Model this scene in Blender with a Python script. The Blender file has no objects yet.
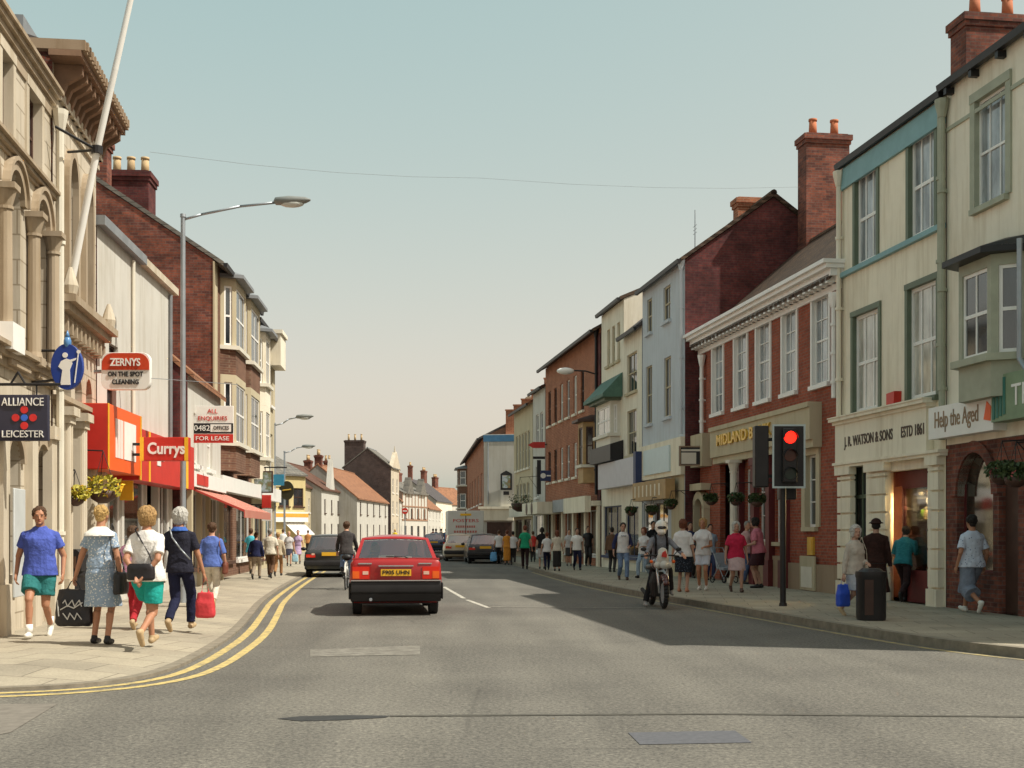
import bpy, math, random
from mathutils import Vector, Matrix, noise
random.seed(7)
scene = bpy.context.scene
COL = scene.collection
R = math.radians
F = 1280.0          # focal length in pixels of the photograph (45 mm on a 36 mm wide frame)
CAM_H = 1.5
HZ = 532.0
PAVE = 0.12

# ------------------------------------------------------------------ materials
def lin(c):
    return c/12.92 if c <= 0.04045 else ((c+0.055)/1.055)**2.4
def hx(r, g, b):
    return (lin(r/255), lin(g/255), lin(b/255))

class NT:
    def __init__(s, name):
        s.m = bpy.data.materials.new(name); s.m.use_nodes = True
        s.t = s.m.node_tree; s.n = s.t.nodes; s.l = s.t.links
        s.b = s.n['Principled BSDF']
    def add(s, typ, **kw):
        n = s.n.new(typ)
        for k, v in kw.items():
            if k.startswith('i_'):
                n.inputs[k[2:].replace('_', ' ')].default_value = v
            else:
                setattr(n, k, v)
        return n
    def link(s, a, b): s.l.new(a, b)
    def coords(s, scale=(1, 1, 1), wall=False):
        tc = s.add('ShaderNodeTexCoord')
        if wall:                                   # (x+y, z) so that brick courses run level on every wall
            sep = s.add('ShaderNodeSeparateXYZ'); s.link(tc.outputs['Object'], sep.inputs[0])
            ad = s.add('ShaderNodeMath', operation='ADD'); s.link(sep.outputs[0], ad.inputs[0]); s.link(sep.outputs[1], ad.inputs[1])
            cb = s.add('ShaderNodeCombineXYZ'); s.link(ad.outputs[0], cb.inputs[0]); s.link(sep.outputs[2], cb.inputs[1])
            return cb.outputs[0]
        if scale != (1, 1, 1):
            mp = s.add('ShaderNodeMapping'); mp.inputs['Scale'].default_value = scale
            s.link(tc.outputs['Object'], mp.inputs[0]); return mp.outputs[0]
        return tc.outputs['Object']
    def noise(s, vec, scale, detail=4, rough=.6):
        n = s.add('ShaderNodeTexNoise'); n.inputs['Scale'].default_value = scale
        n.inputs['Detail'].default_value = detail; n.inputs['Roughness'].default_value = rough
        s.link(vec, n.inputs['Vector']); return n.outputs['Fac']
    def ramp(s, fac, stops):
        r = s.add('ShaderNodeValToRGB'); e = r.color_ramp.elements
        while len(e) < len(stops): e.new(.5)
        for el, (p, c) in zip(e, stops):
            el.position = p; el.color = (*c, 1)
        s.link(fac, r.inputs[0]); return r.outputs[0]
    def mix(s, fac, a, b, mode='MIX'):
        m = s.add('ShaderNodeMix', data_type='RGBA', blend_type=mode)
        for sock, v in ((m.inputs[0], fac), (m.inputs[6], a), (m.inputs[7], b)):
            if isinstance(v, (int, float)): sock.default_value = v
            elif isinstance(v, tuple): sock.default_value = (*v, 1)
            else: s.link(v, sock)
        return m.outputs[2]
    def bump(s, fac, strength=.3, dist=.01):
        b = s.add('ShaderNodeBump'); b.inputs['Strength'].default_value = strength
        b.inputs['Distance'].default_value = dist; s.link(fac, b.inputs['Height'])
        s.link(b.outputs[0], s.b.inputs['Normal'])
    def done(s, col=None, rough=.6, metal=0, spec=.4):
        if col is not None:
            if isinstance(col, tuple): s.b.inputs['Base Color'].default_value = (*col, 1)
            else: s.link(col, s.b.inputs['Base Color'])
        s.b.inputs['Roughness'].default_value = rough
        s.b.inputs['Metallic'].default_value = metal
        s.b.inputs['Specular IOR Level'].default_value = spec
        return s.m

def k(c, f): return tuple(min(1, x*f) for x in c)
CACHE = {}
def plain(name, c, rough=.6, var=.18, scale=3.0, metal=0, spec=.35, bump=0):
    if name in CACHE: return CACHE[name]
    t = NT(name); v = t.coords()
    n = t.noise(v, scale)
    col = t.ramp(n, [(.25, k(c, 1-var)), (.75, k(c, 1+var))])
    if bump: t.bump(t.noise(v, scale*12, 3), bump, .01)
    CACHE[name] = t.done(col, rough, metal, spec); return CACHE[name]

def render_wall(name, c, dirt=.25, lines=None):
    """painted stucco or ashlar with faint weathering streaks"""
    if name in CACHE: return CACHE[name]
    t = NT(name); v = t.coords()
    mp = t.add('ShaderNodeMapping'); mp.inputs['Scale'].default_value = (2.2, 2.2, .25); t.link(v, mp.inputs[0])
    st = t.noise(mp.outputs[0], 1.6, 6, .65)
    bl = t.noise(v, .8, 5, .6)
    col = t.ramp(bl, [(.3, k(c, 1-dirt*.35)), (.7, k(c, 1.04))])
    fac = t.ramp(st, [(.47, (0, 0, 0)), (.74, (1, 1, 1))])
    f2 = t.add('ShaderNodeMath', operation='MULTIPLY'); t.link(fac, f2.inputs[0]); f2.inputs[1].default_value = dirt*2.0
    col = t.mix(f2.outputs[0], col, k((c[0]*.62, c[1]*.56, c[2]*.46), 1))
    if lines:
        br = t.add('ShaderNodeTexBrick'); t.link(t.coords(wall=True), br.inputs['Vector'])
        br.inputs['Scale'].default_value = 1; br.inputs['Brick Width'].default_value = lines[0]; br.inputs['Row Height'].default_value = lines[1]
        br.inputs['Mortar Size'].default_value = .012; br.inputs['Color1'].default_value = (1, 1, 1, 1); br.inputs['Color2'].default_value = (.86, .86, .86, 1)
        br.inputs['Mortar'].default_value = (.55, .52, .48, 1)
        col = t.mix(1.0, col, br.outputs['Color'], 'MULTIPLY')
    t.bump(t.noise(v, 40, 3), .15, .01)
    CACHE[name] = t.done(col, .8, 0, .2); return CACHE[name]

def brick(name, c1, c2, mortar, var=.3):
    if name in CACHE: return CACHE[name]
    t = NT(name); v = t.coords(wall=True)
    br = t.add('ShaderNodeTexBrick'); t.link(v, br.inputs['Vector'])
    br.inputs['Scale'].default_value = 1; br.inputs['Brick Width'].default_value = .225; br.inputs['Row Height'].default_value = .075
    br.inputs['Mortar Size'].default_value = .008; br.inputs['Color1'].default_value = (*c1, 1); br.inputs['Color2'].default_value = (*c2, 1)
    br.inputs['Mortar'].default_value = (*mortar, 1); br.inputs['Bias'].default_value = -.1
    o = t.coords()
    n = t.noise(o, 1.1, 6, .7); n2 = t.noise(o, 9, 4, .7)
    col = t.mix(1.0, br.outputs['Color'], t.ramp(n, [(.3, (1-var,)*3), (.72, (1+var*.6,)*3)]), 'MULTIPLY')
    col = t.mix(1.0, col, t.ramp(n2, [(.3, (.72, .7, .7)), (.7, (1.2, 1.15, 1.1))]), 'MULTIPLY')
    t.bump(br.outputs['Fac'], -.3, .01)
    CACHE[name] = t.done(col, .85, 0, .2); return CACHE[name]

def tiles(name, c1, c2, w=.28, h=.2, slope=1.4):
    if name in CACHE: return CACHE[name]
    t = NT(name)
    tc = t.add('ShaderNodeTexCoord'); sep = t.add('ShaderNodeSeparateXYZ'); t.link(tc.outputs['Object'], sep.inputs[0])
    mz = t.add('ShaderNodeMath', operation='MULTIPLY'); t.link(sep.outputs[2], mz.inputs[0]); mz.inputs[1].default_value = slope
    cb = t.add('ShaderNodeCombineXYZ'); t.link(sep.outputs[0], cb.inputs[0]); t.link(mz.outputs[0], cb.inputs[1])
    br = t.add('ShaderNodeTexBrick'); t.link(cb.outputs[0], br.inputs['Vector'])
    br.inputs['Scale'].default_value = 1; br.inputs['Brick Width'].default_value = w; br.inputs['Row Height'].default_value = h
    br.inputs['Mortar Size'].default_value = .014; br.inputs['Color1'].default_value = (*c1, 1); br.inputs['Color2'].default_value = (*c2, 1)
    br.inputs['Mortar'].default_value = (*k(c1, .35), 1)
    n = t.noise(tc.outputs['Object'], 2.0, 6, .7)
    col = t.mix(1.0, br.outputs['Color'], t.ramp(n, [(.3, (.65, .65, .62)), (.7, (1.25, 1.2, 1.1))]), 'MULTIPLY')
    t.bump(br.outputs['Fac'], -.5, .02)
    CACHE[name] = t.done(col, .85, 0, .25); return CACHE[name]

def glassy(name, c, var=.5, rough=.06, ior=1.9):
    """window glass over a dim room: dark, with whatever hangs behind it, and a real mirror-like reflection"""
    if name in CACHE: return CACHE[name]
    t = NT(name); v = t.coords(scale=(1.5, 1.5, .5))
    n = t.noise(v, 1.7, 4, .6)
    col = t.ramp(n, [(.35, k(c, 1-var)), (.65, k(c, 1+var))])
    t.b.inputs['IOR'].default_value = ior
    w = t.noise(t.coords(), .9, 2, .5); t.bump(w, .03, .05)
    CACHE[name] = t.done(col, rough, 0, .6); return CACHE[name]

def clear_glass(name, tint=(.9, .94, .95), add=.04):
    if name in CACHE: return CACHE[name]
    t = NT(name)
    tr = t.add('ShaderNodeBsdfTransparent'); tr.inputs[0].default_value = (*tint, 1)
    gl = t.add('ShaderNodeBsdfGlossy'); gl.inputs[0].default_value = (.95, .97, 1, 1); gl.inputs['Roughness'].default_value = .04
    fr = t.add('ShaderNodeFresnel'); fr.inputs[0].default_value = 1.6
    mx = t.add('ShaderNodeMixShader'); mp = t.add('ShaderNodeMath', operation='ADD'); t.link(fr.outputs[0], mp.inputs[0]); mp.inputs[1].default_value = add
    t.link(mp.outputs[0], mx.inputs[0]); t.link(tr.outputs[0], mx.inputs[1]); t.link(gl.outputs[0], mx.inputs[2])
    t.link(mx.outputs[0], t.n['Material Output'].inputs[0]); CACHE[name] = t.m; return t.m

def emit(name, c, s):
    t = NT(name); t.b.inputs['Emission Color'].default_value = (*c, 1); t.b.inputs['Emission Strength'].default_value = s
    return t.done(k(c, .6), .4)

def cloth(name, c, var=.16, pattern=None):
    if name in CACHE: return CACHE[name]
    t = NT(name); v = t.coords()
    n = t.noise(v, 9, 5, .65)
    col = t.ramp(n, [(.3, k(c, 1-var*1.3)), (.7, k(c, 1+var*1.2))])
    if pattern:
        c2, sc, th = pattern
        vo = t.add('ShaderNodeTexVoronoi'); vo.inputs['Scale'].default_value = sc; t.link(v, vo.inputs['Vector'])
        f = t.ramp(vo.outputs['Distance'], [(th-.05, (1, 1, 1)), (th+.05, (0, 0, 0))])
        col = t.mix(f, col, c2)
    t.bump(n, .7, .04)
    CACHE[name] = t.done(col, .85, 0, .15); return CACHE[name]

def paint(name, c, rough=.3, coat=.5, var=.05):
    if name in CACHE: return CACHE[name]
    t = NT(name); n = t.noise(t.coords(), 2.5, 4)
    col = t.ramp(n, [(.3, k(c, 1-var)), (.7, k(c, 1+var))])
    t.b.inputs['Coat Weight'].default_value = coat; t.b.inputs['Coat Roughness'].default_value = .08
    CACHE[name] = t.done(col, rough, 0, .5); return CACHE[name]

# ------------------------------------------------------------------ mesh building
class MB:
    def __init__(s): s.v = []; s.f = []; s.mi = []; s.cur = 0; s.cuts = []
    def cut(s): s.cuts.append((len(s.v), len(s.f))); return s          # the next shape is a piece of its own
    def _add(s, vs, fs):
        o = len(s.v); s.v += [tuple(p) for p in vs]
        s.f += [tuple(i+o for i in f) for f in fs]; s.mi += [s.cur]*len(fs)
        return s
    def quad(s, *p): return s._add(p, [tuple(range(len(p)))])
    def box(s, x0, x1, y0, y1, z0, z1):
        if x1 < x0: x0, x1 = x1, x0
        if y1 < y0: y0, y1 = y1, y0
        if z1 < z0: z0, z1 = z1, z0
        return s._add([(x0,y0,z0),(x1,y0,z0),(x1,y1,z0),(x0,y1,z0),(x0,y0,z1),(x1,y0,z1),(x1,y1,z1),(x0,y1,z1)],
                      [(0,3,2,1),(4,5,6,7),(0,1,5,4),(1,2,6,5),(2,3,7,6),(3,0,4,7)])
    def prism_x(s, prof, x0, x1):
        """profile of (y,z) points counter-clockwise seen from -x, run along x"""
        n = len(prof)
        vs = [(x0, y, z) for y, z in prof] + [(x1, y, z) for y, z in prof]
        return s._add(vs, [tuple(range(n))[::-1], tuple(range(n, 2*n))] + [(i, (i+1) % n, n+(i+1) % n, n+i) for i in range(n)])
    def prism_y(s, prof, y0, y1):
        n = len(prof)
        vs = [(x, y0, z) for x, z in prof] + [(x, y1, z) for x, z in prof]
        return s._add(vs, [tuple(range(n)), tuple(range(n, 2*n))[::-1]] + [(i, n+i, n+(i+1) % n, (i+1) % n) for i in range(n)])
    def prism_z(s, prof, z0, z1):
        n = len(prof)
        vs = [(x, y, z0) for x, y in prof] + [(x, y, z1) for x, y in prof]
        return s._add(vs, [tuple(range(n))[::-1], tuple(range(n, 2*n))] + [(i, (i+1) % n, n+(i+1) % n, n+i) for i in range(n)])
    def cyl(s, p0, p1, r0, r1=None, n=10, caps=True):
        r1 = r0 if r1 is None else r1
        p0 = Vector(p0); p1 = Vector(p1); d = (p1-p0)
        if d.length < 1e-6: return s
        q = d.to_track_quat('Z', 'Y'); a = []; b = []
        for i in range(n):
            t = 2*math.pi*i/n; w = q @ Vector((math.cos(t), math.sin(t), 0))
            a.append(p0+w*r0); b.append(p1+w*r1)
        fs = [(i, (i+1) % n, n+(i+1) % n, n+i) for i in range(n)]
        if caps: fs += [tuple(range(n))[::-1], tuple(range(n, 2*n))]
        return s._add(a+b, fs)
    def tube(s, pts, r, n=8):
        for a, b in zip(pts, pts[1:]): s.cyl(a, b, r, r, n)
        for p in pts[1:-1]: s.ell(p, (r, r, r), 6, 4)
        return s
    def rings(s, rs):
        """closed loft through rings of equal count"""
        n = len(rs[0]); vs = [p for r in rs for p in r]; fs = []
        for j in range(len(rs)-1):
            for i in range(n): fs.append((j*n+i, j*n+(i+1) % n, (j+1)*n+(i+1) % n, (j+1)*n+i))
        fs.append(tuple(range(n))[::-1]); m = (len(rs)-1)*n; fs.append(tuple(range(m, m+n)))
        return s._add(vs, fs)
    def cap(s, p0, p1, r0, r1=None, n=10):
        """capsule with round ends"""
        r1 = r0 if r1 is None else r1
        p0 = Vector(p0); p1 = Vector(p1); d = p1-p0
        if d.length < 1e-5: return s.ell(p0, (r0, r0, r0))
        u = d.normalized(); q = d.to_track_quat('Z', 'Y'); rs = []
        for c, r, sg, angs in ((p0, r0, -1, (80, 50, 22)), (p1, r1, 1, (0, 28, 55, 82))):
            for A in angs:
                A = R(A); rr = r*math.cos(A); cc = c+u*(sg*r*math.sin(A))
                rs.append([cc + q @ Vector((rr*math.cos(2*math.pi*i/n), rr*math.sin(2*math.pi*i/n), 0)) for i in range(n)])
        return s.rings(rs)
    def ell(s, c, r, nu=12, nv=7, rot=None):
        c = Vector(c); rs = []
        for j in range(nv):
            A = -math.pi/2 + math.pi*(j+.35)/(nv-.3)
            rr = math.cos(A); zz = math.sin(A)
            ring = []
            for i in range(nu):
                t = 2*math.pi*i/nu; p = Vector((rr*math.cos(t)*r[0], rr*math.sin(t)*r[1], zz*r[2]))
                ring.append(c + (rot @ p if rot is not None else p))
            rs.append(ring)
        return s.rings(rs)
    def loft(s, secs, n=16, pw=2.0, xf=None):
        """sections (cx,cy,z,rx,ry); superellipse power pw"""
        rs = []
        for cx, cy, z, rx, ry in secs:
            ring = []
            for i in range(n):
                t = 2*math.pi*i/n; c, q = math.cos(t), math.sin(t)
                x = cx + rx*math.copysign(abs(c)**(2/pw), c); y = cy + ry*math.copysign(abs(q)**(2/pw), q)
                p = Vector((x, y, z)); ring.append(xf(p) if xf else p)
            rs.append(ring)
        return s.rings(rs)
    def xform(s, M, start=0):
        for i in range(start, len(s.v)): s.v[i] = tuple(M @ Vector(s.v[i]))
        return s
    def mesh(s, name, mats, smooth=False):
        me = bpy.data.meshes.new(name); me.from_pydata(s.v, [], s.f)
        mats = mats if isinstance(mats, (list, tuple)) else [mats]
        for m in mats: me.materials.append(m)
        me.polygons.foreach_set('material_index', s.mi)
        if smooth: me.polygons.foreach_set('use_smooth', [True]*len(s.f))
        me.validate(); me.update(); return me
    def build(s, name, mats, parent=None, smooth=False, loc=(0, 0, 0), rz=0):
        if s.cuts:
            c = [q for q in s.cuts if q[1] > 0]+[(len(s.v), len(s.f))]; a = (0, 0); o = None
            for b in c:
                if b[1] == a[1]: continue
                m = MB(); m.v = s.v[a[0]:b[0]]; m.f = [tuple(i-a[0] for i in f) for f in s.f[a[1]:b[1]]]; m.mi = s.mi[a[1]:b[1]]
                o = m.build(name, mats, parent, smooth, loc, rz); a = b
            return o
        o = bpy.data.objects.new(name, s.mesh(name, mats, smooth)); COL.objects.link(o)
        o.location = loc; o.rotation_euler.z = rz
        if parent: o.parent = parent
        return o

def autosmooth(o, ang=35):
    """round shading except over sharp edges"""
    me = o.data
    me.polygons.foreach_set('use_smooth', [True]*len(me.polygons))
    try: me.set_sharp_from_angle(angle=R(ang))
    except Exception: pass
    return o
def bevel(o, w=.01, seg=2):
    m = o.modifiers.new('bevel', 'BEVEL'); m.width = w; m.segments = seg; m.limit_method = 'ANGLE'; m.angle_limit = R(40)
    return autosmooth(o)

def tag(o, label=None, cat=None, group=None, kind=None):
    if label: o['label'] = label
    if cat: o['category'] = cat
    if group: o['group'] = group
    if kind: o['kind'] = kind
    return o
def empty(name, loc, rz=0, label=None, cat=None, group=None):
    o = bpy.data.objects.new(name, None); COL.objects.link(o); o.location = loc; o.rotation_euler.z = rz
    o.empty_display_size = .3
    return tag(o, label, cat, group)
def copy_tree(o, parent=None):
    c = o.copy(); COL.objects.link(c)
    if parent: c.parent = parent
    for ch in o.children: copy_tree(ch, c)
    return c

def lettering(s, size, parent, mat, loc, rot=(R(90), 0, 0), xs=1.0, ext=.006, name='lettering', width=None, bold=0.0):
    cu = bpy.data.curves.new(name, 'FONT'); cu.body = s; cu.size = size; cu.align_x = 'CENTER'; cu.align_y = 'CENTER'
    cu.extrude = ext; cu.offset = bold; cu.resolution_u = 3
    t = bpy.data.objects.new(name, cu); COL.objects.link(t)
    bpy.context.view_layer.update()
    me = bpy.data.meshes.new_from_object(t.evaluated_get(bpy.context.evaluated_depsgraph_get()))
    bpy.data.objects.remove(t)
    if width:
        x = [v.co.x for v in me.vertices]
        xs = width/max(1e-6, max(x)-min(x))
    for v in me.vertices: v.co.x *= xs
    me.materials.clear(); me.materials.append(mat)
    o = bpy.data.objects.new(name, me); COL.objects.link(o); o.parent = parent; o.location = loc; o.rotation_euler = rot
    return o

def ground(px, py, z=0.0):
    Y = F*(CAM_H-z)/(py-HZ); return ((px-512)/F*Y, Y)
def at(px, py, Y): return Vector(((px-512)/F*Y, Y, CAM_H+(HZ-py)/F*Y))

# ------------------------------------------------------------------ shared materials
M = dict(
    stone=render_wall('honey_stone', (.57, .50, .395), .4),
    stone_b=render_wall('honey_stone_blocks', (.59, .52, .415), .4, (.9, .36)),
    sooty=render_wall('soot_stained_stone', (.40, .32, .23), .45),
    stone_dark=render_wall('weathered_stone', (.34, .25, .17), .4),
    soffit=plain('brown_soffit', (.22, .13, .08), .8, .35, 2),
    white_wall=render_wall('white_render', (.56, .54, .49), .28),
    cream=render_wall('cream_paint', (.85, .775, .62), .32),
    cream2=render_wall('pale_cream_paint', (.83, .765, .63), .32),
    buff=render_wall('buff_render', (.52, .45, .31), .25),
    grey_wall=render_wall('blue_grey_paint', (.54, .58, .62), .2),
    grey_render=render_wall('grey_render', (.30, .29, .26), .3),  # grey render; its grey also puts shade into the white houses' gable ends
    yellow_wall=render_wall('yellow_render', (.58, .48, .25), .2),
    brick_red=brick('red_brick', (.38, .098, .055), (.27, .068, .042), (.25, .16, .12)),
    brick_dark=brick('dark_purple_brick', (.15, .042, .04), (.09, .03, .034), (.1, .06, .055), .55),
    brick_old=brick('old_red_brick', (.27, .09, .058), (.12, .05, .045), (.17, .115, .095), .6),
    brick_soot=brick('sooty_brick', (.1, .072, .066), (.07, .056, .056), (.1, .08, .075), .4),
    brick_orange=brick('orange_brick', (.40, .15, .08), (.3, .105, .06), (.4, .25, .17)),
    brick_brown=brick('brown_brick', (.2, .105, .07), (.15, .075, .055), (.24, .17, .12), .35),
    slate=tiles('slate', (.105, .095, .1), (.075, .07, .08), .3, .22),
    slate_grey=tiles('grey_slate', (.2, .19, .175), (.15, .145, .14), .3, .22),
    brown_tile=tiles('brown_tile', (.13, .085, .06), (.085, .06, .05), .2, .14),
    pantile=tiles('orange_pantile', (.33, .165, .095), (.25, .12, .075), .25, .22),
    redtile=tiles('brown_red_tile', (.16, .08, .058), (.115, .06, .045), .2, .15),
    white=plain('white_gloss', (.82, .80, .76), .4, .05),
    offwhite=plain('offwhite_paint', (.66, .62, .52), .5, .08),
    green=plain('dull_green_paint', (.13, .16, .11), .5, .15),
    sage=plain('sage_stone_paint', (.36, .37, .28), .6, .15),
    teal=plain('pale_blue_paint', (.2, .36, .38), .5, .12),
    black=plain('black_paint', (.018, .017, .018), .45, .3),
    brown=plain('dark_brown_paint', (.07, .035, .025), .5, .3),
    maroon=plain('maroon_paint', (.13, .022, .022), .5, .2),
    blue=plain('navy_paint', (.03, .045, .12), .5, .15),
    redp=plain('red_paint', (.55, .035, .025), .4, .1),
    orange=plain('orange_paint', (.85, .12, .02), .4, .08),
    gold=plain('gilt', (.75, .47, .08), .35, .15, metal=.3),
    wood=plain('oak_board', (.42, .27, .12), .6, .2),
    lead=plain('lead_sheet', (.2, .21, .22), .5, .2),
    galv=plain('galvanised_steel', (.34, .37, .4), .45, .15, metal=.5),
    pot=plain('terracotta', (.45, .15, .07), .8, .25),
    potbuff=plain('buff_clay', (.5, .36, .2), .8, .25),
    glass=glassy('window_glass', (.03, .035, .04), .6),
    net=glassy('net_curtain_glass', (.46, .44, .38), .4, .08),
    sky_pane=glassy('curtained_glass', (.26, .285, .3), .55, .06),  # pale blue of the reflected sky put into the pane colour
    shopglass=glassy('shop_glass', (.05, .04, .03), .8, .05),
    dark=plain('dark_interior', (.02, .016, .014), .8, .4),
)
# ------------------------------------------------------------------ world, sun, camera
SUN_EL, SUN_AZ = R(53), R(-16.8)         # azimuth measured from +X
sdir = Vector((math.cos(SUN_EL)*math.cos(SUN_AZ), math.cos(SUN_EL)*math.sin(SUN_AZ), math.sin(SUN_EL)))
world = bpy.data.worlds.new('World'); scene.world = world; world.use_nodes = True
wt = world.node_tree; bg = wt.nodes['Background']
sky = wt.nodes.new('ShaderNodeTexSky'); sky.sky_type = 'NISHITA'; sky.sun_disc = False
sky.sun_elevation = SUN_EL; sky.sun_rotation = math.pi/2 - SUN_AZ
sky.air_density = 1.0; sky.dust_density = 3.0; sky.ozone_density = .6; sky.altitude = 50
hs = wt.nodes.new('ShaderNodeHueSaturation'); hs.inputs['Saturation'].default_value = .97; hs.inputs['Hue'].default_value = .497
mul = wt.nodes.new('ShaderNodeMix'); mul.data_type = 'RGBA'; mul.blend_type = 'MULTIPLY'; mul.inputs[0].default_value = 1; mul.inputs[7].default_value = (1.19, 1.03, .765, 1)
wt.links.new(sky.outputs[0], hs.inputs['Color']); wt.links.new(hs.outputs[0], mul.inputs[6]); 
sp = wt.nodes.new('ShaderNodeSeparateColor'); cb = wt.nodes.new('ShaderNodeCombineColor'); wt.links.new(mul.outputs[2], sp.inputs[0])
for i, (p, g) in enumerate(((.885, .985), (.40, 1.585), (.30, 1.645))):          # the film's flatter sky
    lo = wt.nodes.new('ShaderNodeMath'); lo.operation = 'MINIMUM'; lo.inputs[1].default_value = (4.6, 8.0, 8.0)[i]; wt.links.new(sp.outputs[i], lo.inputs[0])
    a = wt.nodes.new('ShaderNodeMath'); a.operation = 'POWER'; a.inputs[1].default_value = p; wt.links.new(lo.outputs[0], a.inputs[0])
    q = wt.nodes.new('ShaderNodeMath'); q.operation = 'MULTIPLY'; q.inputs[1].default_value = g; wt.links.new(a.outputs[0], q.inputs[0]); wt.links.new(q.outputs[0], cb.inputs[i])
wt.links.new(cb.outputs[0], bg.inputs[0])
bg.inputs[1].default_value = .14
sl = bpy.data.lights.new('sun', 'SUN'); sl.energy = 3.1; sl.angle = R(.53); sl.color = (1, .955, .84)
so = bpy.data.objects.new('sun', sl); COL.objects.link(so); so.rotation_euler = (-sdir).to_track_quat('-Z', 'Y').to_euler()
cd = bpy.data.cameras.new('camera'); cam = bpy.data.objects.new('camera', cd); COL.objects.link(cam)
cam.location = (0, 0, CAM_H); cam.rotation_euler = (R(90), 0, 0)
cd.sensor_width = 36; cd.lens = 45; cd.shift_y = (HZ-384)/1024; cd.clip_end = 3000; cd.clip_start = .1
scene.camera = cam
scene.render.resolution_x = 1024; scene.render.resolution_y = 768
vs = scene.view_settings; vs.view_transform = 'Standard'; vs.look = 'None'; vs.exposure = 0.87; vs.gamma = 1; vs.use_curve_mapping = False

# ------------------------------------------------------------------ ground, road, pavements
t = NT('asphalt'); v = t.coords()
n1 = t.noise(v, .35, 6, .6); n2 = t.noise(v, 34, 4, .75); n3 = t.noise(v, 18, 3, .7)
c = t.ramp(n1, [(.3, (.118, .111, .1)), (.7, (.172, .162, .143))])
c = t.mix(1, c, t.ramp(n2, [(.3, (.4, .4, .41)), (.7, (1.65, 1.61, 1.55))]), 'MULTIPLY')
c = t.mix(1, c, t.ramp(n3, [(.35, (.78, .78, .79)), (.65, (1.2, 1.2, 1.17))]), 'MULTIPLY')
mp = t.add('ShaderNodeMapping'); mp.inputs['Scale'].default_value = (1.0, .05, 1); mp.inputs['Rotation'].default_value = (0, 0, R(-7)); t.link(v, mp.inputs[0])
n4 = t.noise(mp.outputs[0], .9, 3, .5)
c = t.mix(1, c, t.ramp(n4, [(.35, (.82, .82, .83)), (.65, (1.08, 1.08, 1.07))]), 'MULTIPLY')
vo = t.add('ShaderNodeTexVoronoi', feature='DISTANCE_TO_EDGE'); vo.inputs['Scale'].default_value = .22
wob = t.mix(.12, v, t.add('ShaderNodeTexNoise').outputs['Color']); t.link(wob, vo.inputs['Vector'])
crk = t.ramp(vo.outputs['Distance'], [(.0, (1, 1, 1)), (.006, (0, 0, 0))]); msk = t.ramp(t.noise(v, .16, 3), [(.5, (0, 0, 0)), (.56, (1, 1, 1))])
both = t.mix(1, crk, msk, 'MULTIPLY'); c = t.mix(t.mix(1, both, (.35, .35, .35), 'MULTIPLY'), c, (.05, .046, .042))
st = t.ramp(t.noise(v, 1.3, 5, .7), [(.63, (0, 0, 0)), (.74, (.6, .6, .6))]); c = t.mix(st, c, (.075, .07, .062))
sep = t.add('ShaderNodeSeparateXYZ'); t.link(v, sep.inputs[0])
sk = t.add('ShaderNodeMath', operation='MULTIPLY_ADD'); t.link(sep.outputs[1], sk.inputs[0]); sk.inputs[1].default_value = .125; t.link(sep.outputs[0], sk.inputs[2])
pp = t.add('ShaderNodeMath', operation='PINGPONG'); t.link(sk.outputs[0], pp.inputs[0]); pp.inputs[1].default_value = .82
trk = t.ramp(pp.outputs[0], [(.1, (1.05, 1.05, 1.05)), (.5, (.93, .93, .93)), (.8, (1.04, 1.04, 1.04))]); c = t.mix(.7, c, t.mix(1, c, trk, 'MULTIPLY'))
t.bump(n2, .5, .01)
M['asphalt'] = t.done(c, .85, 0, .25)
t = NT('paving_flags'); v = t.coords()
mp = t.add('ShaderNodeMapping'); mp.inputs['Rotation'].default_value = (0, 0, R(7)); t.link(v, mp.inputs[0])
br = t.add('ShaderNodeTexBrick'); t.link(mp.outputs[0], br.inputs['Vector']); br.inputs['Scale'].default_value = 1
br.inputs['Brick Width'].default_value = .75; br.inputs['Row Height'].default_value = .6; br.inputs['Mortar Size'].default_value = .008
br.inputs['Color1'].default_value = (.38, .335, .26, 1); br.inputs['Color2'].default_value = (.325, .288, .228, 1); br.inputs['Mortar'].default_value = (.17, .145, .115, 1)
c = t.mix(1, br.outputs['Color'], t.ramp(t.noise(v, .7, 6, .65), [(.3, (.78, .77, .75)), (.7, (1.14, 1.13, 1.1))]), 'MULTIPLY')
c = t.mix(1, c, t.ramp(t.noise(v, 35, 3, .7), [(.3, (.84, .84, .84)), (.7, (1.14, 1.14, 1.14))]), 'MULTIPLY')
t.bump(br.outputs['Fac'], -.25, .01)
M['flags'] = t.done(c, .85, 0, .25)
M['kerb'] = plain('granite_kerb', (.22, .19, .145), .85, .3, 6, bump=.3)
t = NT('worn_yellow'); v = t.coords(); n = t.noise(v, 7, 6, .75)
c = t.ramp(n, [(.34, (.22, .19, .13)), (.56, (.58, .44, .17))]); M['yellow'] = t.done(c, .8, 0, .2)
t = NT('faded_yellow'); v = t.coords(); n = t.noise(v, 5, 6, .75)
c = t.ramp(n, [(.42, (.2, .18, .14)), (.62, (.42, .33, .15))]); M['ghost_yellow'] = t.done(c, .8, 0, .2)
t = NT('worn_white'); v = t.coords(); n = t.noise(v, 8, 6, .75)
c = t.ramp(n, [(.38, (.19, .17, .14)), (.56, (.55, .52, .45))]); M['worn_white'] = t.done(c, .8, 0, .2)
t = NT('very_worn_white'); v = t.coords(); n = t.noise(v, 5, 6, .75)
c = t.ramp(n, [(.42, (.15, .138, .118)), (.75, (.3, .28, .24))]); M['ghost_white'] = t.done(c, .85, 0, .2)

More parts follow.
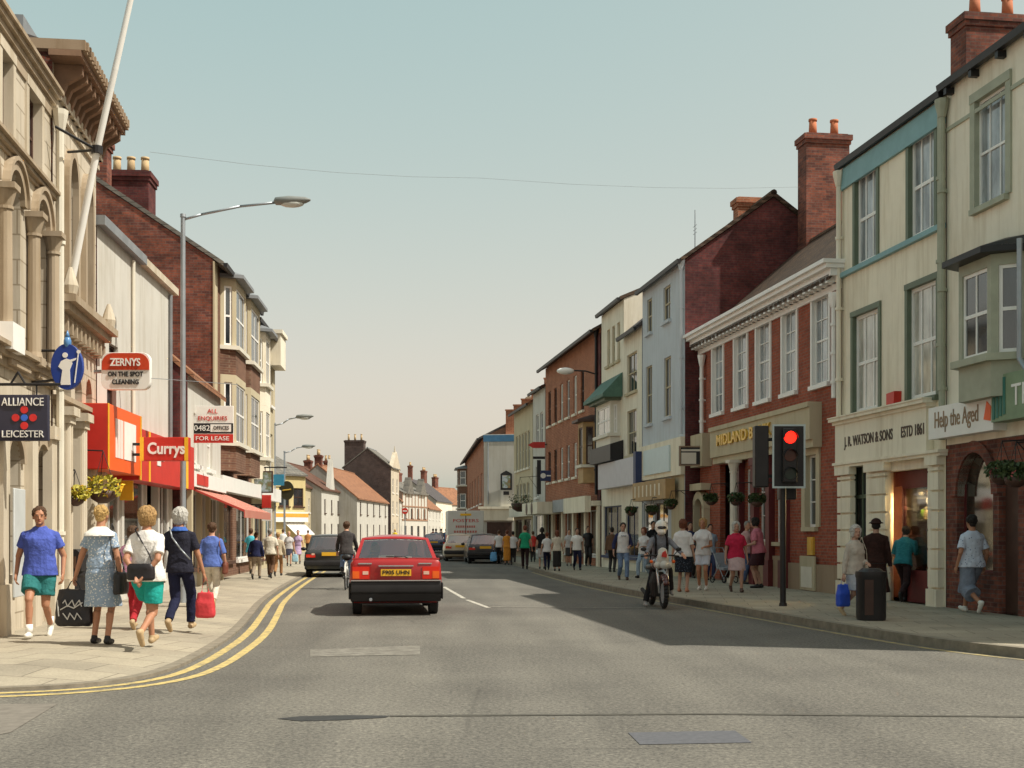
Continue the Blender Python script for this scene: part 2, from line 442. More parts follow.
m = MB(); m.quad((-900, -60, -.02), (900, -60, -.02), (900, 1600, -.02), (-900, 1600, -.02))
tag(m.build('ground', plain('far_ground', (.2, .18, .13), .9, .2, .05)), kind='structure')
m = MB(); m.quad((-80, -30, 0), (80, -30, 0), (80, 420, 0), (-80, 420, 0))
tag(m.build('road', M['asphalt']), kind='structure')

KL = [(-45, 8.6), (-14, 11.3), (-8, 11.7), (-5.2, 11.95), (-4.45, 12.15), (-3.98, 12.55), (-3.72, 13.15), (-3.66, 14), (-3.72, 15.4), (-4.0, 18.6), (-4.65, 23), (-5.45, 28.2), (-6.75, 40), (-8.6, 60), (-10.4, 85),
      (-11.4, 110), (-11, 150), (-8, 200), (-2, 260), (8, 340)]
KR = [(45, 8.6), (14, 11.9), (9.5, 12.6), (7.6, 13.3), (6.6, 14.2), (6.05, 15.2), (5.46, 16.5), (4.8, 19.7), (4.25, 22.9), (2.3, 33), (1.05, 45.7), (-.1, 60), (-.9, 68), (-2.6, 76), (-3.6, 84), (-5.6, 108), (-6.6, 140), (-4.5, 190), (1, 240), (12, 330)]
def smooth_poly(pts, it=2):
    for _ in range(it):
        q = [pts[0]]
        for a, b in zip(pts, pts[1:]):
            q += [(a[0]*.75+b[0]*.25, a[1]*.75+b[1]*.25), (a[0]*.25+b[0]*.75, a[1]*.25+b[1]*.75)]
        pts = q+[pts[-1]]
    return pts
def offset(pts, d):
    out = []
    for i, p in enumerate(pts):
        a = Vector(pts[max(0, i-1)]); b = Vector(pts[min(len(pts)-1, i+1)]); tn = (b-a).normalized()
        out.append((p[0]-tn.y*d, p[1]+tn.x*d))
    return out
def strip(a, b, z): 
    m = MB()
    for i in range(len(a)-1): m.quad((*a[i], z), (*a[i+1], z), (*b[i+1], z), (*b[i], z))
    return m
def fix_up(o):
    me = o.data
    import bmesh
    b = bmesh.new(); b.from_mesh(me); bmesh.ops.recalc_face_normals(b, faces=b.faces); b.to_mesh(me); b.free(); return o
for nm, K, sg in (('pavement_left', KL, 1), ('pavement_right', KR, -1)):
    K = smooth_poly(K)
    inner = offset(K, sg*.14)
    far = [(x-sg*60, max(y, 14)) for x, y in inner]
    if sg > 0: far = [(min(-60, x-40), y if y > 14 else 14) for x, y in inner]
    else: far = [(max(60, x+40), y if y > 14 else 14) for x, y in inner]
    if sg > 0:                                                    # a dropped kerb: the flags fall gently to the gutter
        mid = offset(K, 1.3); m = strip(mid, far, PAVE)
        for i in range(len(mid)-1): m.quad((*inner[i], .03), (*inner[i+1], .03), (*mid[i+1], PAVE), (*mid[i], PAVE))
    else: m = strip(inner, far, PAVE)
    o = fix_up(m.build(nm, M['flags'])); tag(o, kind='structure')
    if o.data.polygons[5].normal.z < 0: o.data.flip_normals()
    m = MB()                                                      # kerb stones
    z = .034 if sg > 0 else PAVE+.004
    for i in range(len(K)-1):
        a, b, c2, d = K[i], K[i+1], inner[i+1], inner[i]
        m.quad((*a, z), (*b, z), (*c2, z), (*d, z)); m.quad((*a, 0), (*b, 0), (*b, z), (*a, z)); m.quad((*d, z-.03), (*c2, z-.03), (*c2, z), (*d, z))
    o = m.build('kerb_left' if sg > 0 else 'kerb_right', M['kerb']); tag(fix_up(o), kind='structure')
    for j, (d0, d1) in enumerate(((.1, .215), (.37, .485))):
        KK = [p for p in K if p[1] < 75]
        if sg < 0: KK = [p for p in KK if p[1] < 50]
        if sg < 0 and j == 1: continue
        m = strip(offset(KK, -sg*d0), offset(KK, -sg*d1), .004); o = fix_up(m.build('yellow_line', M['yellow'] if sg > 0 else M['ghost_yellow']))
        if o.data.polygons[5].normal.z < 0: o.data.flip_normals()
        tag(o, kind='structure')
def flat(name, pts, mat, z=.004):
    m = MB(); m.quad(*[(x, y, z) for x, y in pts]); o = m.build(name, mat)
    if o.data.polygons[0].normal.z < 0: o.data.flip_normals()
    return tag(o, kind='structure')
def dash(p, q, w, mat, name='lane_marking'):
    p = Vector(p); q = Vector(q); d = (q-p).normalized(); nn = Vector((-d.y, d.x))*w/2
    return flat(name, [tuple(p+nn), tuple(q+nn), tuple(q-nn), tuple(p-nn)], mat)
dash(ground(444, 587), ground(464, 598.5), .1, M['worn_white'])
dash(ground(467, 600), ground(489, 608), .1, M['worn_white'])
for y0 in (38, 44, 50, 56, 64, 72):
    dash((-1.83-.13*(y0-34.9), y0), (-1.83-.13*(y0+3-34.9), y0+3), .1, M['worn_white'])
flat('stop_line', [(-.45, 25.55), (3.4, 25.0), (3.4, 25.25), (-.45, 25.8)], M['ghost_white'])
flat('stop_line', [ground(310, 650), ground(420, 645.5), ground(420, 655), ground(310, 657)], M['ghost_white'])
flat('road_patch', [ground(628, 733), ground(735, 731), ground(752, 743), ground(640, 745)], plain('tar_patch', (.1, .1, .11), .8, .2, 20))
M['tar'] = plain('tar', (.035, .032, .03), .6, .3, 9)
flat('tar_strip', [ground(277, 719), ground(300, 716.5), ground(350, 715.5), ground(390, 716), ground(385, 718), ground(340, 720.5), ground(300, 721.5)], M['tar'])  # flat near-black strip laid on the asphalt
flat('tar_seam', [ground(390, 715.6), ground(700, 713.5), ground(1100, 717), ground(1100, 718.4), ground(700, 714.9), ground(390, 717)], plain('seam', (.085, .078, .064), .8, .3, 9), .005)  # long thin darker line laid flush across the road
flat('concrete_apron', [ground(-60, 705), ground(58, 704), ground(10, 733), ground(-60, 745)], plain('worn_concrete', (.185, .165, .14), .85, .25, 8))
# ------------------------------------------------------------------ buildings
def on_line(a, b, px):
    t = (px-512)/F; Y = a/(t-b); return (t*Y, Y)

class Bld:
    """a building whose front runs along local x (left to right seen from the street); local y goes inward"""
    def __init__(s, name, label, P0, P1, cat='building', group=None):
        s.P0 = Vector(P0); s.P1 = Vector(P1); d = s.P1-s.P0; s.w = d.length; s.d = d/s.w
        s.rz = math.atan2(d.y, d.x)
        s.e = empty(name, (s.P0.x, s.P0.y, 0), s.rz, label, cat, group)
        s.holes = []; s.arches = []
        s.n = Vector((-s.d.y, s.d.x))
    def _hit(s, px, off):
        t = (px-512)/F; o = s.P0 - s.n*off
        # o + u d = Y (t,1)
        det = s.d.x*1 - s.d.y*t
        u = (t*o.y - o.x)/det; Y = o.y+u*s.d.y
        return u, Y
    def u(s, px, off=0): return s._hit(px, off)[0]
    def z(s, px, py, off=0): return CAM_H + (HZ-py)/F*s._hit(px, off)[1]
    def loc(s, p):
        q = Vector((p[0], p[1]))-s.P0; return Vector((q.dot(s.d), q.dot(s.n), p[2]))
    def part(s, name, mb, mat, parent=None, smooth=False):
        return mb.build(name, mat, parent or s.e, smooth)
    def rect(s, x0, y0, x1, y1, off=0):
        u0, u1 = s.u(x0, off), s.u(x1, off); zt = s.z((x0+x1)/2, y0, off); zb = s.z((x0+x1)/2, y1, off)
        return u0, u1, zb, zt
    def win(s, u0, u1, z0, z1, nx=2, nz=2, fm=None, pm=None, sill=True, sur=None, surw=.12, name='window', t=.05, rec=.06, arch=0, rail=None, sillm=None):
        fm = fm or M['white']; pm = pm or M['glass']
        s.holes.append((u0, u1, z0, z1))
        if arch: s.arches.append((u0, u1, z1-arch, z1))
        m = MB(); y0, y1 = rec, rec+.06
        m.box(u0, u0+t, y0, y1, z0, z1); m.box(u1-t, u1, y0, y1, z0, z1)
        m.box(u0+t, u1-t, y0, y1, z0, z0+t*1.3); m.box(u0+t, u1-t, y0, y1, z1-t, z1)
        zi0, zi1 = z0+t*1.3, z1-t
        rz_ = [zi0+(zi1-zi0)*j/nz for j in range(1, nz)] if rail is None else [zi0+(zi1-zi0)*rail]
        bt = t*.5
        for j in range(1, nx):
            x = u0+(u1-u0)*j/nx; m.box(x-bt/2, x+bt/2, y0+.012, y1-.005, zi0, zi1)
        for zz in rz_:
            thick = bt if (nz > 2 and abs(zz-(zi0+zi1)/2) > .05) else t*.9
            m.box(u0+t, u1-t, y0+.006, y1-.002, zz-thick/2, zz+thick/2)
        w = s.part(name, m, fm)
        g = MB(); g.box(u0+.005, u1-.005, rec+.03, rec+.045, z0+.005, z1-.005); s.part('pane', g, pm, w)
        if sill:
            q = MB(); q.box(u0-.08, u1+.08, -.1, rec, z0-.1, z0-.002); s.part('sill', q, sillm or sur or fm, w)
        if sur:
            q = MB(); p = .035
            q.box(u0-surw, u0+.003, -p, rec, z0, z1); q.box(u1-.003, u1+surw, -p, rec, z0, z1); q.box(u0-surw, u1+surw, -p-.012, rec-.003, z1-.003, z1+surw)
            s.part('surround', q, sur, w)
        return w
    def hole(s, u0, u1, z0, z1, arch=0):
        s.holes.append((u0, u1, z0, z1))
        if arch: s.arches.append((u0, u1, z1-arch, z1))
    def front(s, mb, u0, u1, z0, z1, th=.16, y=0):
        xs = sorted({round(x, 4) for h in s.holes for x in h[:2] if u0 < x < u1} | {u0, u1})
        zs = sorted({round(x, 4) for h in s.holes for x in h[2:] if z0 < x < z1} | {z0, z1})
        for i in range(len(xs)-1):
            for j in range(len(zs)-1):
                cx, cz = (xs[i]+xs[i+1])/2, (zs[j]+zs[j+1])/2
                if any(h[0] < cx < h[1] and h[2] < cz < h[3] for h in s.holes): continue
                mb.quad((xs[i], y, zs[j]), (xs[i+1], y, zs[j]), (xs[i+1], y, zs[j+1]), (xs[i], y, zs[j+1]))
        for a, b, c, d in s.holes:
            a, b, c, d = max(a, u0), min(b, u1), max(c, z0), min(d, z1)
            if a >= b or c >= d: continue
            mb.quad((a, y, c), (a, y, d), (a, y+th, d), (a, y+th, c)); mb.quad((b, y, d), (b, y, c), (b, y+th, c), (b, y+th, d))
            mb.quad((a, y, d), (b, y, d), (b, y+th, d), (a, y+th, d)); mb.quad((b, y, c), (a, y, c), (a, y+th, c), (b, y+th, c))
        for a, b, c, d in s.arches:
            n = 12; cx = (a+b)/2; rx = (b-a)/2; rz = d-c
            pts = [(cx-rx*math.cos(math.pi*i/n), c+rz*math.sin(math.pi*i/n)) for i in range(n+1)]
            for i in range(n):
                p, q = pts[i], pts[i+1]
                mb.quad((p[0], y, p[1]), (q[0], y, q[1]), (q[0], y, d+.001), (p[0], y, d+.001))
                mb.quad((p[0], y, p[1]), (p[0], y+th, p[1]), (q[0], y+th, q[1]), (q[0], y, q[1]))
    def shell(s, ze, d=8, zr=None, ry=None, wm=None, sm=None, rm=None, ov=.25, z0=.05, gl=True, gr=True, verge=0.03, gutter=True, backdrop=True, zb=None):
        """walls, side walls and a pitched roof whose ridge runs along the street"""
        w = s.w; e = .004
        ry = d/2 if ry is None else ry; zr = ze if zr is None else zr; zb = ze if zb is None else zb
        m = MB(); s.front(m, e, w-e, z0, ze)
        s.part('wall', m, wm)
        m = MB()
        for x in ((e, 1) , (w-e, 0)):
            p = [(x[0], 0, z0), (x[0], d, z0), (x[0], d, zb), (x[0], ry, zr), (x[0], 0, ze)]
            m.quad(*(p[::-1] if x[1] else p))
        m.quad((w-e, d, z0), (e, d, z0), (e, d, zb), (w-e, d, zb))
        s.part('gable_wall', m, sm or wm)
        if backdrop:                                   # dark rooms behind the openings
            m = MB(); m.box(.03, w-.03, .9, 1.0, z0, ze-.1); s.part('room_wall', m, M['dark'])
        th = .13
        sl = (zr-ze)/max(ry, .01)
        sb = (zr-zb)/max(d-ry, .01)
        prof = [(-ov, ze-sl*ov+.02), (ry, zr+.02), (d+ov, zb-sb*ov+.02), (d+ov, zb-sb*ov+th+.02), (ry, zr+th+.03), (-ov, ze-sl*ov+th+.02)]
        m = MB(); m.prism_x(prof, -verge, w+verge); s.roof = s.part('roof', m, rm or M['slate'])
        m = MB(); m.cyl((-verge, ry, zr+th), (w+verge, ry, zr+th), .1, .1, 8); s.part('ridge', m, M['lead'] if rm in (None, M['slate'], M['slate_grey']) else rm, s.roof)
        if gutter:
            m = MB(); m.prism_x([(-ov-.12, ze-sl*ov+.1), (-ov-.1, ze-sl*ov-.02), (-ov-.01, ze-sl*ov-.02), (-ov-.005, ze-sl*ov+.1)], -verge, w+verge)
            s.part('gutter', m, M['black'])
    def cornice(s, u0, u1, z0, steps, mat, name='cornice', y=0, dent=None):
        """steps: list of (height, projection) from the bottom up"""
        m = MB(); z = z0
        for h, p in steps:
            m.box(u0-(p if p > 0 else 0)*.4, u1+(p if p > 0 else 0)*.4, y-p, y+.02, z, z+h-.0015); z += h
        if dent:
            w, gap, hh, pr, zz = dent; x = u0+gap/2
            while x+w < u1:
                m.box(x, x+w, y-pr, y, z0+zz, z0+zz+hh); x += w+gap
        return s.part(name, m, mat)
    def chimney(s, p0, p1, z0, z1, pots, mat=None, potm=None, poth=.45, nrow=1):
        """p0,p1: local (x,y) corners"""
        mat = mat or M['brick_old']; x0, x1 = sorted((p0[0], p1[0])); y0, y1 = sorted((p0[1], p1[1]))
        m = MB(); m.box(x0, x1, y0, y1, z0, z1-.28)
        m.box(x0-.04, x1+.04, y0-.04, y1+.04, z1-.279, z1-.16); m.box(x0-.08, x1+.08, y0-.08, y1+.08, z1-.159, z1)
        m.box(x0+.03, x1-.03, y0+.03, y1-.03, z1+.001, z1+.05)
        c = s.part('chimney', m, mat)
        for i in range(pots):
            f = (i+.5)/pots
            px_, py_ = (x0+(x1-x0)*f, (y0+y1)/2) if x1-x0 > y1-y0 else ((x0+x1)/2, y0+(y1-y0)*f)
            q = MB(); q.cyl((px_, py_, z1+.03), (px_, py_, z1+poth), .13, .105, 12); q.cyl((px_, py_, z1+poth-.07), (px_, py_, z1+poth), .13, .13, 12)
            q.cyl((px_, py_, z1+poth+.001), (px_, py_, z1+poth+.004), .09, .09, 10)
            s.part('chimney_pot', q, potm or M['pot'], c, True)
        return c
    def downpipe(s, u, z0, z1, mat=None, r=.05, y=-.09, hop=True):
        m = MB(); m.cyl((u, y, z0), (u, y, z1), r, r, 8)
        for zz in [z0+(z1-z0)*f for f in (.15, .45, .75)]: m.cyl((u, y, zz), (u, y, zz+.06), r*1.4, r*1.4, 8); m.box(u-.03, u+.03, y, 0, zz, zz+.05)
        if hop: m.loft([(u, y, z1-.12, r*1.2, r*1.2), (u, y, z1+.12, .15, .12), (u, y, z1+.2, .16, .13)], 8)
        return s.part('downpipe', m, mat or M['black'])

# ============================================================ LEFT SIDE
LA, LB = -4.66, -.13
def arch_ring(m, cx, cz, rx, rz, w, y0, y1, n=14, a0=0, a1=180):
    for i in range(n):
        A, B_ = R(a0+(a1-a0)*i/n), R(a0+(a1-a0)*(i+1)/n)
        p = [(cx-rx*math.cos(A), cz+rz*math.sin(A)), (cx-rx*math.cos(B_), cz+rz*math.sin(B_)), (cx-(rx+w)*math.cos(B_), cz+(rz+w)*math.sin(B_)), (cx-(rx+w)*math.cos(A), cz+(rz+w)*math.sin(A))]
        m.prism_y(p, y0, y1)
def column(m, x, y, z0, z1, r=.11):
    m.box(x-r*1.35, x+r*1.35, y-r*1.35, y+r*1.35, z0, z0+.12)
    m.cyl((x, y, z0+.12), (x, y, z0+.2), r*1.25, r*1.1, 12)
    m.cyl((x, y, z0+.2), (x, y, z1-.3), r, r*.88, 12)
    m.cyl((x, y, z1-.3), (x, y, z1-.08), r*.9, r*1.5, 12); m.cyl((x, y, z1-.34), (x, y, z1-.3), r*1.1, r*1.1, 12)
    m.box(x-r*1.6, x+r*1.6, y-r*1.6, y+r*1.6, z1-.08, z1)

# --- near stone bank-like building
P0 = on_line(LA, LB, -70); P1 = on_line(LA, LB, 51)
b = Bld('stone_building', 'honey stone building with arched columned windows behind the dark square hanging sign', P0, P1)
W = b.w
ze = b.z(20, 45)                      # eave
sm = M['stone_b']
z1b = b.z(10, 352)
# upper square-headed windows
for x0, y0, x1, y1 in ((0, 55, 11, 137), (27, 95, 40, 172)):
    u0, u1, za, zb = b.rect(x0, y0, x1, y1); b.win(u0, u1, za, zb, 2, 2, M['brown'], M['glass'], sur=M['stone'], surw=.14, rec=.1)
u0, u1, za, zb = b.rect(27, 95, 40, 172); du = b.u(27)-b.u(0)
b.win(u0-2*du, u1-2*du, za, zb, 2, 2, M['brown'], M['glass'], sur=M['stone'], surw=.14, rec=.1)
# arched windows of the middle floor
zs = b.z(25, 225); zi = b.z(25, 365)
AW = []
ua = (b.u(8)+b.u(2))/2; ub = b.u(37)
pitch = 1.6; cxs = [b.u(40)-pitch*j for j in range(3)]
for cx in cxs:
    b.win(cx-.4, cx+.4, zi, zs+.6, 1, 2, M['brown'], M['glass'], sill=False, rec=.16, arch=.4)
# ground floor windows
zg0, zg1 = .9, b.z(25, 440)
for cx in cxs:
    b.win(cx-.42, cx+.42, zg0, zg1, 1, 3, M['brown'], M['shopglass'], sill=False, rec=.2, arch=.36)
b.shell(ze, 9, ze+1.3, 4.5, sm, M['stone_b'], M['slate'], ov=.1, gutter=False)
m = MB()
for cx in cxs:
    m.cut(); arch_ring(m, cx, zs+.2, .4, .4, .13, -.07, .02); arch_ring(m, cx, zs+.2, .53, .53, .06, -.11, .02)
    m.cut(); m.box(cx-.55, cx+.55, -.12, .02, zi-.14, zi-.003)
    m.cut(); arch_ring(m, cx, zg1-.36, .42, .36, .12, -.06, .02)
b.part('arch_moulding', m, M['sooty'])
for cx in [c-pitch/2 for c in cxs]+[min(cxs[0]+pitch/2-.1, W-.3)]:
    m = MB(); column(m, cx, -.1, zi, zs+.2, .1); b.part('column', m, M['sooty'], None, False)
    m = MB(); m.box(cx-.17, cx+.17, -.12, .02, .12, zg1+.1); m.box(cx-.21, cx+.21, -.17, .02, zg1+.101, zg1+.3); m.box(cx-.21, cx+.21, -.17, .021, .121, .8); b.part('pilaster', m, M['stone'])
b.cornice(0, W, z1b-.25, [(.12, .06), (.1, .14), (.06, .22)], M['sooty'], 'string_course')
b.cornice(0, W, zs+.72, [(.06, .04), (.07, .1), (.05, .16)], M['sooty'], 'string_course')
b.cornice(0, W, ze-.42, [(.2, .03), (.1, .08), (.08, .14), (.06, .19)], M['sooty'])
b.downpipe(b.u(51), .3, ze-.5, M['offwhite'], .06, -.14)
bx = MB(); q = b.rect(10, 325, 22, 352, .2); bx.box(q[0], q[1], -.24, -.06, q[2], q[3]); b.part('alarm_box', bx, M['white'])
bx = MB(); q = b.rect(2, 490, 27, 595); bx.box(b.u(4)-.25, b.u(4)+.35, -.2, -.171, q[2], q[3]); bevel(b.part('notice_panel', bx, plain('pale_enamel', (.5, .52, .52), .4, .1)))

# --- second stone building with the great bracketed cornice
P0 = on_line(LA, LB, 52.5); P1 = on_line(LA, LB, 96)
b = Bld('stone_building', 'stone building with deep bracketed eaves and tall lancet windows where the white flagpole is fixed', P0, P1)
W = b.w; zc = b.z(80, 140)
for x0, x1, y0 in ((65, 73, 158), (82, 88, 182)):
    u0, u1 = b.u(x0), b.u(x1); zt = b.z((x0+x1)/2, y0); b.win(u0, u1, b.z(70, 297), zt, 1, 3, M['brown'], M['glass'], sill=False, rec=.14, arch=(u1-u0)*.9)
zl = b.z(79, 345)
for x0, x1 in ((62, 71), (75, 82), (86, 92)):
    u0, u1 = b.u(x0), b.u(x1); b.win(u0, u1, .95, b.z(77, 372), 1, 3, M['brown'], M['shopglass'], sill=False, rec=.16, arch=(u1-u0)*.6)
b.shell(zc+.75, 9, zc+2.1, 4.5, M['stone_b'], M['brick_old'], M['slate'], ov=.4, gutter=False)
b.cornice(.0, W, zc-.12, [(.16, .06), (.14, .12)], M['stone'], 'frieze')
m = MB(); x = .1
while x < W:
    m.cut(); m.prism_x([(-.1, zc+.04), (0, zc+.04), (0, zc+.6), (-.44, zc+.6), (-.44, zc+.45), (-.2, zc+.3)], x, x+.12); x += .34
b.part('eave_bracket', m, M['soffit'])
m = MB(); m.box(-.3, W+.2, -.5, -.002, zc+.605, zc+.7); b.part('soffit', m, M['soffit'])
m = MB(); m.box(-.3, W+.2, -.56, -.42, zc+.702, zc+.86); m.box(-.3, -.15, -.42, .5, zc+.702, zc+.86)
x = -.25
while x < W+.15: m.box(x, x+.08, -.6, -.561, zc+.71, zc+.84); x += .2
b.part('cornice', m, M['stone_dark'])
zb_ = b.z(79, 318)
b.cornice(.05, W-.02, zb_-.3, [(.1, .15), (.12, .27), (.12, .38)], M['sooty'], 'balcony_ledge', dent=(.1, .25, .22, .2, -.22))
m = MB()
for x in (.12, W-.1): m.cut(); m.loft([(x, -.25, zb_+.07, .1, .1), (x, -.25, zb_+.2, .13, .13), (x, -.25, zb_+.3, .1, .1), (x, -.25, zb_+.5, .03, .03)], 10)
b.part('finial', m, M['stone'])
m = MB()
for x0, x1, y0 in ((65, 73, 158), (82, 88, 182)):
    u0, u1 = b.u(x0), b.u(x1); zt = b.z((x0+x1)/2, y0); m.cut(); arch_ring(m, (u0+u1)/2, zt-(u1-u0)*.9, (u1-u0)/2, (u1-u0)*.9, .14, -.1, .02)
    for xx in (u0-.14, u1): m.box(xx, xx+.14, -.1, .02, zb_+.1, zt-(u1-u0)*.9)
b.part('arch_moulding', m, M['sooty'])
zcap = b.z(77, 425)
for x in [b.u(p) for p in (58, 73, 84, 94.5)]:
    m = MB(); m.box(x-.16, x+.16, -.16, .02, .12, zcap-.1); m.box(x-.2, x+.2, -.22, .021, .121, .75); m.box(x-.2, x+.2, -.24, .02, zcap-.1, zcap+.02); m.box(x-.25, x+.25, -.3, .021, zcap+.021, zcap+.16)
    m.cyl((x-.08, -.17, .75), (x-.08, -.17, zcap-.1), .05, .05, 8); m.cyl((x+.08, -.17, .75), (x+.08, -.17, zcap-.1), .05, .05, 8)
    b.part('pilaster', m, M['stone'])
b.cornice(0, W, zcap+.17, [(.08, .1), (.08, .2)], M['sooty'], 'string_course')
m = MB(); c2 = b.loc(at(30, 10, 22.5))
m.box(-.2, W*.55, .4, 1.6, zc+.9, zc+1.25)
b.part('parapet', m, M['lead'])
STONE2 = b

# --- white rendered building above the red electrical shop
LA2, LB2 = -6.17, -.067
P0 = on_line(LA2, LB2, 97); P1 = on_line(LA2, LB2, 172.5)
b = Bld('white_building', 'plain white rendered building above the red and orange shop fascia', P0, P1)
W = b.w; ze = b.z(97, 224)
u0, u1, za, zb = b.rect(107, 384, 116, 432); b.win(u0, u1, za, zb, 1, 2, M['brown'], M['glass'], rec=.08)
u0, u1, za, zb = b.rect(109, 345, 118, 362); b.win(u0, u1, za, zb, 1, 1, M['brown'], M['glass'], rec=.08)
zf0, zf1 = b.z(140, 475), b.z(140, 432)
u0 = b.u(122); b.win(u0-1.5, u0, .55, zf0-.1, 2, 1, M['white'], M['shopglass'], sill=False)
b.win(u0+.2, b.u(146), .55, zf0-.1, 1, 1, M['white'], M['shopglass'], sill=False)
b.hole(b.u(147), b.u(158), .12, zf0-.1); b.win(b.u(160), W-.2, .55, zf0-.1, 2, 1, M['white'], M['shopglass'], sill=False)
b.shell(ze, 6, ze+.1, 3, M['white_wall'], M['brick_dark'], M['slate_grey'], ov=.1, gutter=False)
m = MB(); m.box(-.05, W*.5, -.16, .1, ze-.02, ze+.16); b.part('lead_gutter', m, M['lead'])
m = MB(); m.box(W*.5, W+.05, -.14, .1, ze-.02, ze+.14); b.part('gutter', m, M['stone'])
m = MB(); m.box(b.u(147), b.u(158), .5, .55, .12, zf0-.1); b.part('door', m, M['brown'])
x = b.u(131); m = MB(); m.cyl((x, -.05, zf1), (x, -.05, ze-.1), .04, .04, 8); b.part('downpipe', m, M['offwhite'])
x = b.u(168.5); m = MB(); m.cyl((x, -.05, zf1), (x, -.05, ze-.1), .045, .045, 8); b.part('downpipe', m, M['lead'])
WHITE = b
# shop fascia as a part
m = MB(); fu0, fu1, fu2 = b.u(108, .55), b.u(141.5, .55), b.u(183, .55)
m.box(fu0, fu1-.02, -.55, -.005, zf0-.12, zf1+.12); fa = b.part('shop_fascia', m, [M['orange']])
m = MB(); m.box(fu1, W+.1, -.5, -.005, zf0-.2, zf1-.1); fb = b.part('shop_fascia', m, [M['redp']])
m = MB(); m.box(fu0-.02, fu0-.002, -.54, -.01, zf0-.11, zf1+.11); b.part('fascia_end', m, M['redp'], fa)
yl = plain('yellow_paint', (.85, .48, .03), .4, .06)
m = MB(); m.box(fu0-.01, fu0+.05, -.562, -.551, zf0-.12, zf1+.12); m.box(fu1-.1, fu1-.02, -.562, -.551, zf0-.12, zf1+.12); b.part('fascia_trim', m, yl, fa)
m = MB(); m.box(fu1+.02, fu1+.18, -.512, -.501, zf0-.2, zf1-.1); m.box(W*.86, W*.9, -.512, -.501, zf0-.2, zf1-.1); m.box(fu1+.9, fu1+1.02, -.512, -.501, zf0-.2, zf1-.1); b.part('fascia_trim', m, yl, fb)
m = MB(); c1 = fu0+(fu1-fu0)*.2
for j in range(5): m.box(c1+j*.12, c1+j*.12+.07, -.563, -.552, zf0+.12, zf1-.1)
m.box(c1+.65, c1+1.6 if c1+1.6 < fu1 else fu1-.3, -.563, -.552, zf0+.12, zf1-.1); b.part('fascia_emblem', m, M['white'], fa)
m = MB(); cx = fu1+1.9
for a, b_, c_, d in ((cx-.6, cx+.7, .0, .32), (cx-.45, cx+.5, -.12, .0), (cx-.2, cx+.15, -.24, -.12)): m.box(a, b_, -.513, -.502, (zf0+zf1)/2+c_-.05, (zf0+zf1)/2+d-.05)
b.part('fascia_emblem', m, M['white'], fb)
m = MB(); m.box(fu1+.12, fu1+.2, -.35, -.1, zf0-.6, zf0-.21); b.part('hanging_tab', m, yl)

# --- low tiled building with the letting board
P0 = (-7.92, 31.25); P1 = (-8.42, 37.0)
b = Bld('low_tiled_building', 'low orange tiled building with white upper floor and red striped shop awning', P0, P1)
W = b.w; ze = 5.35
u = W*.16
b.win(u, u+.85, 3.2, 4.5, 2, 2, M['white'], M['net']); b.win(W*.55, W*.55+.95, 3.2, 4.5, 2, 2, M['white'], M['net'])
b.win(W*.3, W*.3+1.0, .12, 2.45, 1, 3, M['maroon'], M['shopglass'], sill=False); b.win(W*.6, W-.35, .6, 2.45, 3, 1, M['white'], M['shopglass'])
b.win(.35, W*.25, .6, 2.45, 1, 1, M['brown'], M['shopglass'])
b.shell(ze, 7, 8.0, 3.2, M['white_wall'], M['brick_dark'], M['pantile'], ov=.15, gutter=False)
m = MB()
for x in (.1, W*.27, W*.52, W-.2): m.cut(); m.box(x-.12, x+.12, -.1, .02, .12, 2.6)
b.part('pilaster', m, M['buff'])
m = MB(); m.box(.0, W, -.16, .02, 2.62, 3.0); sf = b.part('shop_fascia', m, M['white']); 
m = MB(); m.box(.4, 2.2, -.18, -.161, 2.68, 2.94); b.part('fascia_board', m, M['redp'], sf)
m = MB(); m.prism_x([(-.02, 2.6), (-.02, 2.55), (-1.3, 2.0), (-1.3, 2.06)], .5, W+1.2); 
t = NT('striped_awning'); sp = t.add('ShaderNodeSeparateXYZ'); t.link(t.coords(), sp.inputs[0])
w1 = t.add('ShaderNodeMath', operation='PINGPONG'); w1.inputs[1].default_value = .13; t.link(sp.outputs[0], w1.inputs[0])
M['awning_stripe'] = t.done(t.ramp(w1.outputs[0], [(.065, (.42, .05, .035)), (.09, (.5, .36, .27))]), .8)
aw = b.part('awning', m, M['awning_stripe'])
m = MB(); m.box(.5, W+1.2, -1.31, -1.295, 1.86, 2.06); b.part('valance', m, M['awning_stripe'], aw)

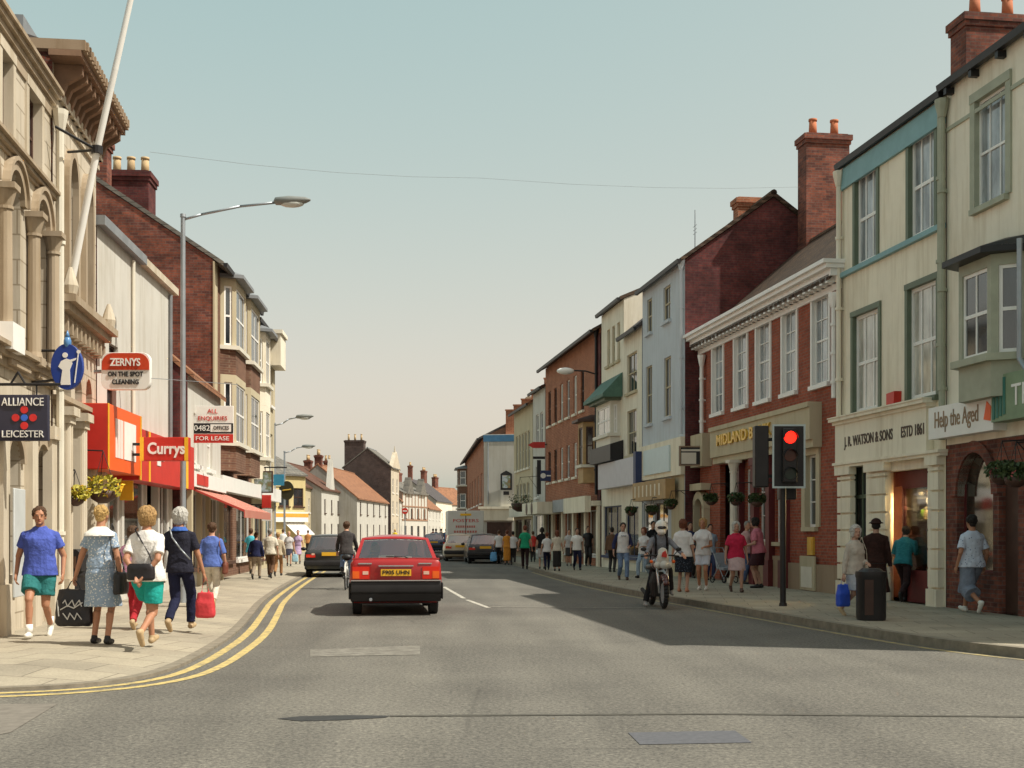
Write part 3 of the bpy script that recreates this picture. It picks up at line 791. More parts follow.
# --- tall old brick building with oriel bays
P0 = on_line(LA2, LB2, 213); P1 = on_line(LA2, LB2, 252)
b = Bld('tall_brick_building', 'tall old red brick building with oriel bay windows and a bare side gable', P0, P1)
W = b.w; ze = b.z(215, 262)
ub = [(W*.16, W*.48), (W*.56, W*.9)]
b.win(.5, W*.45, .6, 2.5, 2, 1, M['brown'], M['shopglass']); b.win(W*.55, W-.5, .6, 2.5, 2, 1, M['white'], M['shopglass'])
b.shell(ze, 9.5, 12.3, 4.4, M['brick_brown'], M['brick_old'], M['slate_grey'], ov=.3)
m = MB(); m.box(-.02, .5, -.05, .0, .12, ze-.05); m.cut(); m.box(W-.3, W, -.05, .0, .12, ze-.05); b.part('quoins', m, M['buff'])
m = MB(); m.box(0, W, -.3, -.002, 2.7, 3.15); b.part('shop_fascia', m, M['white'])
def oriel(b, u0, u1, zlo, zhi, pr=.75, sl=.35, floors=2, wm=None, fm=None, gm=None, roofm=None, spm=None):
    """a projecting bay with canted sides: sill, spandrels, windows and a lead cap"""
    wm = wm or M['buff']; prof = [(u0, 0), (u0+sl, -pr), (u1-sl, -pr), (u1, 0)]
    m = MB(); q_ = MB(); fh = (zhi-zlo)/floors
    for f in range(floors):
        za = zlo+f*fh; q_.prism_z([(x, y) for x, y in prof], za, za+fh*.3); m.prism_z(prof, za+fh*.92, za+fh-.003)
        q_.cut()
        for (xa, ya), (xb, yb) in zip(prof, prof[1:]):
            d = Vector((xb-xa, yb-ya)); L = d.length; d /= L; nn = Vector((-d.y, d.x))
            for q in ((0, .12), (L-.12, L)):
                a = Vector((xa, ya))+d*q[0]; c = Vector((xa, ya))+d*q[1]
                m.prism_z([tuple(a), tuple(c), tuple(c+nn*.14), tuple(a+nn*.14)], za+fh*.3, za+fh*.92)
    o = b.part('oriel_bay', m, wm); b.part('spandrel', q_, spm or wm, o)
    for f in range(floors):
        za = zlo+f*fh+fh*.3; zb = zlo+f*fh+fh*.92
        m = MB(); g = MB()
        for (xa, ya), (xb, yb) in zip(prof, prof[1:]):
            A = Vector((xa, ya)); d = Vector((xb-xa, yb-ya)); L = d.length; d /= L; nn = Vector((-d.y, d.x))
            def bar(s0, s1, z0, z1, t0=.03, t1=.08):
                p = [A+d*s0+nn*t0, A+d*s1+nn*t0, A+d*s1+nn*t1, A+d*s0+nn*t1]; m.prism_z([tuple(q) for q in p], z0, z1)
            i0, i1 = .12, L-.12
            bar(i0, i0+.06, za, zb); bar(i1-.06, i1, za, zb); bar(i0+.06, i1-.06, za, za+.07); bar(i0+.06, i1-.06, zb-.06, zb); bar(i0+.06, i1-.06, (za+zb)/2-.03, (za+zb)/2+.03)
            if L > .9: bar(L/2-.02, L/2+.02, za+.07, zb-.06, .035, .07)
            p = [A+d*i0+nn*.05, A+d*i1+nn*.05, A+d*i1+nn*.06, A+d*i0+nn*.06]; g.prism_z([tuple(q) for q in p], za+.01, zb-.01)
        w = b.part('bay_window', m, fm or M['white'], o); b.part('pane', g, gm or M['glass'], w)
        prof2 = [(u0-.08, 0), (u0+sl-.07, -pr-.12), (u1-sl+.07, -pr-.12), (u1+.08, 0)]
        m = MB(); m.prism_z(prof2, za-.12, za-.001); b.part('bay_sill', m, M['offwhite'] if wm is not M['sage'] else wm, o)
    pr3 = [(u0-.15, 0), (u0+sl-.12, -pr-.25), (u1-sl+.12, -pr-.25), (u1+.15, 0)]
    m = MB(); m.prism_z(pr3, zhi, zhi+.1)
    k0 = len(m.v); n = 4
    top = [(u0+.1, 0), (u0+sl, -pr*.4), (u1-sl, -pr*.4), (u1-.1, 0)]
    vs = [(x, y, zhi+.101) for x, y in pr3]+[(x, y, zhi+.28) for x, y in top]
    m._add(vs, [(0, 1, 5, 4), (1, 2, 6, 5), (2, 3, 7, 6), (4, 5, 6, 7)])
    b.part('bay_roof', m, roofm or M['lead'], o)
    return o
for (a, c) in ub: oriel(b, a, c, 3.35, ze-.25, .42, .26, 2, M['buff'], spm=M['brick_brown'])
cpt = b.loc(at(133, 175, 38.6)); cz = CAM_H+(HZ-178)/F*38.6
b.chimney((1.0, cpt.y-.62), (2.0, cpt.y+.62), 9.8, cz, 3, M['brick_dark'], M['potbuff'], .55)
b.chimney((.02, b.loc(at(101, 150, 37.2)).y-.25), (.6, b.loc(at(101, 150, 37.2)).y+.25), 10, CAM_H+(HZ-142)/F*37.2, 0, M['brick_old'])

# --- next: narrow bay-fronted, then the one with the big box cornice
P0 = on_line(LA2, LB2, 252.3); P1 = on_line(LA2, LB2, 275)
b = Bld('cornice_building', 'pale building with jutting box cornice at the far end of the brick bays', P0, P1)
W = b.w; ze = b.z(262, 330)
for j in range(3):
    for z0, z1 in ((3.6, 5.4), (6.5, 8.2)): b.win(W*(.12+.3*j), W*(.12+.3*j)+1.1, z0, z1, 2, 2, M['white'], M['glass'])
b.win(.6, W*.45, .5, 2.5, 2, 1, M['brown'], M['shopglass']); b.win(W*.55, W-.5, .5, 2.5, 2, 1, M['white'], M['shopglass'])
b.shell(ze, 9, ze+1.4, 4.5, M['buff'], M['brick_old'], M['slate_grey'], ov=.2)
m = MB(); m.box(W*.75, W+.1, -.42, .0, ze-1.0, ze+.25); m.box(W*.74, W+.15, -.5, .0, ze+.252, ze+.4); b.part('box_cornice', m, M['cream2'])
oriel(b, W*.05, W*.32, 3.4, ze-.4, .4, .25, 2, M['cream2'])
m = MB(); m.box(0, W, -.25, -.002, 2.7, 3.2); b.part('shop_fascia', m, M['white'])

# --- far left houses stepping round the bend
def house(name, label, P0, P1, ze, zr, wm, gm, rm, d=8, wins=(), ry=None, cat='house', chim=(), fm=None, nwin=3, rows=((.55, 2.3), (3.3, 4.6)), ww=.9, group=None, pm=None):
    b = Bld(name, label, P0, P1, cat, group); W = b.w
    for (z0, z1) in rows:
        if z1 > ze-.15: continue
        for j in range(nwin):
            cx = W*(j+.5)/nwin; b.win(cx-ww/2, cx+ww/2, z0, z1, 2, 2, fm or M['white'], pm or M['glass'], rec=.05, t=.06)
    b.shell(ze, d, zr, ry, wm, gm, rm, ov=.2, gutter=False, verge=.05)
    for (f0, f1, yy, z0, z1, pots, *mt) in chim:
        b.chimney((W*f0-.35, yy-.35), (W*f1+.35, yy+.35), z0, z1, pots, M[mt[0]] if mt else M['brick_old'], M['potbuff'], .6)
    return b
def G(px, Y): return ((px-512)/F*Y, Y)
b = house('corner_shop', 'yellow rendered corner shop with grey hipped roof and orange striped fascia', G(262, 88), G(305.5, 91), 5.5, 7.4, M['yellow_wall'], M['grey_render'], M['slate_grey'], 9, nwin=3, rows=((3.3, 4.6),), cat='shop', fm=M['brown'], chim=((.45, .88, 4.5, 6.4, 7.5, 5, 'grey_render'),))
m = MB(); m.box(.1, b.w-.05, -.35, -.002, 2.2, 2.9); f = b.part('shop_fascia', m, M['white']); m = MB(); m.box(.1, b.w-.05, -.37, -.351, 2.55, 2.8); b.part('fascia_stripe', m, plain('amber_stripe', (.75, .36, .06), .5), f)
m = MB(); m.prism_x([(-.01, 2.15), (-.01, 2.1), (-1.2, 1.3), (-1.2, 1.36)], 2, b.w-.2); b.part('awning', m, M['white'])
b = house('gabled_house', 'grey gabled house end with brown red roof left of the white terrace', G(300, 112), G(312, 120), 5.6, 7.9, M['buff'], M['grey_render'], M['redtile'], 7, nwin=2, chim=((.05, .8, 3.5, 6.8, 8.3, 5, 'grey_render'),))
b = house('white_house', 'white house with four narrow windows and a tiled roof in the left terrace', G(321.5, 119), G(347, 133), 5.5, 8.0, M['white_wall'], M['grey_render'], M['redtile'], 8, nwin=4, fm=M['brown'], ww=.7, chim=((.97, .99, 4, 7.0, 8.9, 3),))
m = MB(); m.prism_y([(b.w*.3, 5.45), (b.w*.3+2.4, 5.45), (b.w*.3+1.2, 8.6)], -.06, .4); b.part('gablet', m, M['white_wall'])
b = house('white_house', 'cream house under an orange pantile roof below the tall dark block', G(357, 128), G(388, 150), 4.9, 8.2, M['white_wall'], M['grey_render'], M['pantile'], 8, nwin=5, fm=M['brown'], ww=.8, chim=((.03, .03, 4, 7.4, 9.2, 4), (.25, .25, 4, 7.4, 8.9, 2)))
b = house('dark_brick_block', 'tall dark brick block with slate roof towering over the orange roofed terrace', G(391, 152), G(399, 158), 9.2, 11.4, M['stone'], M['brick_soot'], M['slate_grey'], 5.7, nwin=2, rows=((.6, 2.6), (3.6, 5.2), (6.2, 7.9)), cat='building')
c = b.chimney((.02, 3.3), (1.4, 5.6), 8.5, 12.4, 3, M['brick_soot'], M['potbuff'], .8)
m = MB(); m.prism_y([(0, 9.2), (b.w, 9.2), (b.w/2, 11.2)], -.2, .3); m.cyl((b.w/2, .05, 11.1), (b.w/2, .05, 11.9), .12, .03, 8); b.part('gablet', m, M['stone'])
b = house('terrace_house', 'long pale house with orange pantiles just right of the dark block', G(399.5, 160), G(404, 172), 5.5, 8.5, M['white_wall'], M['grey_render'], M['pantile'], 7, nwin=3)
b = house('timbered_house', 'white timber framed pair of gables with red brown beams at the street bend', G(402, 166), G(427.5, 176), 6.6, 8.4, M['white_wall'], M['grey_render'], M['slate_grey'], 8, nwin=4, chim=((.75, .95, 4, 8, 9.6, 5),), fm=M['redtile'])
m = MB()
for x in (b.w*.25, b.w*.75):
    m.cut(); m.prism_y([(x-1.3, 6.5), (x+1.3, 6.5), (x, 8.7)], -.35, .5)
b.part('gablet', m, M['slate_grey'])
m = MB()
for j in range(9): m.box(b.w*j/8.2, b.w*j/8.2+.16, -.06, -.002, 3.1, 6.5)
m.box(0, b.w, -.07, -.003, 3.0, 3.2); m.box(0, b.w, -.07, -.003, 4.8, 4.95); b.part('timber_framing', m, plain('faded_timber', (.3, .17, .11), .7))
b = house('shop_house', 'low house with orange pantile roof beyond the timbered gables', G(428, 178), G(441, 196), 4.8, 8.0, M['white_wall'], M['grey_render'], M['pantile'], 8, nwin=4)
b = house('slate_house', 'slate roofed house with a cluster of chimney pots at the far bend', G(436, 205), G(452, 222), 6.5, 10.0, M['cream2'], M['grey_render'], M['slate'], 9, nwin=4, chim=((.1, .1, 4.5, 9, 12.2, 4), (.8, .9, 4.5, 9, 12.0, 4)))
b = house('far_house', 'most distant pale house closing the view behind the box van', G(450, 228), G(476, 238), 6.4, 9.5, M['white_wall'], M['grey_render'], M['pantile'], 9, nwin=5, chim=((.25, .3, 4.5, 9, 11.4, 4),))
# ============================================================ RIGHT SIDE
RA, RB = 11.34, -.144
# --- charity shop building at the right edge
P0 = on_line(RA, RB, 946.5); P1 = (RA+RB*14.9, 14.9)
b = Bld('end_building', 'pale cream three storey end building with bay window over a brick charity shop', P0, P1)
W = b.w; ze = b.z(985, 62)
u0, u1, za, zb = b.rect(976, 92, 1007, 202); b.win(u0, u1, za, zb, 3, 2, M['white'], M['sky_pane'], sur=M['sage'], surw=.16)
b.win(u0+2.9, u1+2.9, za, zb, 3, 2, M['white'], M['sky_pane'], sur=M['sage'], surw=.16)
zgf = b.z(985, 440)
# arched shop window and door in the brick ground floor
ua, ub_ = b.u(957), b.u(993); za = b.z(976, 572); zt = b.z(976, 452)
b.win(ua, ub_, za, zt, 1, 1, M['maroon'], M['shopglass'], sill=False, rec=.14, arch=(ub_-ua)*.6, t=.03)
ud0, ud1 = b.u(999), b.u(1018); b.hole(ud0, ud1, .12, b.z(1008, 470))
b.win(ud1+.5, ud1+2.2, .8, zt, 1, 1, M['maroon'], M['shopglass'], rec=.2, arch=.7)
m = MB(); b.front(m, .004, W-.004, zgf, ze); b.part('wall', m, M['cream2'])
m = MB(); b.front(m, .004, W-.004, .05, zgf-.002, .22); arch_ring(m, (ua+ub_)/2, zt-(ub_-ua)*.6, (ub_-ua)/2, (ub_-ua)*.6, .2, -.04, .0); b.part('brick_ground_floor', m, M['brick_old'])
hh, aa = b.holes, b.arches; b.holes, b.arches = [], []
m = MB(); d = 7.5
for x in (.004, W-.004): m.quad((x, 0, .05), (x, d, .05), (x, d, ze), (x, d/2, ze+2.5), (x, 0, ze))
m.quad((0, d, .05), (W, d, .05), (W, d, ze), (0, d, ze)); b.part('gable_wall', m, M['brick_dark'])
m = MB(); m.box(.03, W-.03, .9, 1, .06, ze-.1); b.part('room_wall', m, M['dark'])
m = MB(); m.prism_x([(-.06, ze-.05), (d/2, ze+2.52), (d+.3, ze-.2), (d+.3, ze-.05), (d/2, ze+2.67), (-.06, ze+.1)], -.02, W+.05); b.part('roof', m, M['slate'])
m = MB(); m.prism_x([(-.2, ze+.06), (-.18, ze-.06), (-.07, ze-.06), (-.065, ze+.06)], -.02, W+.05)
for j in range(9): m.box(.2+j*.9, .3+j*.9, -.16, -.002, ze-.18, ze-.062)
b.part('gutter', m, M['black'])
m = MB(); m.box(.0, W, -.03, -.001, b.z(985, 108), b.z(985, 104)); b.part('string_course', m, M['sage'])
m = MB(); m.box(ud0, ud1, .12, .17, .12, b.z(1008, 470)); b.part('door', m, M['brown'])
f0_, f1_ = b.u(957, .45), b.u(989, .45); o = oriel(b, max(.03, f0_-.3), f1_+.42, b.z(972, 400, .45), b.z(972, 262, .45), .45, .36, 1, M['sage'], M['white'], M['glass'], M['black'])
m = MB(); m.tube([(f1_+.5, -.2, b.z(985, 258)), (f1_+.5, -.2, b.z(985, 370)), (f1_+.75, -.12, b.z(985, 392))], .045); b.part('bay_downpipe', m, M['galv'])
# fascia
f0, f1, fz0, fz1 = b.u(931, .2), b.u(996, .2), b.z(963, 435, .2), b.z(963, 402, .2)
m = MB(); m.box(f0, f1, -.25, -.005, fz0, fz1); fa = b.part('shop_fascia', m, M['white'])
lettering('Help the Aged', .42, fa, plain('tan_letter', (.3, .2, .12), .6), ((f0+f1)/2-.12, -.256, (fz0+fz1)/2+.03), width=(f1-f0)*.68)
m = MB(); m.prism_y([(f1-.3, fz0+.2), (f1-.08, fz0+.16), (f1-.06, fz0+.4), (f1-.2, fz0+.5)], -.262, -.251); b.part('fascia_emblem', m, M['orange'], fa)
m = MB(); m.box(f1+.03, f1+2.6, -.3, -.005, fz0+.12, fz1+.3); fg = b.part('shop_fascia', m, plain('pale_green_board', (.2, .28, .17), .5, .15))
for j in range(4): 
    m = MB(); m.box(f1+.08+j*.11, f1+.15+j*.11, -.312, -.301, fz0+.16+.02*j, fz1+.25); b.part('fascia_emblem', m, plain('deep_green', (.03, .16, .13), .5), fg)
lettering('TH', .5, fg, M['white'], (f1+1.0, -.307, (fz0+fz1)/2+.2))
cy = 1.2; q0 = b.loc(at(948, 40, 22.9)); 
b.downpipe(.02, zgf+.1, ze-.4, M['sage'], .06, -.1)
END = b

# --- cream three storey shop
P0 = on_line(RA, RB, 842); P1 = on_line(RA, RB, 946)
b = Bld('cream_shop', 'cream painted three storey shop with dull green window surrounds and pale blue eaves board', P0, P1, 'shop')
W = b.w; ze = b.z(893, 132)
for x0, y0, x1, y1 in ((857, 174, 876, 262), (911, 136, 934, 236)):
    u0, u1, za, zb = b.rect(x0, y0, x1, y1); b.win(u0-.06, u1+.06, b.z(893, 249), b.z(893, 152), 3, 2, M['white'], M['sky_pane'], sill=False, sur=M['green'], surw=.11, t=.075)
for x0, y0, x1, y1 in ((855, 312, 878, 411), (910, 284, 936, 398)):
    u0, u1, za, zb = b.rect(x0, y0, x1, y1); b.win(u0-.06, u1+.06, za, zb, 3, 2, M['white'], M['net'], sill=True, sur=M['green'], surw=.11, t=.075)
zf0, zf1 = b.z(880, 458), b.z(880, 418)
u1_, u2_, u3_ = b.u(850), b.u(866), b.u(886)
b.hole(u1_, u2_, .3, zf0-.12)
ush0, ush1 = b.u(886), b.u(928); zsp = b.z(905, 470)
b.hole(ush0, ush1, .12, zsp)
b.shell(ze, 7.5, ze+2.2, 3.75, M['cream'], M['brick_dark'], M['slate'], ov=.06, backdrop=False)
c0, c1 = b.loc(at(961, 40, 27.8)), b.loc(at(1032, 40, 27.8)); b.chimney((.3, c0.y), (1.0, c1.y), ze-.2, CAM_H+(HZ-13)/F*27.6, 2, M['brick_old'], M['pot'], .55)
m = MB(); m.box(-.0, W, -.07, -.001, ze-.52, ze-.08); b.part('eaves_board', m, M['teal'])
m = MB(); m.box(0, W, -.1, -.001, b.z(893, 254), b.z(893, 249)); b.part('string_course', m, M['teal'])
m = MB(); fe = b.u(926, .16); m.box(.0, fe, -.16, -.002, zf0, zf1); fa = b.part('shop_fascia', m, M['cream'])
b.cornice(0, fe, zf1, [(.07, .2), (.07, .28), (.03, .3)], M['cream'], 'fascia_cornice'); b.cornice(0, W, zf0-.12, [(.06, .16), (.058, .2)], M['cream'], 'architrave')
lt = plain('brown_letter', (.09, .06, .045), .6)
lettering('J. R. WATSON & SONS', .3, fa, lt, (W*.36, -.167, (zf0+zf1)/2), width=W*.5, bold=.004)
lettering('ESTᴰ 1861' if False else 'ESTD 1861', .3, fa, lt, (W*.79, -.167, (zf0+zf1)/2), width=W*.2, bold=.004)
for p0, p1 in ((838, 851), (867, 886), (928.5, 939)):
    x0, x1 = b.u(p0, .1), b.u(p1, .1); x0 = max(x0, .01); m = MB(); zz = .12; j = 0
    while zz < zf0-.3:
        h = min(.36, zf0-.28-zz); m.box(x0, x1, -.12 if j else -.16, -.001, zz, zz+h-.04); m.box(x0+.04, x1-.04, -.06, -.002, zz+h-.04, zz+h); zz += h; j += 1
    m.box(x0-.04, x1+.04, -.17, -.001, zf0-.28, zf0-.122); b.part('pilaster', m, M['cream'])
# narrow side window and recessed display
m = MB(); m.box(u1_, u1_+.06, .1, .16, .3, zf0-.12); m.box(u2_-.06, u2_, .1, .16, .3, zf0-.12); m.box((u1_+u2_)/2-.02, (u1_+u2_)/2+.02, .1, .15, .3, zf0-.12); m.box(u1_, u2_, .1, .155, zf0-.8, zf0-.72)
w = b.part('window', m, M['green']); g = MB(); g.box(u1_, u2_, .13, .145, .3, zf0-.12); b.part('pane', g, M['glass'], w)
m = MB(); m.box(ush0-1.2, ush1+.1, 1.9, 2.0, .12, zsp+.1); m.box(ush0-1.2, ush0-1.1, .2, 1.9, .12, zsp+.1); m.box(ush1+.02, ush1+.1, .2, 1.9, .12, zsp+.1); m.box(ush0-1.2, ush1+.1, .17, 2, zsp+.1, zsp+.2); m.box(ush0-1.2, ush1+.1, .17, 2, .06, .12)
b.part('shop_interior', m, plain('warm_shop_wall', (.12, .045, .03), .8, .4))
m = MB(); xs = b.u(902, -.2)
m.box(xs, ush1, .2, .9, .12, .75); b.part('stall_riser', m, M['maroon'])
m = MB(); m.box(xs, xs+.06, .2, .26, .75, zsp); m.box(ush1-.05, ush1, .2, .26, .75, zsp); m.box(xs, ush1, .2, .26, zsp-.35, zsp); m.box(ush0, xs, .2, .26, zsp-.3, zsp)
w = b.part('window', m, M['maroon']); g = MB(); g.box(xs+.06, ush1-.05, .22, .23, .75, zsp-.35); b.part('pane', g, clear_glass('shop_clear', add=-.03), w)
rg = random.Random(5); gm = [plain('goods_gold', (.6, .36, .1), .5), plain('goods_red', (.5, .05, .04), .5), plain('goods_white', (.7, .65, .5), .5), plain('goods_green', (.2, .4, .05), .5), plain('goods_tan', (.45, .3, .15), .5)]
m = MB()
for zz in (.76, 1.25, 1.75, 2.2):
    m.cur = 2
    if zz > .8: m.box(xs+.1, ush1-.06, .35, .85, zz-.03, zz)
    x = xs+.12
    while x < ush1-.15:
        ww = rg.uniform(.07, .16); h = rg.uniform(.12, .34); m.cur = rg.choice([0, 0, 1, 2, 3, 4, 4]); y = rg.uniform(.38, .6)
        if rg.random() < .5: m.cyl((x+ww/2, y+.08, zz+.001), (x+ww/2, y+.08, zz+h), ww/2, ww/2*rg.uniform(.4, 1), 8)
        else: m.box(x, x+ww*.9, y, y+.15, zz+.001, zz+h)
        x += ww+.03
b.part('window_display', m, gm)
for j in range(3):
    l = MB(); l.ell((xs+.2+.33*j, .5, zsp-.45), (.045, .045, .045), 8, 6); b.part('spotlight', l, CACHE.setdefault('lamp', emit('spot_glow', (1, .62, .2), 7)), None, True)
lp = bpy.data.lights.new('shop_lamp', 'POINT'); lp.energy = 130; lp.color = (1, .65, .3); lp.shadow_soft_size = .1
lo = bpy.data.objects.new('shop_lamp', lp); COL.objects.link(lo); lo.parent = b.e; lo.location = (xs+.5, .55, zsp-.6)
bx = MB(); q = b.rect(889, 392, 897, 407, .1); bx.prism_y([(q[0], q[3]-.02), (q[0], q[2]), (q[1]-.03, q[2]), (q[1], q[3])], -.16, -.002); b.part('alarm_box', bx, M['redp'])
b.downpipe(.06, zf1+.2, ze-.3, M['cream2'], .06, -.1, True); b.downpipe(W-.02, zf1+.3, ze-.3, M['sage'], .06, -.1, False)
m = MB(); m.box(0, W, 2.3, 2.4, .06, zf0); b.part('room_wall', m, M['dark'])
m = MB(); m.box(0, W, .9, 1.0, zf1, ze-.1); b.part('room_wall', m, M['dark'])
CREAM = b

# --- red brick bank with white sashes
P0 = on_line(RA, RB, 700); P1 = on_line(RA, RB, 841.5)
b = Bld('brick_bank', 'red brick bank with five white sash windows and a white modillion cornice', P0, P1, 'bank')
W = b.w; ze = 7.3
zw0, zw1 = b.z(765, 400), b.z(765, 322)
for x0, x1 in ((713, 723.5), (735, 747.5), (757, 770.5), (783, 797), (813, 829.5)):
    u0, u1 = b.u(x0), b.u(x1); zo = (b.z((x0+x1)/2, {713: 342, 735: 332, 757: 322, 783: 310, 813: 297}[x0])-zw1)*.5
    b.win(u0, u1, zw0+zo, zw1+zo, 3, 4, M['white'], M['sky_pane'], sur=M['white'], surw=.09, sillm=M['white'])
zb0, zb1 = b.z(770, 452), b.z(770, 420)
# ground floor: entrance, windows
ue0, ue1 = b.u(720), b.u(741); b.hole(ue0, ue1, .12, zb0-.12)
for x0, x1 in ((746, 756), (759.5, 770), (776, 786)):
    b.win(b.u(x0), b.u(x1), 1.25, zb0-.35, 2, 3, M['white'], M['shopglass'], sill=True, sillm=M['buff'])
u0, u1, za, zb = b.rect(806, 455, 817, 527); b.win(u0, u1, za, zb, 2, 3, M['white'], M['glass'], sur=M['buff'], surw=.22, sillm=M['buff'], rec=.1)
b.hole(b.u(701), b.u(707), .12, 2.5, .3)
b.shell(ze, 7.5, 10.1, 3.2, M['brick_red'], M['brick_dark'], M['brown_tile'], ov=.3, gutter=False)
b.cornice(0, W, ze-.42, [(.14, .06), (.12, .14), (.16, .3), (.1, .42), (.09, .5)], M['white'], dent=(.14, .2, .12, .3, .14))
m = MB(); m.box(-.0, b.u(712), -.3, -.002, zb0-.1, zb1+.05); m.box(ue0, b.u(822), -.3, -.002, zb0+.08, zb1); m.box(ue0, b.u(822), -.35, -.002, zb1+.001, zb1+.12); m.box(ue0, b.u(822), -.22, -.002, zb0-.1, zb0+.079)
fa = b.part('stone_fascia', m, M['buff'])
lettering('MIDLAND BANK', .42, fa, M['gold'], ((b.u(728)+b.u(783))/2, -.33, (zb0+zb1)/2+.1), width=abs(b.u(783)-b.u(728)), ext=.03, bold=.008)
for x in (b.u(743), b.u(757.8), b.u(773), b.u(788)):
    m = MB(); m.box(x-.14, x+.14, -.16, -.002, .12, zb0-.3); m.box(x-.19, x+.19, -.2, -.001, .121, .8); m.box(x-.18, x+.18, -.2, -.002, zb0-.299, zb0-.101); b.part('pilaster', m, M['maroon'])
m = MB(); x = b.u(744.5); column(m, x+.05, -.32, .12, zb0-.1, .11); b.part('column', m, M['offwhite'])
m = MB(); m.box(ue0, ue1, .3, .35, .12, zb0-.12); b.part('door', m, M['maroon'])
m = MB(); m.box(b.u(790), W, -.07, -.001, .06, .75); m.box(ue1, b.u(790), -.07, -.0012, .06, .9); b.part('plinth', m, M['stone_dark'])
u0, u1, za, zb = b.rect(804, 556, 819, 590); m = MB(); m.box(u0, u1, -.11, -.072, za, zb); ns = b.part('night_safe_panel', m, M['buff'])
m = MB(); m.box(u0+.12, u1-.14, -.125, -.111, za+.06, zb-.25); b.part('notice', m, M['offwhite'], ns)
u0, u1, za, zb = b.rect(809.5, 537, 815, 555); m = MB(); m.box(u0, u1, -.06, -.001, za, zb); m.box(u0+.04, u1-.04, -.075, -.061, za+.12, zb-.04); b.part('brass_plate', m, M['gold'])
m = MB(); x0, x1 = b.u(700.5), b.u(708); m.box(x0-.15, x0, -.2, -.001, .12, 2.3); m.box(x1, x1+.2, -.2, -.001, .12, 2.3); arch_ring(m, (x0+x1)/2, 2.2, (x1-x0)/2, .3, .22, -.2, -.001); m.box(x0-.25, x1+.3, -.3, -.001, 2.75, 2.95)
b.part('doorcase', m, M['buff'])
b.downpipe(b.u(705.5), zb1+.1, ze-.7, M['white'], .06, -.12); b.downpipe(W-.14, zb1+.1, ze-.7, M['white'], .06, -.12)
q = b.loc(at(829.5, 150, 38.4)); zt = CAM_H+(HZ-131)/F*38.2
b.chimney((.3, q.y-.68), (1.0, q.y+.68), 8.6, zt, 2, M['brick_old'], M['pot'], .55)
m = MB(); q0 = MB()
BANK = b

# --- blue-grey house with shopfront
RA2 = 10.89
P0 = on_line(RA2, RB, 642.5); P1 = on_line(RA2, RB, 685)
b = Bld('grey_shop', 'blue grey painted three storey shop against the dark brick gable', P0, P1, 'shop')
W = b.w; ze = b.z(663, 276)
for x0, y0, x1, y1 in ((647, 299, 652, 333), (663.5, 286, 670.5, 321), (646, 366, 652, 424), (664, 357, 671, 417)):
    u0, u1, za, zb = b.rect(x0, y0, x1, y1); b.win(u0, u1, za, zb, 2, 2, M['buff'], M['glass'], rec=.05, sillm=M['grey_wall'])
zf0, zf1 = b.z(663, 478), b.z(663, 446)
b.win(b.u(655), b.u(668), .7, 2.45, 2, 1, M['brown'], M['shopglass']); b.win(.15, b.u(653), .12, 2.45, 1, 3, M['white'], M['shopglass'], sill=False)
b.shell(ze, 5.6, b.z(685, 261)+2.05, 2.8, M['grey_wall'], M['brick_dark'], M['brown_tile'], ov=.15, verge=.08)
m = MB(); m.box(0, W, -.14, -.001, zf0, zf1+.12); fa = b.part('shop_fascia', m, M['cream']); m = MB(); m.box(b.u(649), b.u(675), -.2, -.141, zf0+.15, zf1-.06); b.part('fascia_board', m, plain('ice_blue', (.55, .66, .68), .4, .05), fa)
m = MB(); u0, u1, za, zb = b.rect(634, 481, 667, 500, .4); m.box(u0, u1, -.45, -.145, za, zb); sb = b.part('wooden_fascia', m, M['wood'])
lettering('BAKERY' if False else 'W BOYES', .35, sb, M['cream'], ((u0+u1)/2, -.457, (za+zb)/2), width=(u1-u0)*.7) if False else None
m = MB(); x = u0+.3
for j in range(7): m.box(x+j*(u1-u0-.6)/7, x+j*(u1-u0-.6)/7+.14, -.457, -.451, za+.12, zb-.12)
b.part('carved_ornament', m, M['cream'], sb)
m = MB(); m.box(b.u(672), b.u(684.5), -.02, -.001, .12, zf0); b.part('pilaster', m, M['buff'])
m = MB(); p = b.loc(at(695, 235, 38)); q = b.loc(at(695, 230, 41.2)); m.cyl((q.x, q.y, ze+.5), (q.x, q.y, CAM_H+(HZ-210)/F*41.2), .02, .015, 6)
for j in range(3): m.cyl((q.x-.2, q.y, ze+1.3+j*.12), (q.x+.2, q.y, ze+1.3+j*.12), .008, .008, 5)
b.part('aerial', m, M['galv']); b.downpipe(W-.12, zf1+.2, ze-.2, M['grey_wall'], .05)
b.chimney((W*.55, 2.3), (W*.55+.5, 3.2), ze+1, ze+2.45, 0, M['brick_orange'], M['pot'])

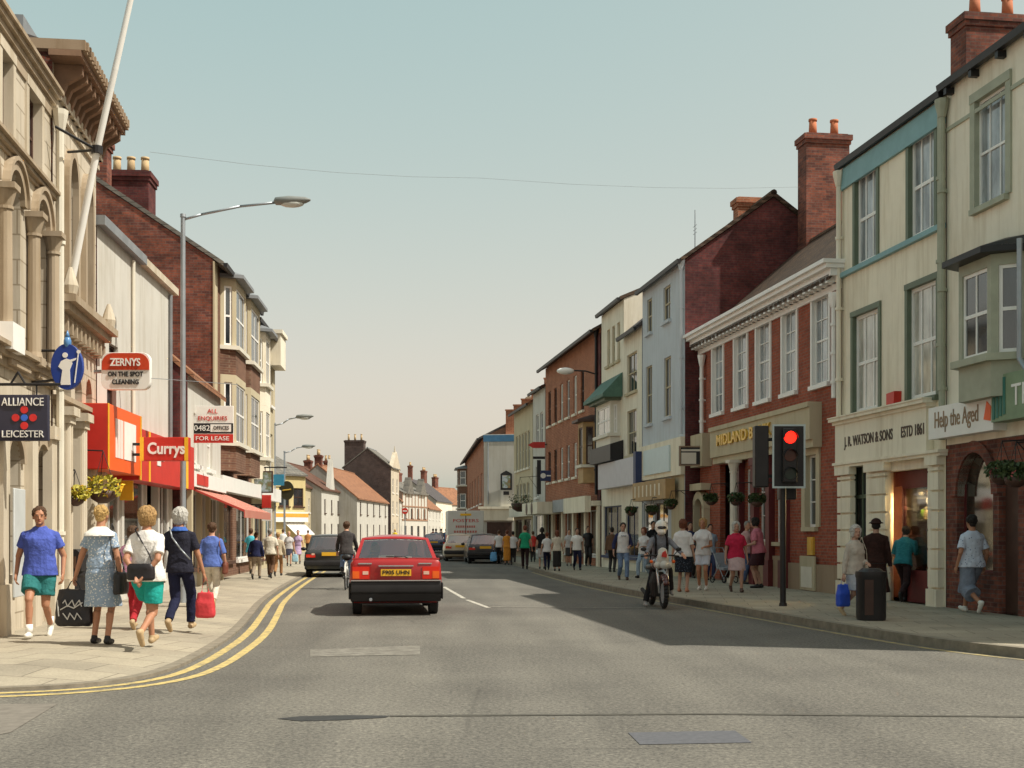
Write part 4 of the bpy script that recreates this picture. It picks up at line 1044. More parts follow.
# --- lower cream house, tall cream, orange brick
P0 = on_line(RA2, RB, 624); P1 = on_line(RA2, RB, 642)
b = Bld('cream_house', 'cream house with dark slate roof beside the blue grey front', P0, P1, 'shop'); W = b.w; ze = b.z(633, 331)
for x0, y0, x1, y1 in ((627, 353, 637, 392), (627, 410, 636.5, 455)):
    u0, u1, za, zb = b.rect(x0, y0, x1, y1); b.win(u0, u1, za, zb, 2, 2, M['buff'], M['glass'])
b.win(.3, W-.5, .6, 2.4, 2, 1, M['blue'], M['shopglass'])
b.shell(ze, 7, ze+2.4, 3, M['cream2'], M['slate'], M['slate'], ov=.2)
P0b = P0; u0, u1 = b.u(596.5, .4), b.u(632, .4); za, zb = b.z(613, 487, .4), b.z(613, 461, .4)
m = MB(); m.box(u0, u1, -.34, -.03, za, zb); fa = b.part('box_fascia', m, plain('pale_lilac_board', (.5, .5, .55), .4, .08)); m = MB(); m.box(u1+.002, u1+.35, -.36, -.03, za-.1, zb+.15); b.part('fascia_end', m, M['blue'], fa)
P0 = on_line(RA2, RB, 601.5); P1 = on_line(RA2, RB, 624)
b = Bld('tall_cream_house', 'tall narrow cream house with green canopied oriel between brick and slate roofs', P0, P1, 'shop'); W = b.w; ze = b.z(612, 308)
for j in range(3): x0 = 607+j*5; b.win(b.u(x0), b.u(x0+3), b.z(612, 364), b.z(612, 327), 1, 2, M['buff'], M['net'])
b.win(.4, W-.4, .6, 2.5, 3, 1, M['blue'], M['shopglass'])
b.shell(ze, 7, ze+1.5, 3.5, M['cream2'], M['cream2'], M['brown_tile'], ov=.15)
o = oriel(b, W*.12, W*.85, b.z(612, 449), b.z(612, 404), .35, .15, 1, M['offwhite'], M['white'], M['net'], M['green'])
za = b.z(612, 404); m = MB(); cg = plain('verdigris', (.08, .16, .12), .6, .3); m.prism_x([(-.01, za+1.0), (-.01, za+.1), (-.75, za+.1), (-.75, za+.22)], W*.02, W*.95); b.part('canopy', m, cg)
m = MB(); za = b.z(612, 463); m.prism_x([(-.01, za+.75), (-.01, za), (-.5, za), (-.5, za+.6)], W*.02, W*.98); b.part('dark_awning', m, M['black'])
P0 = on_line(RA2, RB, 545.5); P1 = on_line(RA2, RB, 601)
b = Bld('orange_brick_building', 'long orange brick building with two rows of tall sash windows', P0, P1); W = b.w; ze = 9.65
for j in range(6):
    x = W*(.06+.125*j)
    for za, zb in ((b.z(570, 412)-.2, b.z(570, 372)-.3), (b.z(570, 478), b.z(570, 440)-.2)): b.win(x, x+.75, za, zb, 2, 2, M['white'] if j in (2, 3, 4) else M['brown'], M['net'] if j in (2, 4) else M['glass'], sillm=M['cream2'])
zf = b.z(570, 492); n = 5
for j in range(n): b.win(W*(j+.1)/n, W*(j+.9)/n, .55, 2.4, 2, 1, M['brown'] if j % 2 else M['white'], M['shopglass'])
b.shell(ze, 8, ze+2.2, 4, M['brick_orange'], M['brick_dark'], M['brown_tile'], ov=.35)
m = MB(); m.box(0, W, -.35, -.002, 2.55, 2.75); sf = b.part('shop_fascia', m, M['cream2']); m = MB(); m.box(.1, W*.36, -1.2, -.003, 2.35, 2.9); f2 = b.part('canopy_box', m, M['cream'])
m = MB(); m.box(W*.62, W*.98, -.6, -.36, 2.3, 2.95); b.part('fascia_board', m, M['cream'], sf)
m = MB()
for j in range(6): m.cut(); m.box(W*j/5-.16+(.17 if j == 0 else -.17 if j == 5 else 0), W*j/5+.16+(.17 if j == 0 else -.17 if j == 5 else 0), -.14, -.002, .12, 2.54)
b.part('pilaster', m, M['cream'])
m = MB(); m.box(W*.37, W*.6, -.5, -.36, 2.4, 2.95); b.part('fascia_board', m, plain('grey_board', (.3, .32, .34), .5), sf)
oriel(b, W*.82, W*.93, 3.5, b.z(590, 424), .5, .2, 1, M['wood'], M['brown'], M['glass'], M['brown'])
b.downpipe(W*.96, 3, ze-.2, M['black'], .06); m = MB(); m.box(W*.955, W, -.03, -.001, .12, ze-.2); b.part('end_pier', m, M['brick_dark'])
m = MB()
for j in range(2): lettering_x = W*(.12+.12*j); m.ell((lettering_x, -1.21, 2.62), (.3, .02, .3), 10, 5)
b.part('fascia_emblem', m, M['brown'], f2)
# --- white sliver, cream shops
P0 = on_line(RA2, RB, 533); P1 = on_line(RA2, RB, 545)
b = Bld('white_house', 'narrow white front with red topped post sign beside the orange brick', P0, P1, 'shop'); W = b.w; ze = b.z(540, 390)
b.win(W*.25, W*.25+.9, 6.0, 7.6, 2, 2, M['white'], M['glass']); b.win(W*.6, W*.6+.9, 6.0, 7.6, 2, 2, M['white'], M['glass']); b.win(W*.25, W*.25+.9, 3.3, 4.9, 2, 2, M['white'], M['glass']); b.win(.4, W-.4, .5, 2.4, 3, 1, M['white'], M['shopglass'])
b.shell(ze, 7, ze+1.4, 3.5, M['white_wall'], M['white_wall'], M['redtile'], ov=.2)
P0 = on_line(RA2, RB, 514); P1 = on_line(RA2, RB, 532.5)
b = Bld('buff_house', 'buff fronted shop with grouped windows next to the white gable end', P0, P1, 'shop'); W = b.w; ze = b.z(523, 408)
for j in range(5): b.win(W*.12+W*.16*j, W*.12+W*.16*j+.75, 5.0, 7.0, 1, 2, M['offwhite'], M['glass'])
for j in range(4): b.win(W*.15+W*.19*j, W*.15+W*.19*j+.8, 3.0, 4.2, 1, 2, M['offwhite'], M['glass'])
b.win(.5, W*.45, .5, 2.2, 2, 1, M['brown'], M['shopglass']); b.win(W*.55, W-.5, .5, 2.2, 2, 1, M['brown'], M['shopglass'])
b.shell(ze, 8, ze+2.6, 4, M['buff'], M['buff'], M['pantile'], ov=.25)
m = MB(); m.box(0, W, -.3, -.002, 2.35, 2.85); b.part('shop_fascia', m, M['cream2'])
# --- white pub end wall facing us, set forward, with the stepped brick gable of its taller half above
b = Bld('white_pub', 'white pub end wall with blue top band under a stepped brick gable', (-1.72, 78), (2.6, 77.4), 'pub'); W = b.w
ze = 7.45; wv = b.u(513.5)
m = MB(); m.box(0, W, 0, 12, .1, ze); b.part('wall', m, M['white_wall'])
m = MB(); m.box(-.02, wv+.3, -.03, -.001, ze-.45, ze-.05); b.part('top_band', m, plain('blue_band', (.06, .17, .3), .5))
m = MB(); m.prism_y([(-.1, ze), (W*.1, ze+.2), (W, ze+2.6), (W, ze)], .7, 12); rf = b.part('roof', m, M['redtile'])
m = MB(); st = [(.30, 8.9), (.41, 9.2), (.52, 9.55), (.66, 10.1), (.84, 10.8), (1.0, 10.8)]
for (f0, z), (f1, _) in zip(st, st[1:]): m.box(W*f0, W*f1, .3, .65, ze, z); m.box(W*f0-.04, W*f1-.002, .26, .69, z, z+.08)
b.part('stepped_gable', m, M['brick_orange'])
m = MB(); m.box(-.3, wv+.1, -.3, -.002, 2.9, 3.05); m.box(-.2, wv, -.2, -.002, 2.2, 2.899); b.part('shop_fascia', m, M['cream'])
m = MB(); m.box(.2, wv-.1, -.04, -.001, .6, 2.1); b.part('window', m, M['brown'])
m = MB(); m.cyl((.28, -.05, 3.2), (.28, -.05, ze-.5), .04, .04, 6); b.part('downpipe', m, M['galv'])
P0 = (-3.98, 108); P1 = (-1.74, 78.4)
b = Bld('brick_terrace', 'orange brown brick terrace beyond the white pub wall', P0, P1); W = b.w
for j in range(7):
    for z0, z1 in ((.6, 2.3), (3.3, 5.2)): b.win(W*(j+.25)/7, W*(j+.6)/7, z0, z1, 2, 2, M['white'], M['glass'])
b.shell(7.3, 8, 9.3, 4, M['brick_orange'], M['brick_brown'], M['slate'], ov=.3)
oriel(b, W*.04, W*.16, 2.9, 6.6, .7, .3, 2, M['brick_brown'])
b.chimney((W*.6, 3.6), (W*.6+1.4, 4.4), 8.5, 10.9, 0, M['grey_render'] if False else M['stone_dark'], M['potbuff'])
P0 = (-3.5, 150); P1 = (-4.1, 109)
b = house('terrace_house', 'grey rendered terrace hidden deeper along the right side', P0, P1, 6.0, 8.3, M['grey_render'], M['grey_render'], M['slate'], 8, nwin=8)
# ------------------------------------------------------------------ people
SK = plain('skin', (.50, .27, .18), .55, .08, 8); SK2 = plain('tanned_skin', (.40, .19, .11), .55, .08, 8); SK3 = plain('shaded_skin', (.42, .24, .17), .55, .08, 8)
def hairmat(n, c):
    t = NT('hair_'+n); f = t.noise(t.coords(scale=(60, 60, 14)), 1.5, 4, .7)
    t.bump(f, .8, .02); return t.done(t.ramp(f, [(.3, k(c, .45)), (.7, k(c, 1.35))]), .6, 0, .3)
HAIR = {n: hairmat(n, c) for n, c in dict(blond=(.52, .33, .12), fair=(.42, .25, .1), brown=(.09, .045, .022), dark=(.02, .015, .012), grey=(.32, .3, .27), white=(.52, .5, .46), auburn=(.16, .05, .025)).items()}
EYE = plain('eye_dark', (.02, .015, .012), .3); LIP = plain('lips', (.34, .10, .08), .5)
WHITE_EYE = plain('eye_white', (.3, .24, .2), .4)

def ik(S, T, l1, l2, hint):
    S = Vector(S); T = Vector(T); d = T-S; L = d.length
    if L > (l1+l2)*.999: T = S+d*((l1+l2)*.999/L); d = T-S; L = d.length
    a = (l1*l1-l2*l2+L*L)/(2*L); h = math.sqrt(max(0, l1*l1-a*a)); u = d/L
    hv = Vector(hint); hv = hv-u*hv.dot(u)
    if hv.length < 1e-4: hv = Vector((0, 1, 0))
    return S+u*a+hv.normalized()*h, T

def remesh(o, vox, it=2, disp=0.0, dsc=.12):
    m = o.modifiers.new('join', 'REMESH'); m.mode = 'VOXEL'; m.voxel_size = vox; m.use_smooth_shade = True
    m = o.modifiers.new('soften', 'SMOOTH'); m.factor = .5; m.iterations = it
    if disp:
        nm_ = 'folds_%d' % (dsc*1000); tx = bpy.data.textures.get(nm_) or bpy.data.textures.new(nm_, 'CLOUDS'); tx.noise_scale = dsc; tx.noise_depth = 2
        m = o.modifiers.new('folds', 'DISPLACE'); m.texture = tx; m.strength = disp; m.mid_level = .5; m.texture_coords = 'LOCAL'
    return o

FAR_VOX = .02
def person(px, foot, head, label, face=0, road=False, Y=None, h=None, build=1.0, fem=False, near=1, top='tshirt', topc=None, bot='trousers', botc=None,
           hair='brown', hairstyle='short', shoec=None, legs='stand', hands=None, lean=0, turn=0, skin=None, hem=.27, group='pedestrians in the street',
           hip=None, sleeve=None, extra_rot=None, loc=None, helmet=None, sockc=None, hunch=0, collar=None, barelegs=False):
    """a standing or walking figure; it faces +y of its own frame; face = heading in degrees (0 = away from the camera, 180 = towards it)"""
    zg = 0 if road else PAVE
    if loc is None:
        if Y is None: Y = F*(CAM_H-zg)/(foot-HZ)
        X = (px-512)/F*Y; loc = (X, Y, zg)
        if h is None: h = CAM_H+(HZ-head)/F*Y-zg
    else: h = h or 1.7
    skin = skin or SK
    H = h/(1.0); s = h/1.75; w = build
    e = empty('person', loc, R(-face), label, 'person', group)
    vox = {2: .0085, 1: .013, 0: .02, -1: .03}[near]
    # ---- joints
    if isinstance(legs, str):
        legs = dict(stand=((-.09, .02, .085, 0), (.09, -.02, .085, 0)), walkL=((-.075, .27, .085, 8), (.075, -.27, .15, -38)), walkR=((-.075, -.27, .15, -38), (.075, .27, .085, 8)),
                    strideL=((-.07, .33, .09, 14), (.07, -.36, .2, -52)), strideR=((-.07, -.36, .2, -52), (.07, .33, .09, 14)), rest=((-.11, .06, .085, 0), (.1, -.04, .085, 0)),
                    apart=((-.2, .02, .085, 0), (.2, .0, .085, 0)))[legs]
    legs = [(x*s, y*s, z*s, t) for x, y, z, t in legs]
    L1, L2 = .425*s, .42*s
    if hip is None:
        hz = .93*s
        for x, y, z, t_ in legs:
            sx = math.copysign(.09*s, x); hz = min(hz, z+math.sqrt(max(.01, (.835*s)**2-y*y-(x-sx)**2)))
        hip = (0, 0, hz)
    hip = Vector(hip)
    La = R(lean)
    def U(p):                                         # lean the trunk about the hips
        p = Vector(p); d = p-Vector((0, 0, .93*s)); return hip+Vector((d.x, d.y*math.cos(La)+d.z*math.sin(La)*(1 if d.z > 0 else .3), d.z*math.cos(La)-d.y*math.sin(La)))
    sw = (.148 if fem else .172)*s*(w*.5+.5)
    SH = [U((-sw, -.005*s, 1.375*s)), U((sw, -.005*s, 1.375*s))]
    KN = []; AN = []
    for i, (x, y, z, t_) in enumerate(legs):
        hp = hip+Vector(((-1, 1)[i]*.088*s, 0, -.03*s)); kk, an = ik(hp, (x, y, z), L1, L2, (0, 1, .1)); KN.append((hp, kk)); AN.append((an, t_))
    hands = hands or ((-.27, .03, .8), (.27, .05, .8))
    AR = []
    for i, hd in enumerate(hands):
        sg = (-1, 1)[i]; T = Vector((hd[0]*s, hd[1]*s, hd[2]*s)); hint = Vector(hd[3]) if len(hd) > 3 else Vector((sg*.5, -1, -.1))
        el, wr = ik(SH[i], T, .29*s, .255*s, hint); AR.append((SH[i], el, wr))
    # ---- body: one continuous figure
    f = .93 if fem else 1
    b = MB()
    tors = [(0, 0, .84, .15*w, .105*w), (0, -.005, .93, (.172 if fem else .163)*w, .118*w), (0, 0, 1.02, .15*w, .105*w), (0, .005, 1.12, .138*w*f, .1*w), (0, .01, 1.24, .158*w*f, .115*w), (0, .005, 1.34, .166*w*f, .112*w), (0, -.005, 1.40, .15*w*f, .095), (0, -.012, 1.445, .105*w*f, .075), (0, -.014, 1.485, .065, .06)]
    tor = [(a*s, c*s, z*s, rx*s, ry*s) for a, c, z, rx, ry in tors]
    b.loft(tor, 16, 2.2, U)
    if fem:
        for sg in (-1, 1): b.ell(U((sg*.075*s, .085*s, 1.27*s)), (.07*s, .06*s, .07*s), 10, 6)
    nk0 = U((0, -.015*s, 1.44*s)); hc = U((0, (.03+hunch)*s, 1.628*s)); b.cap(nk0, hc+Vector((0, -.02*s, -.05*s)), .064*s, .056*s)
    th = R(-turn); Rh = Matrix.Rotation(th, 3, 'Z')
    def Hd(x, y, z): return hc + Rh @ Vector((x*s, y*s, z*s))
    b.ell(Hd(0, -.008, .02), (.076*s, .094*s, .1*s), 14, 9, Rh); b.ell(Hd(0, .02, -.045), (.06*s, .07*s, .07*s), 12, 7, Rh)
    b.cap(Hd(0, .085, .0), Hd(0, .104, -.03), .009*s, .015*s, 8); b.ell(Hd(0, .075, -.088), (.026*s, .02*s, .018*s), 8, 5, Rh)
    for sg in (-1, 1): b.ell(Hd(sg*.078, -.01, -.012), (.011*s, .022*s, .032*s), 8, 5, Rh); b.ell(Hd(sg*.033, .078, .03), (.024*s, .014*s, .009*s), 8, 5, Rh)
    for (hp, kk), (an, t_) in zip(KN, AN):
        b.cap(hp, kk, .083*s*w, .054*s); b.cap(kk, an, .052*s, .036*s); mid = kk.lerp(an, .3)+Vector((0, -.012*s, 0)); b.cap(mid, kk.lerp(an, .55), .055*s, .044*s)
        Rf = Matrix.Rotation(R(t_), 3, 'X'); b.cap(an+Rf @ Vector((0, 0, -.035*s)), an+Rf @ Vector((0, .12*s, -.055*s)), .028*s, .022*s)
    for i, (sh, el, wr) in enumerate(AR):
        sg = (-1, 1)[i]
        b.cap(sh.lerp(el, .08), el, .046*s*(w*.5+.5), .041*s); b.cap(U((sg*.05*s, -.012*s, 1.43*s)), sh, .042*s, .042*s); b.cap(el, wr, .04*s, .026*s)
        d = (wr-el).normalized(); side = d.cross(Vector((0, 0, 1))) if abs(d.z) < .8 else Vector((0, 1, 0)); side = (side-d*side.dot(d)).normalized()
        pn = d.cross(side).normalized()
        if near >= 1:
            b.cap(wr+d*.03*s+side*.016*s, wr+d*.075*s+side*.018*s, .02*s, .018*s, 8); b.cap(wr+d*.03*s-side*.016*s, wr+d*.075*s-side*.018*s, .02*s, .018*s, 8)
            cur = -pn*sg if abs(d.z) > .6 else Vector((0, 0, -1))
            for q, (o_, ln) in enumerate(((-.03, .062), (-.01, .075), (.01, .07), (.03, .052))):
                a0 = wr+d*.085*s+side*o_*s; a1 = a0+(d*.8+cur*.35).normalized()*ln*.55*s; a2 = a1+(d*.45+cur*.9).normalized()*ln*.5*s
                b.cap(a0, a1, .0095*s, .009*s, 6); b.cap(a1, a2, .009*s, .008*s, 6)
            t0 = wr+d*.03*s+side*.03*s; t1 = t0+(d*.7+side*.6).normalized()*.035*s; b.cap(t0, t1, .012*s, .01*s, 6); b.cap(t1, t1+(d*.9+cur*.3).normalized()*.03*s, .01*s, .009*s, 6)
        else: b.ell(wr+d*.08*s, (.035*s, .035*s, .07*s), 8, 5, d.to_track_quat('Z', 'Y').to_matrix())
    body = b.build('body', skin, e, True); remesh(body, min(vox, .011) if near >= 1 else vox, 2)
    # ---- face details
    if near >= 1 and not helmet:
        m = MB(); [m.ell(Hd(sg*.031, .082, .012), (.012*s, .005*s, .005*s), 8, 5, Rh) for sg in (-1, 1)]; m.cur = 1
        [m.ell(Hd(sg*.031, .0865, .012), (.0075*s, .004*s, .005*s), 6, 4, Rh) for sg in (-1, 1)]; m.build('eyes', [WHITE_EYE, EYE], e, True)
        m = MB(); m.ell(Hd(0, .089, -.055), (.024*s, .008*s, .008*s), 8, 5, Rh); m.build('mouth', LIP, e, True)
    # ---- hair
    if not helmet:
        m = MB(); 
        m.ell(Hd(0, -.022, .038), (.086*s, .1*s, .1*s), 14, 9, Rh)
        if hairstyle in ('bob', 'puffy', 'long', 'curly'):
            k_ = {'bob': 1.05, 'puffy': 1.2, 'long': 1.05, 'curly': 1.15}[hairstyle]
            m.ell(Hd(0, -.035, .02), (.09*s*k_, .095*s*k_, .105*s*k_), 14, 9, Rh)
            for sg in (-1, 1): m.ell(Hd(sg*.07, -.02, -.02), (.03*s*k_, .055*s, .07*s*k_), 10, 6, Rh)
            m.ell(Hd(0, -.075, -.03), (.07*s*k_, .04*s, .075*s), 10, 6, Rh)
        if hairstyle == 'long': m.cap(Hd(0, -.08, -.02), Hd(0, -.09, -.16), .065*s, .05*s)
        if hairstyle in ('curly', 'puffy'):
            rr = random.Random(int(px*7+foot))
            for _ in range(26):
                A = rr.uniform(0, 6.28); B_ = rr.uniform(-.2, 1.4); p = Hd(.092*math.cos(A)*math.cos(B_), -.035+.095*math.sin(A)*math.cos(B_), .03+.105*math.sin(B_))
                if (Rh.transposed() @ (p-hc)).y < .055*s or B_ > .7: m.ell(p, (.026*s,)*3, 7, 5)
        if hairstyle == 'short': m.ell(Hd(0, -.06, -.025), (.066*s, .045*s, .06*s), 10, 6, Rh)
        rr = random.Random(int(px*13+foot)); kk_ = {'bob': 1.05, 'puffy': 1.18, 'long': 1.05, 'curly': 1.12}.get(hairstyle, .98)
        if near >= 1:
            for _ in range(70):
                A = rr.uniform(0, 6.283); B_ = rr.uniform(-.1, 1.3); ln = rr.uniform(.25, .7)
                def sp(Bq, e_=1.0): return Hd(.09*kk_*e_*math.cos(A)*math.cos(Bq), -.028+.1*kk_*e_*math.sin(A)*math.cos(Bq), .035+.1*kk_*e_*math.sin(Bq))
                m.cap(sp(B_, 1.0), sp(B_-ln, rr.uniform(.98, 1.1)), rr.uniform(.008, .016)*s, .006*s, 6)
        # keep the face clear: push hair behind the brow line
        for i, p in enumerate(m.v):
            q = Rh.transposed() @ (Vector(p)-hc)
            if q.y > .055*s and q.z < .075*s: q.y = .045*s; m.v[i] = tuple(hc + Rh @ q)
        remesh(m.build('hair', HAIR[hair], e, True), max(vox*.7, .007), 1, .016, .028)
    elif helmet == 'hat':
        m = MB(); m.ell(Hd(0, -.01, .07), (.1*s, .115*s, .085*s), 12, 7, Rh); m.loft([(hc.x, hc.y-.01*s, hc.z+.045*s, .15*s, .165*s), (hc.x, hc.y-.01*s, hc.z+.07*s, .125*s, .14*s)], 14); remesh(m.build('hat', topc, e, True), vox, 2)
        m = MB(); m.ell(Hd(0, -.05, .0), (.085*s, .07*s, .08*s), 12, 7, Rh); remesh(m.build('hair', HAIR[hair], e, True), vox, 1)
    else:
        m = MB(); m.ell(Hd(0, -.01, .02), (.125*s, .15*s, .15*s), 16, 10, Rh); m.ell(Hd(0, .05, -.075), (.095*s, .1*s, .07*s), 14, 8, Rh)
        he = remesh(m.build('helmet', helmet, e, True), .011, 2)
        m = MB(); m.ell(Hd(0, .065, .012), (.1*s, .09*s, .05*s), 14, 8, Rh); m.build('visor', plain('smoked_visor', (.02, .012, .012), .08, .1, spec=.8), he, True)
    # ---- top
    dis = .022 if near >= 2 else .016 if near >= 1 else .0
    if top:
        m = MB(); g = .016
        zlow = {'tshirt': .86, 'tucked': .99, 'coat': .62, 'longcoat': .34, 'dress': .97, 'jacket': .84, 'blouse': .9}[top]*s
        se = [(c, y, z, rx+g*s*(1.6 if z < 1.2*s else 1), ry+g*s*(1.8 if z < 1.2*s else 1.1)) for c, y, z, rx, ry in tor if z > zlow]
        base = [t_ for t_ in tor if t_[2] >= zlow][0]; fl = {'tshirt': 1.04, 'tucked': 1.0, 'coat': 1.22, 'longcoat': 1.3, 'dress': 1, 'jacket': 1.06, 'blouse': 1.03}[top]
        if zlow < .84*s: se = [(0, 0, zlow, .172*w*s*fl+.02*s, .15*w*s*fl)] + se
        else: se = [(0, 0, zlow, (se[0][3])*fl, se[0][4]*fl)] + [q for q in se if q[2] > zlow+.02*s]
        m.loft(se, 18, 2.3, U)
        if fem:
            for sg in (-1, 1): m.ell(U((sg*.075*s, .088*s, 1.26*s)), (.085*s, .068*s, .085*s), 10, 6)
        sl = sleeve if sleeve is not None else {'coat': 2, 'longcoat': 2, 'jacket': 2}.get(top, .55)
        for sh, el, wr in AR:
            if sl <= 0: continue
            p1 = sh.lerp(el, min(1, sl)); m.ell(sh, (.06*s*(w*.5+.5),)*3, 12, 8); m.cap(U((math.copysign(.055*s, sh.x), -.012*s, 1.43*s)), sh+Vector((0, 0, .004*s)), .056*s, .056*s*(w*.5+.5))
            m.cyl(sh, p1, .058*s*(w*.5+.5), (.066*s if sl < 1 else .051*s)*(w*.5+.5), 14)
            if sl > 1: m.cap(el, el, .052*s); m.cyl(el, el.lerp(wr, sl-1 if sl < 2 else .98), .053*s, .04*s, 14); m.ell(el, (.053*s,)*3)
        if collar: m.cap(U((-.06*s, .02*s, 1.475*s)), U((.06*s, .02*s, 1.475*s)), .03*s); m.cap(U((-.055*s, -.05*s, 1.485*s)), U((.055*s, -.05*s, 1.485*s)), .03*s)
        o = m.build({'coat': 'coat', 'longcoat': 'coat', 'jacket': 'jacket', 'dress': 'bodice', 'blouse': 'blouse'}.get(top, 'shirt'), topc, e, True); remesh(o, vox, 3, dis)
    # ---- bottom
    if bot:
        m = MB(); wz = 1.03*s
        if bot in ('trousers', 'shorts', 'jeans', 'leggings', 'culottes'):
            g = .014*s
            m.loft([(0, -.005*s, .835*s, .13*w*s, .11*w*s), (0, -.008*s, .9*s, .17*w*s+g, .125*w*s+g), (0, -.005*s, .95*s, .168*w*s+g, .12*w*s+g), (0, 0, wz, .15*w*s+g, .107*w*s+g)], 18, 2.3, U)
            for (hp, kk), (an, t_) in zip(KN, AN):
                if bot == 'shorts':
                    p = hp.lerp(kk, .72); m.cap(hp, hp.lerp(kk, .2), .1*s*w, .1*s*w, 14); m.cyl(hp.lerp(kk, .1), p, .1*s*w, .094*s*w, 16)
                elif bot == 'culottes':
                    low = kk.lerp(an, .42); m.cap(hp, hp.lerp(kk, .3), .108*s*w, .108*s*w, 14); m.cyl(hp.lerp(kk, .1), kk, .108*s*w, .115*s*w, 16); m.ell(kk, (.115*s*w,)*3); m.cyl(kk, low, .115*s*w, .128*s*w, 16)
                else:
                    tk = 1.0 if bot != 'leggings' else .96
                    m.cap(hp, kk, .098*s*w*tk, .072*s*tk, 14); m.cap(kk, kk, .073*s*tk); low = kk.lerp(an, .97); m.cyl(kk, low, .072*s*tk, .058*s*tk, 14); m.ell(kk, (.073*s*tk,)*3)
        else:                                            # skirt, its hem swinging with the legs
            hz_ = hem*h; kc = (KN[0][1]+KN[1][1])/2; sp = abs(KN[0][1].y-KN[1][1].y)/2
            fl = 1.0 if bot == 'skirt' else 1.25
            m.loft([(hip.x, hip.y+(kc.y-hip.y)*.6, hz_, .185*w*s*fl, (.145*s*fl+sp*.75)), (hip.x, hip.y+(kc.y-hip.y)*.3, (hz_+.9*s)/2, .185*w*s*(fl*.5+.5), .14*w*s+sp*.3), (hip.x, hip.y, hip.z-.01*s, .185*w*s, .135*w*s), (hip.x, hip.y, hip.z+.06*s, .165*w*s, .12*w*s), (hip.x+0, hip.y, hip.z+.115*s, .148*w*s, .108*w*s)], 20, 2.1)
        o = m.build({'jeans': 'jeans', 'shorts': 'shorts', 'leggings': 'leggings', 'culottes': 'culottes'}.get(bot, 'trousers' if bot == 'trousers' else 'skirt'), botc, e, True); remesh(o, vox, 2, dis)
    # ---- shoes
    for an, t_ in AN:
        m = MB(); c_, s_ = math.cos(R(t_)), math.sin(R(t_)); Rx = Matrix.Rotation(R(t_), 3, 'X')
        def q(y, z, x=0): return an+Rx @ Vector((x, y*s, z*s))
        m.cap(q(-.03, -.042), q(.06, -.048), .043*s, .043*s); m.cap(q(.05, -.053), q(.15, -.058), .041*s, .034*s); m.cap(q(0, -.02), q(0, .0), .045*s, .042*s)
        lowest = None
        remesh(m.build('shoe', shoec or M['black'], e, True), max(vox*.9, .01), 1)
        if sockc:
            m = MB(); m.cyl(q(0, -.01), an+Vector((0, -.005, .1*s)), .045*s, .046*s, 12); m.build('sock', sockc, e, True)
    e['_s'] = s
    W_ = Matrix.Translation(loc) @ Matrix.Rotation(R(-face), 4, 'Z')
    return dict(e=e, s=s, AR=AR, SH=SH, M=W_, U=U, hip=hip, hc=hc)

def held(p, name, mb, mat, label, cat, vox=None, disp=0, group=None):
    """a thing someone carries: its own top-level object, standing where the hand is"""
    o = mb.build(name, mat, None, True); o.matrix_world = p['M']
    if vox: remesh(o, vox, 2, disp)
    return tag(o, label, cat, group)
def bag_hand(p, i, name, mat, label, w=.3, hgt=.34, d=.12, cat='bag', strap=.12, sc=1.0):
    wr = p['AR'][i][2]; el = p['AR'][i][1]; hd = wr+(wr-el).normalized()*.085
    m = MB(); z1 = hd.z-strap; z0 = z1-hgt
    m.loft([(hd.x, hd.y, z0, w*.5*.9, d*.45), (hd.x, hd.y, z0+hgt*.1, w*.52, d*.55), (hd.x, hd.y, z0+hgt*.6, w*.5, d*.5), (hd.x, hd.y, z1, w*.42, d*.25)], 16, 3)
    # the long side lies along the walking direction
    for j in range(len(m.v)):
        v = Vector(m.v[j])-Vector((hd.x, hd.y, 0)); m.v[j] = (hd.x+v.x*.25-v.y*.97 if False else hd.x+v.x, hd.y+v.y, v.z)
    for sg in (-1, 1):
        m.tube([(hd.x+sg*w*.2, hd.y, z1-.01), (hd.x+sg*w*.08, hd.y, hd.z-.005), (hd.x, hd.y, hd.z+.012)], .009, 6)
    return held(p, name, m, mat, label, cat, .011, .02)
def bag_shoulder(p, i, mat, label, drop=.62, w=.26, hgt=.24, d=.1, back=False, cross=False, name='shoulder_bag'):
    s = p['s']; sg = (-1, 1)[i]; top = p['U']((sg*.1*s, -.0, 1.5*s)); 
    if cross: bx = p['U']((0.0, -.19*s, .98*s))
    else: bx = Vector((sg*.27*s, -.03, top.z-drop*s))
    m = MB(); ww, dd = (w, d) if cross else (d, w)
    m.loft([(bx.x, bx.y, bx.z-hgt*.5, ww*.46, dd*.46), (bx.x, bx.y, bx.z-hgt*.4, ww*.52, dd*.52), (bx.x, bx.y, bx.z+hgt*.3, ww*.5, dd*.48), (bx.x, bx.y, bx.z+hgt*.5, ww*.42, dd*.36)], 16, 3)
    if cross:
        sh2 = p['U']((-sg*.12*s, -.07*s, 1.49*s)); m.tube([tuple(bx+Vector((sg*w*.45, 0, hgt*.4))), tuple(p['U']((sg*.09*s, -.165*s, 1.2*s))), tuple(p['U']((-sg*.04*s, -.145*s, 1.4*s))), tuple(sh2), tuple(p['U']((-sg*.12*s, .0, 1.515*s)))], .012, 6)
    else:
        f_ = Vector((sg*.02, .1, 0)); g_ = Vector((sg*.02, -.12, 0))
        m.tube([tuple(bx+Vector((0, dd*.4, hgt*.45))), tuple(p['U']((sg*.17*s, .12*s, 1.3*s))), tuple(top+Vector((sg*.03, .03, .03))), tuple(p['U']((sg*.17*s, -.13*s, 1.3*s))), tuple(bx+Vector((0, -dd*.4, hgt*.45)))], .011, 6)
    return held(p, name, m, mat, label, 'bag', .011, .02)

C_ = cloth
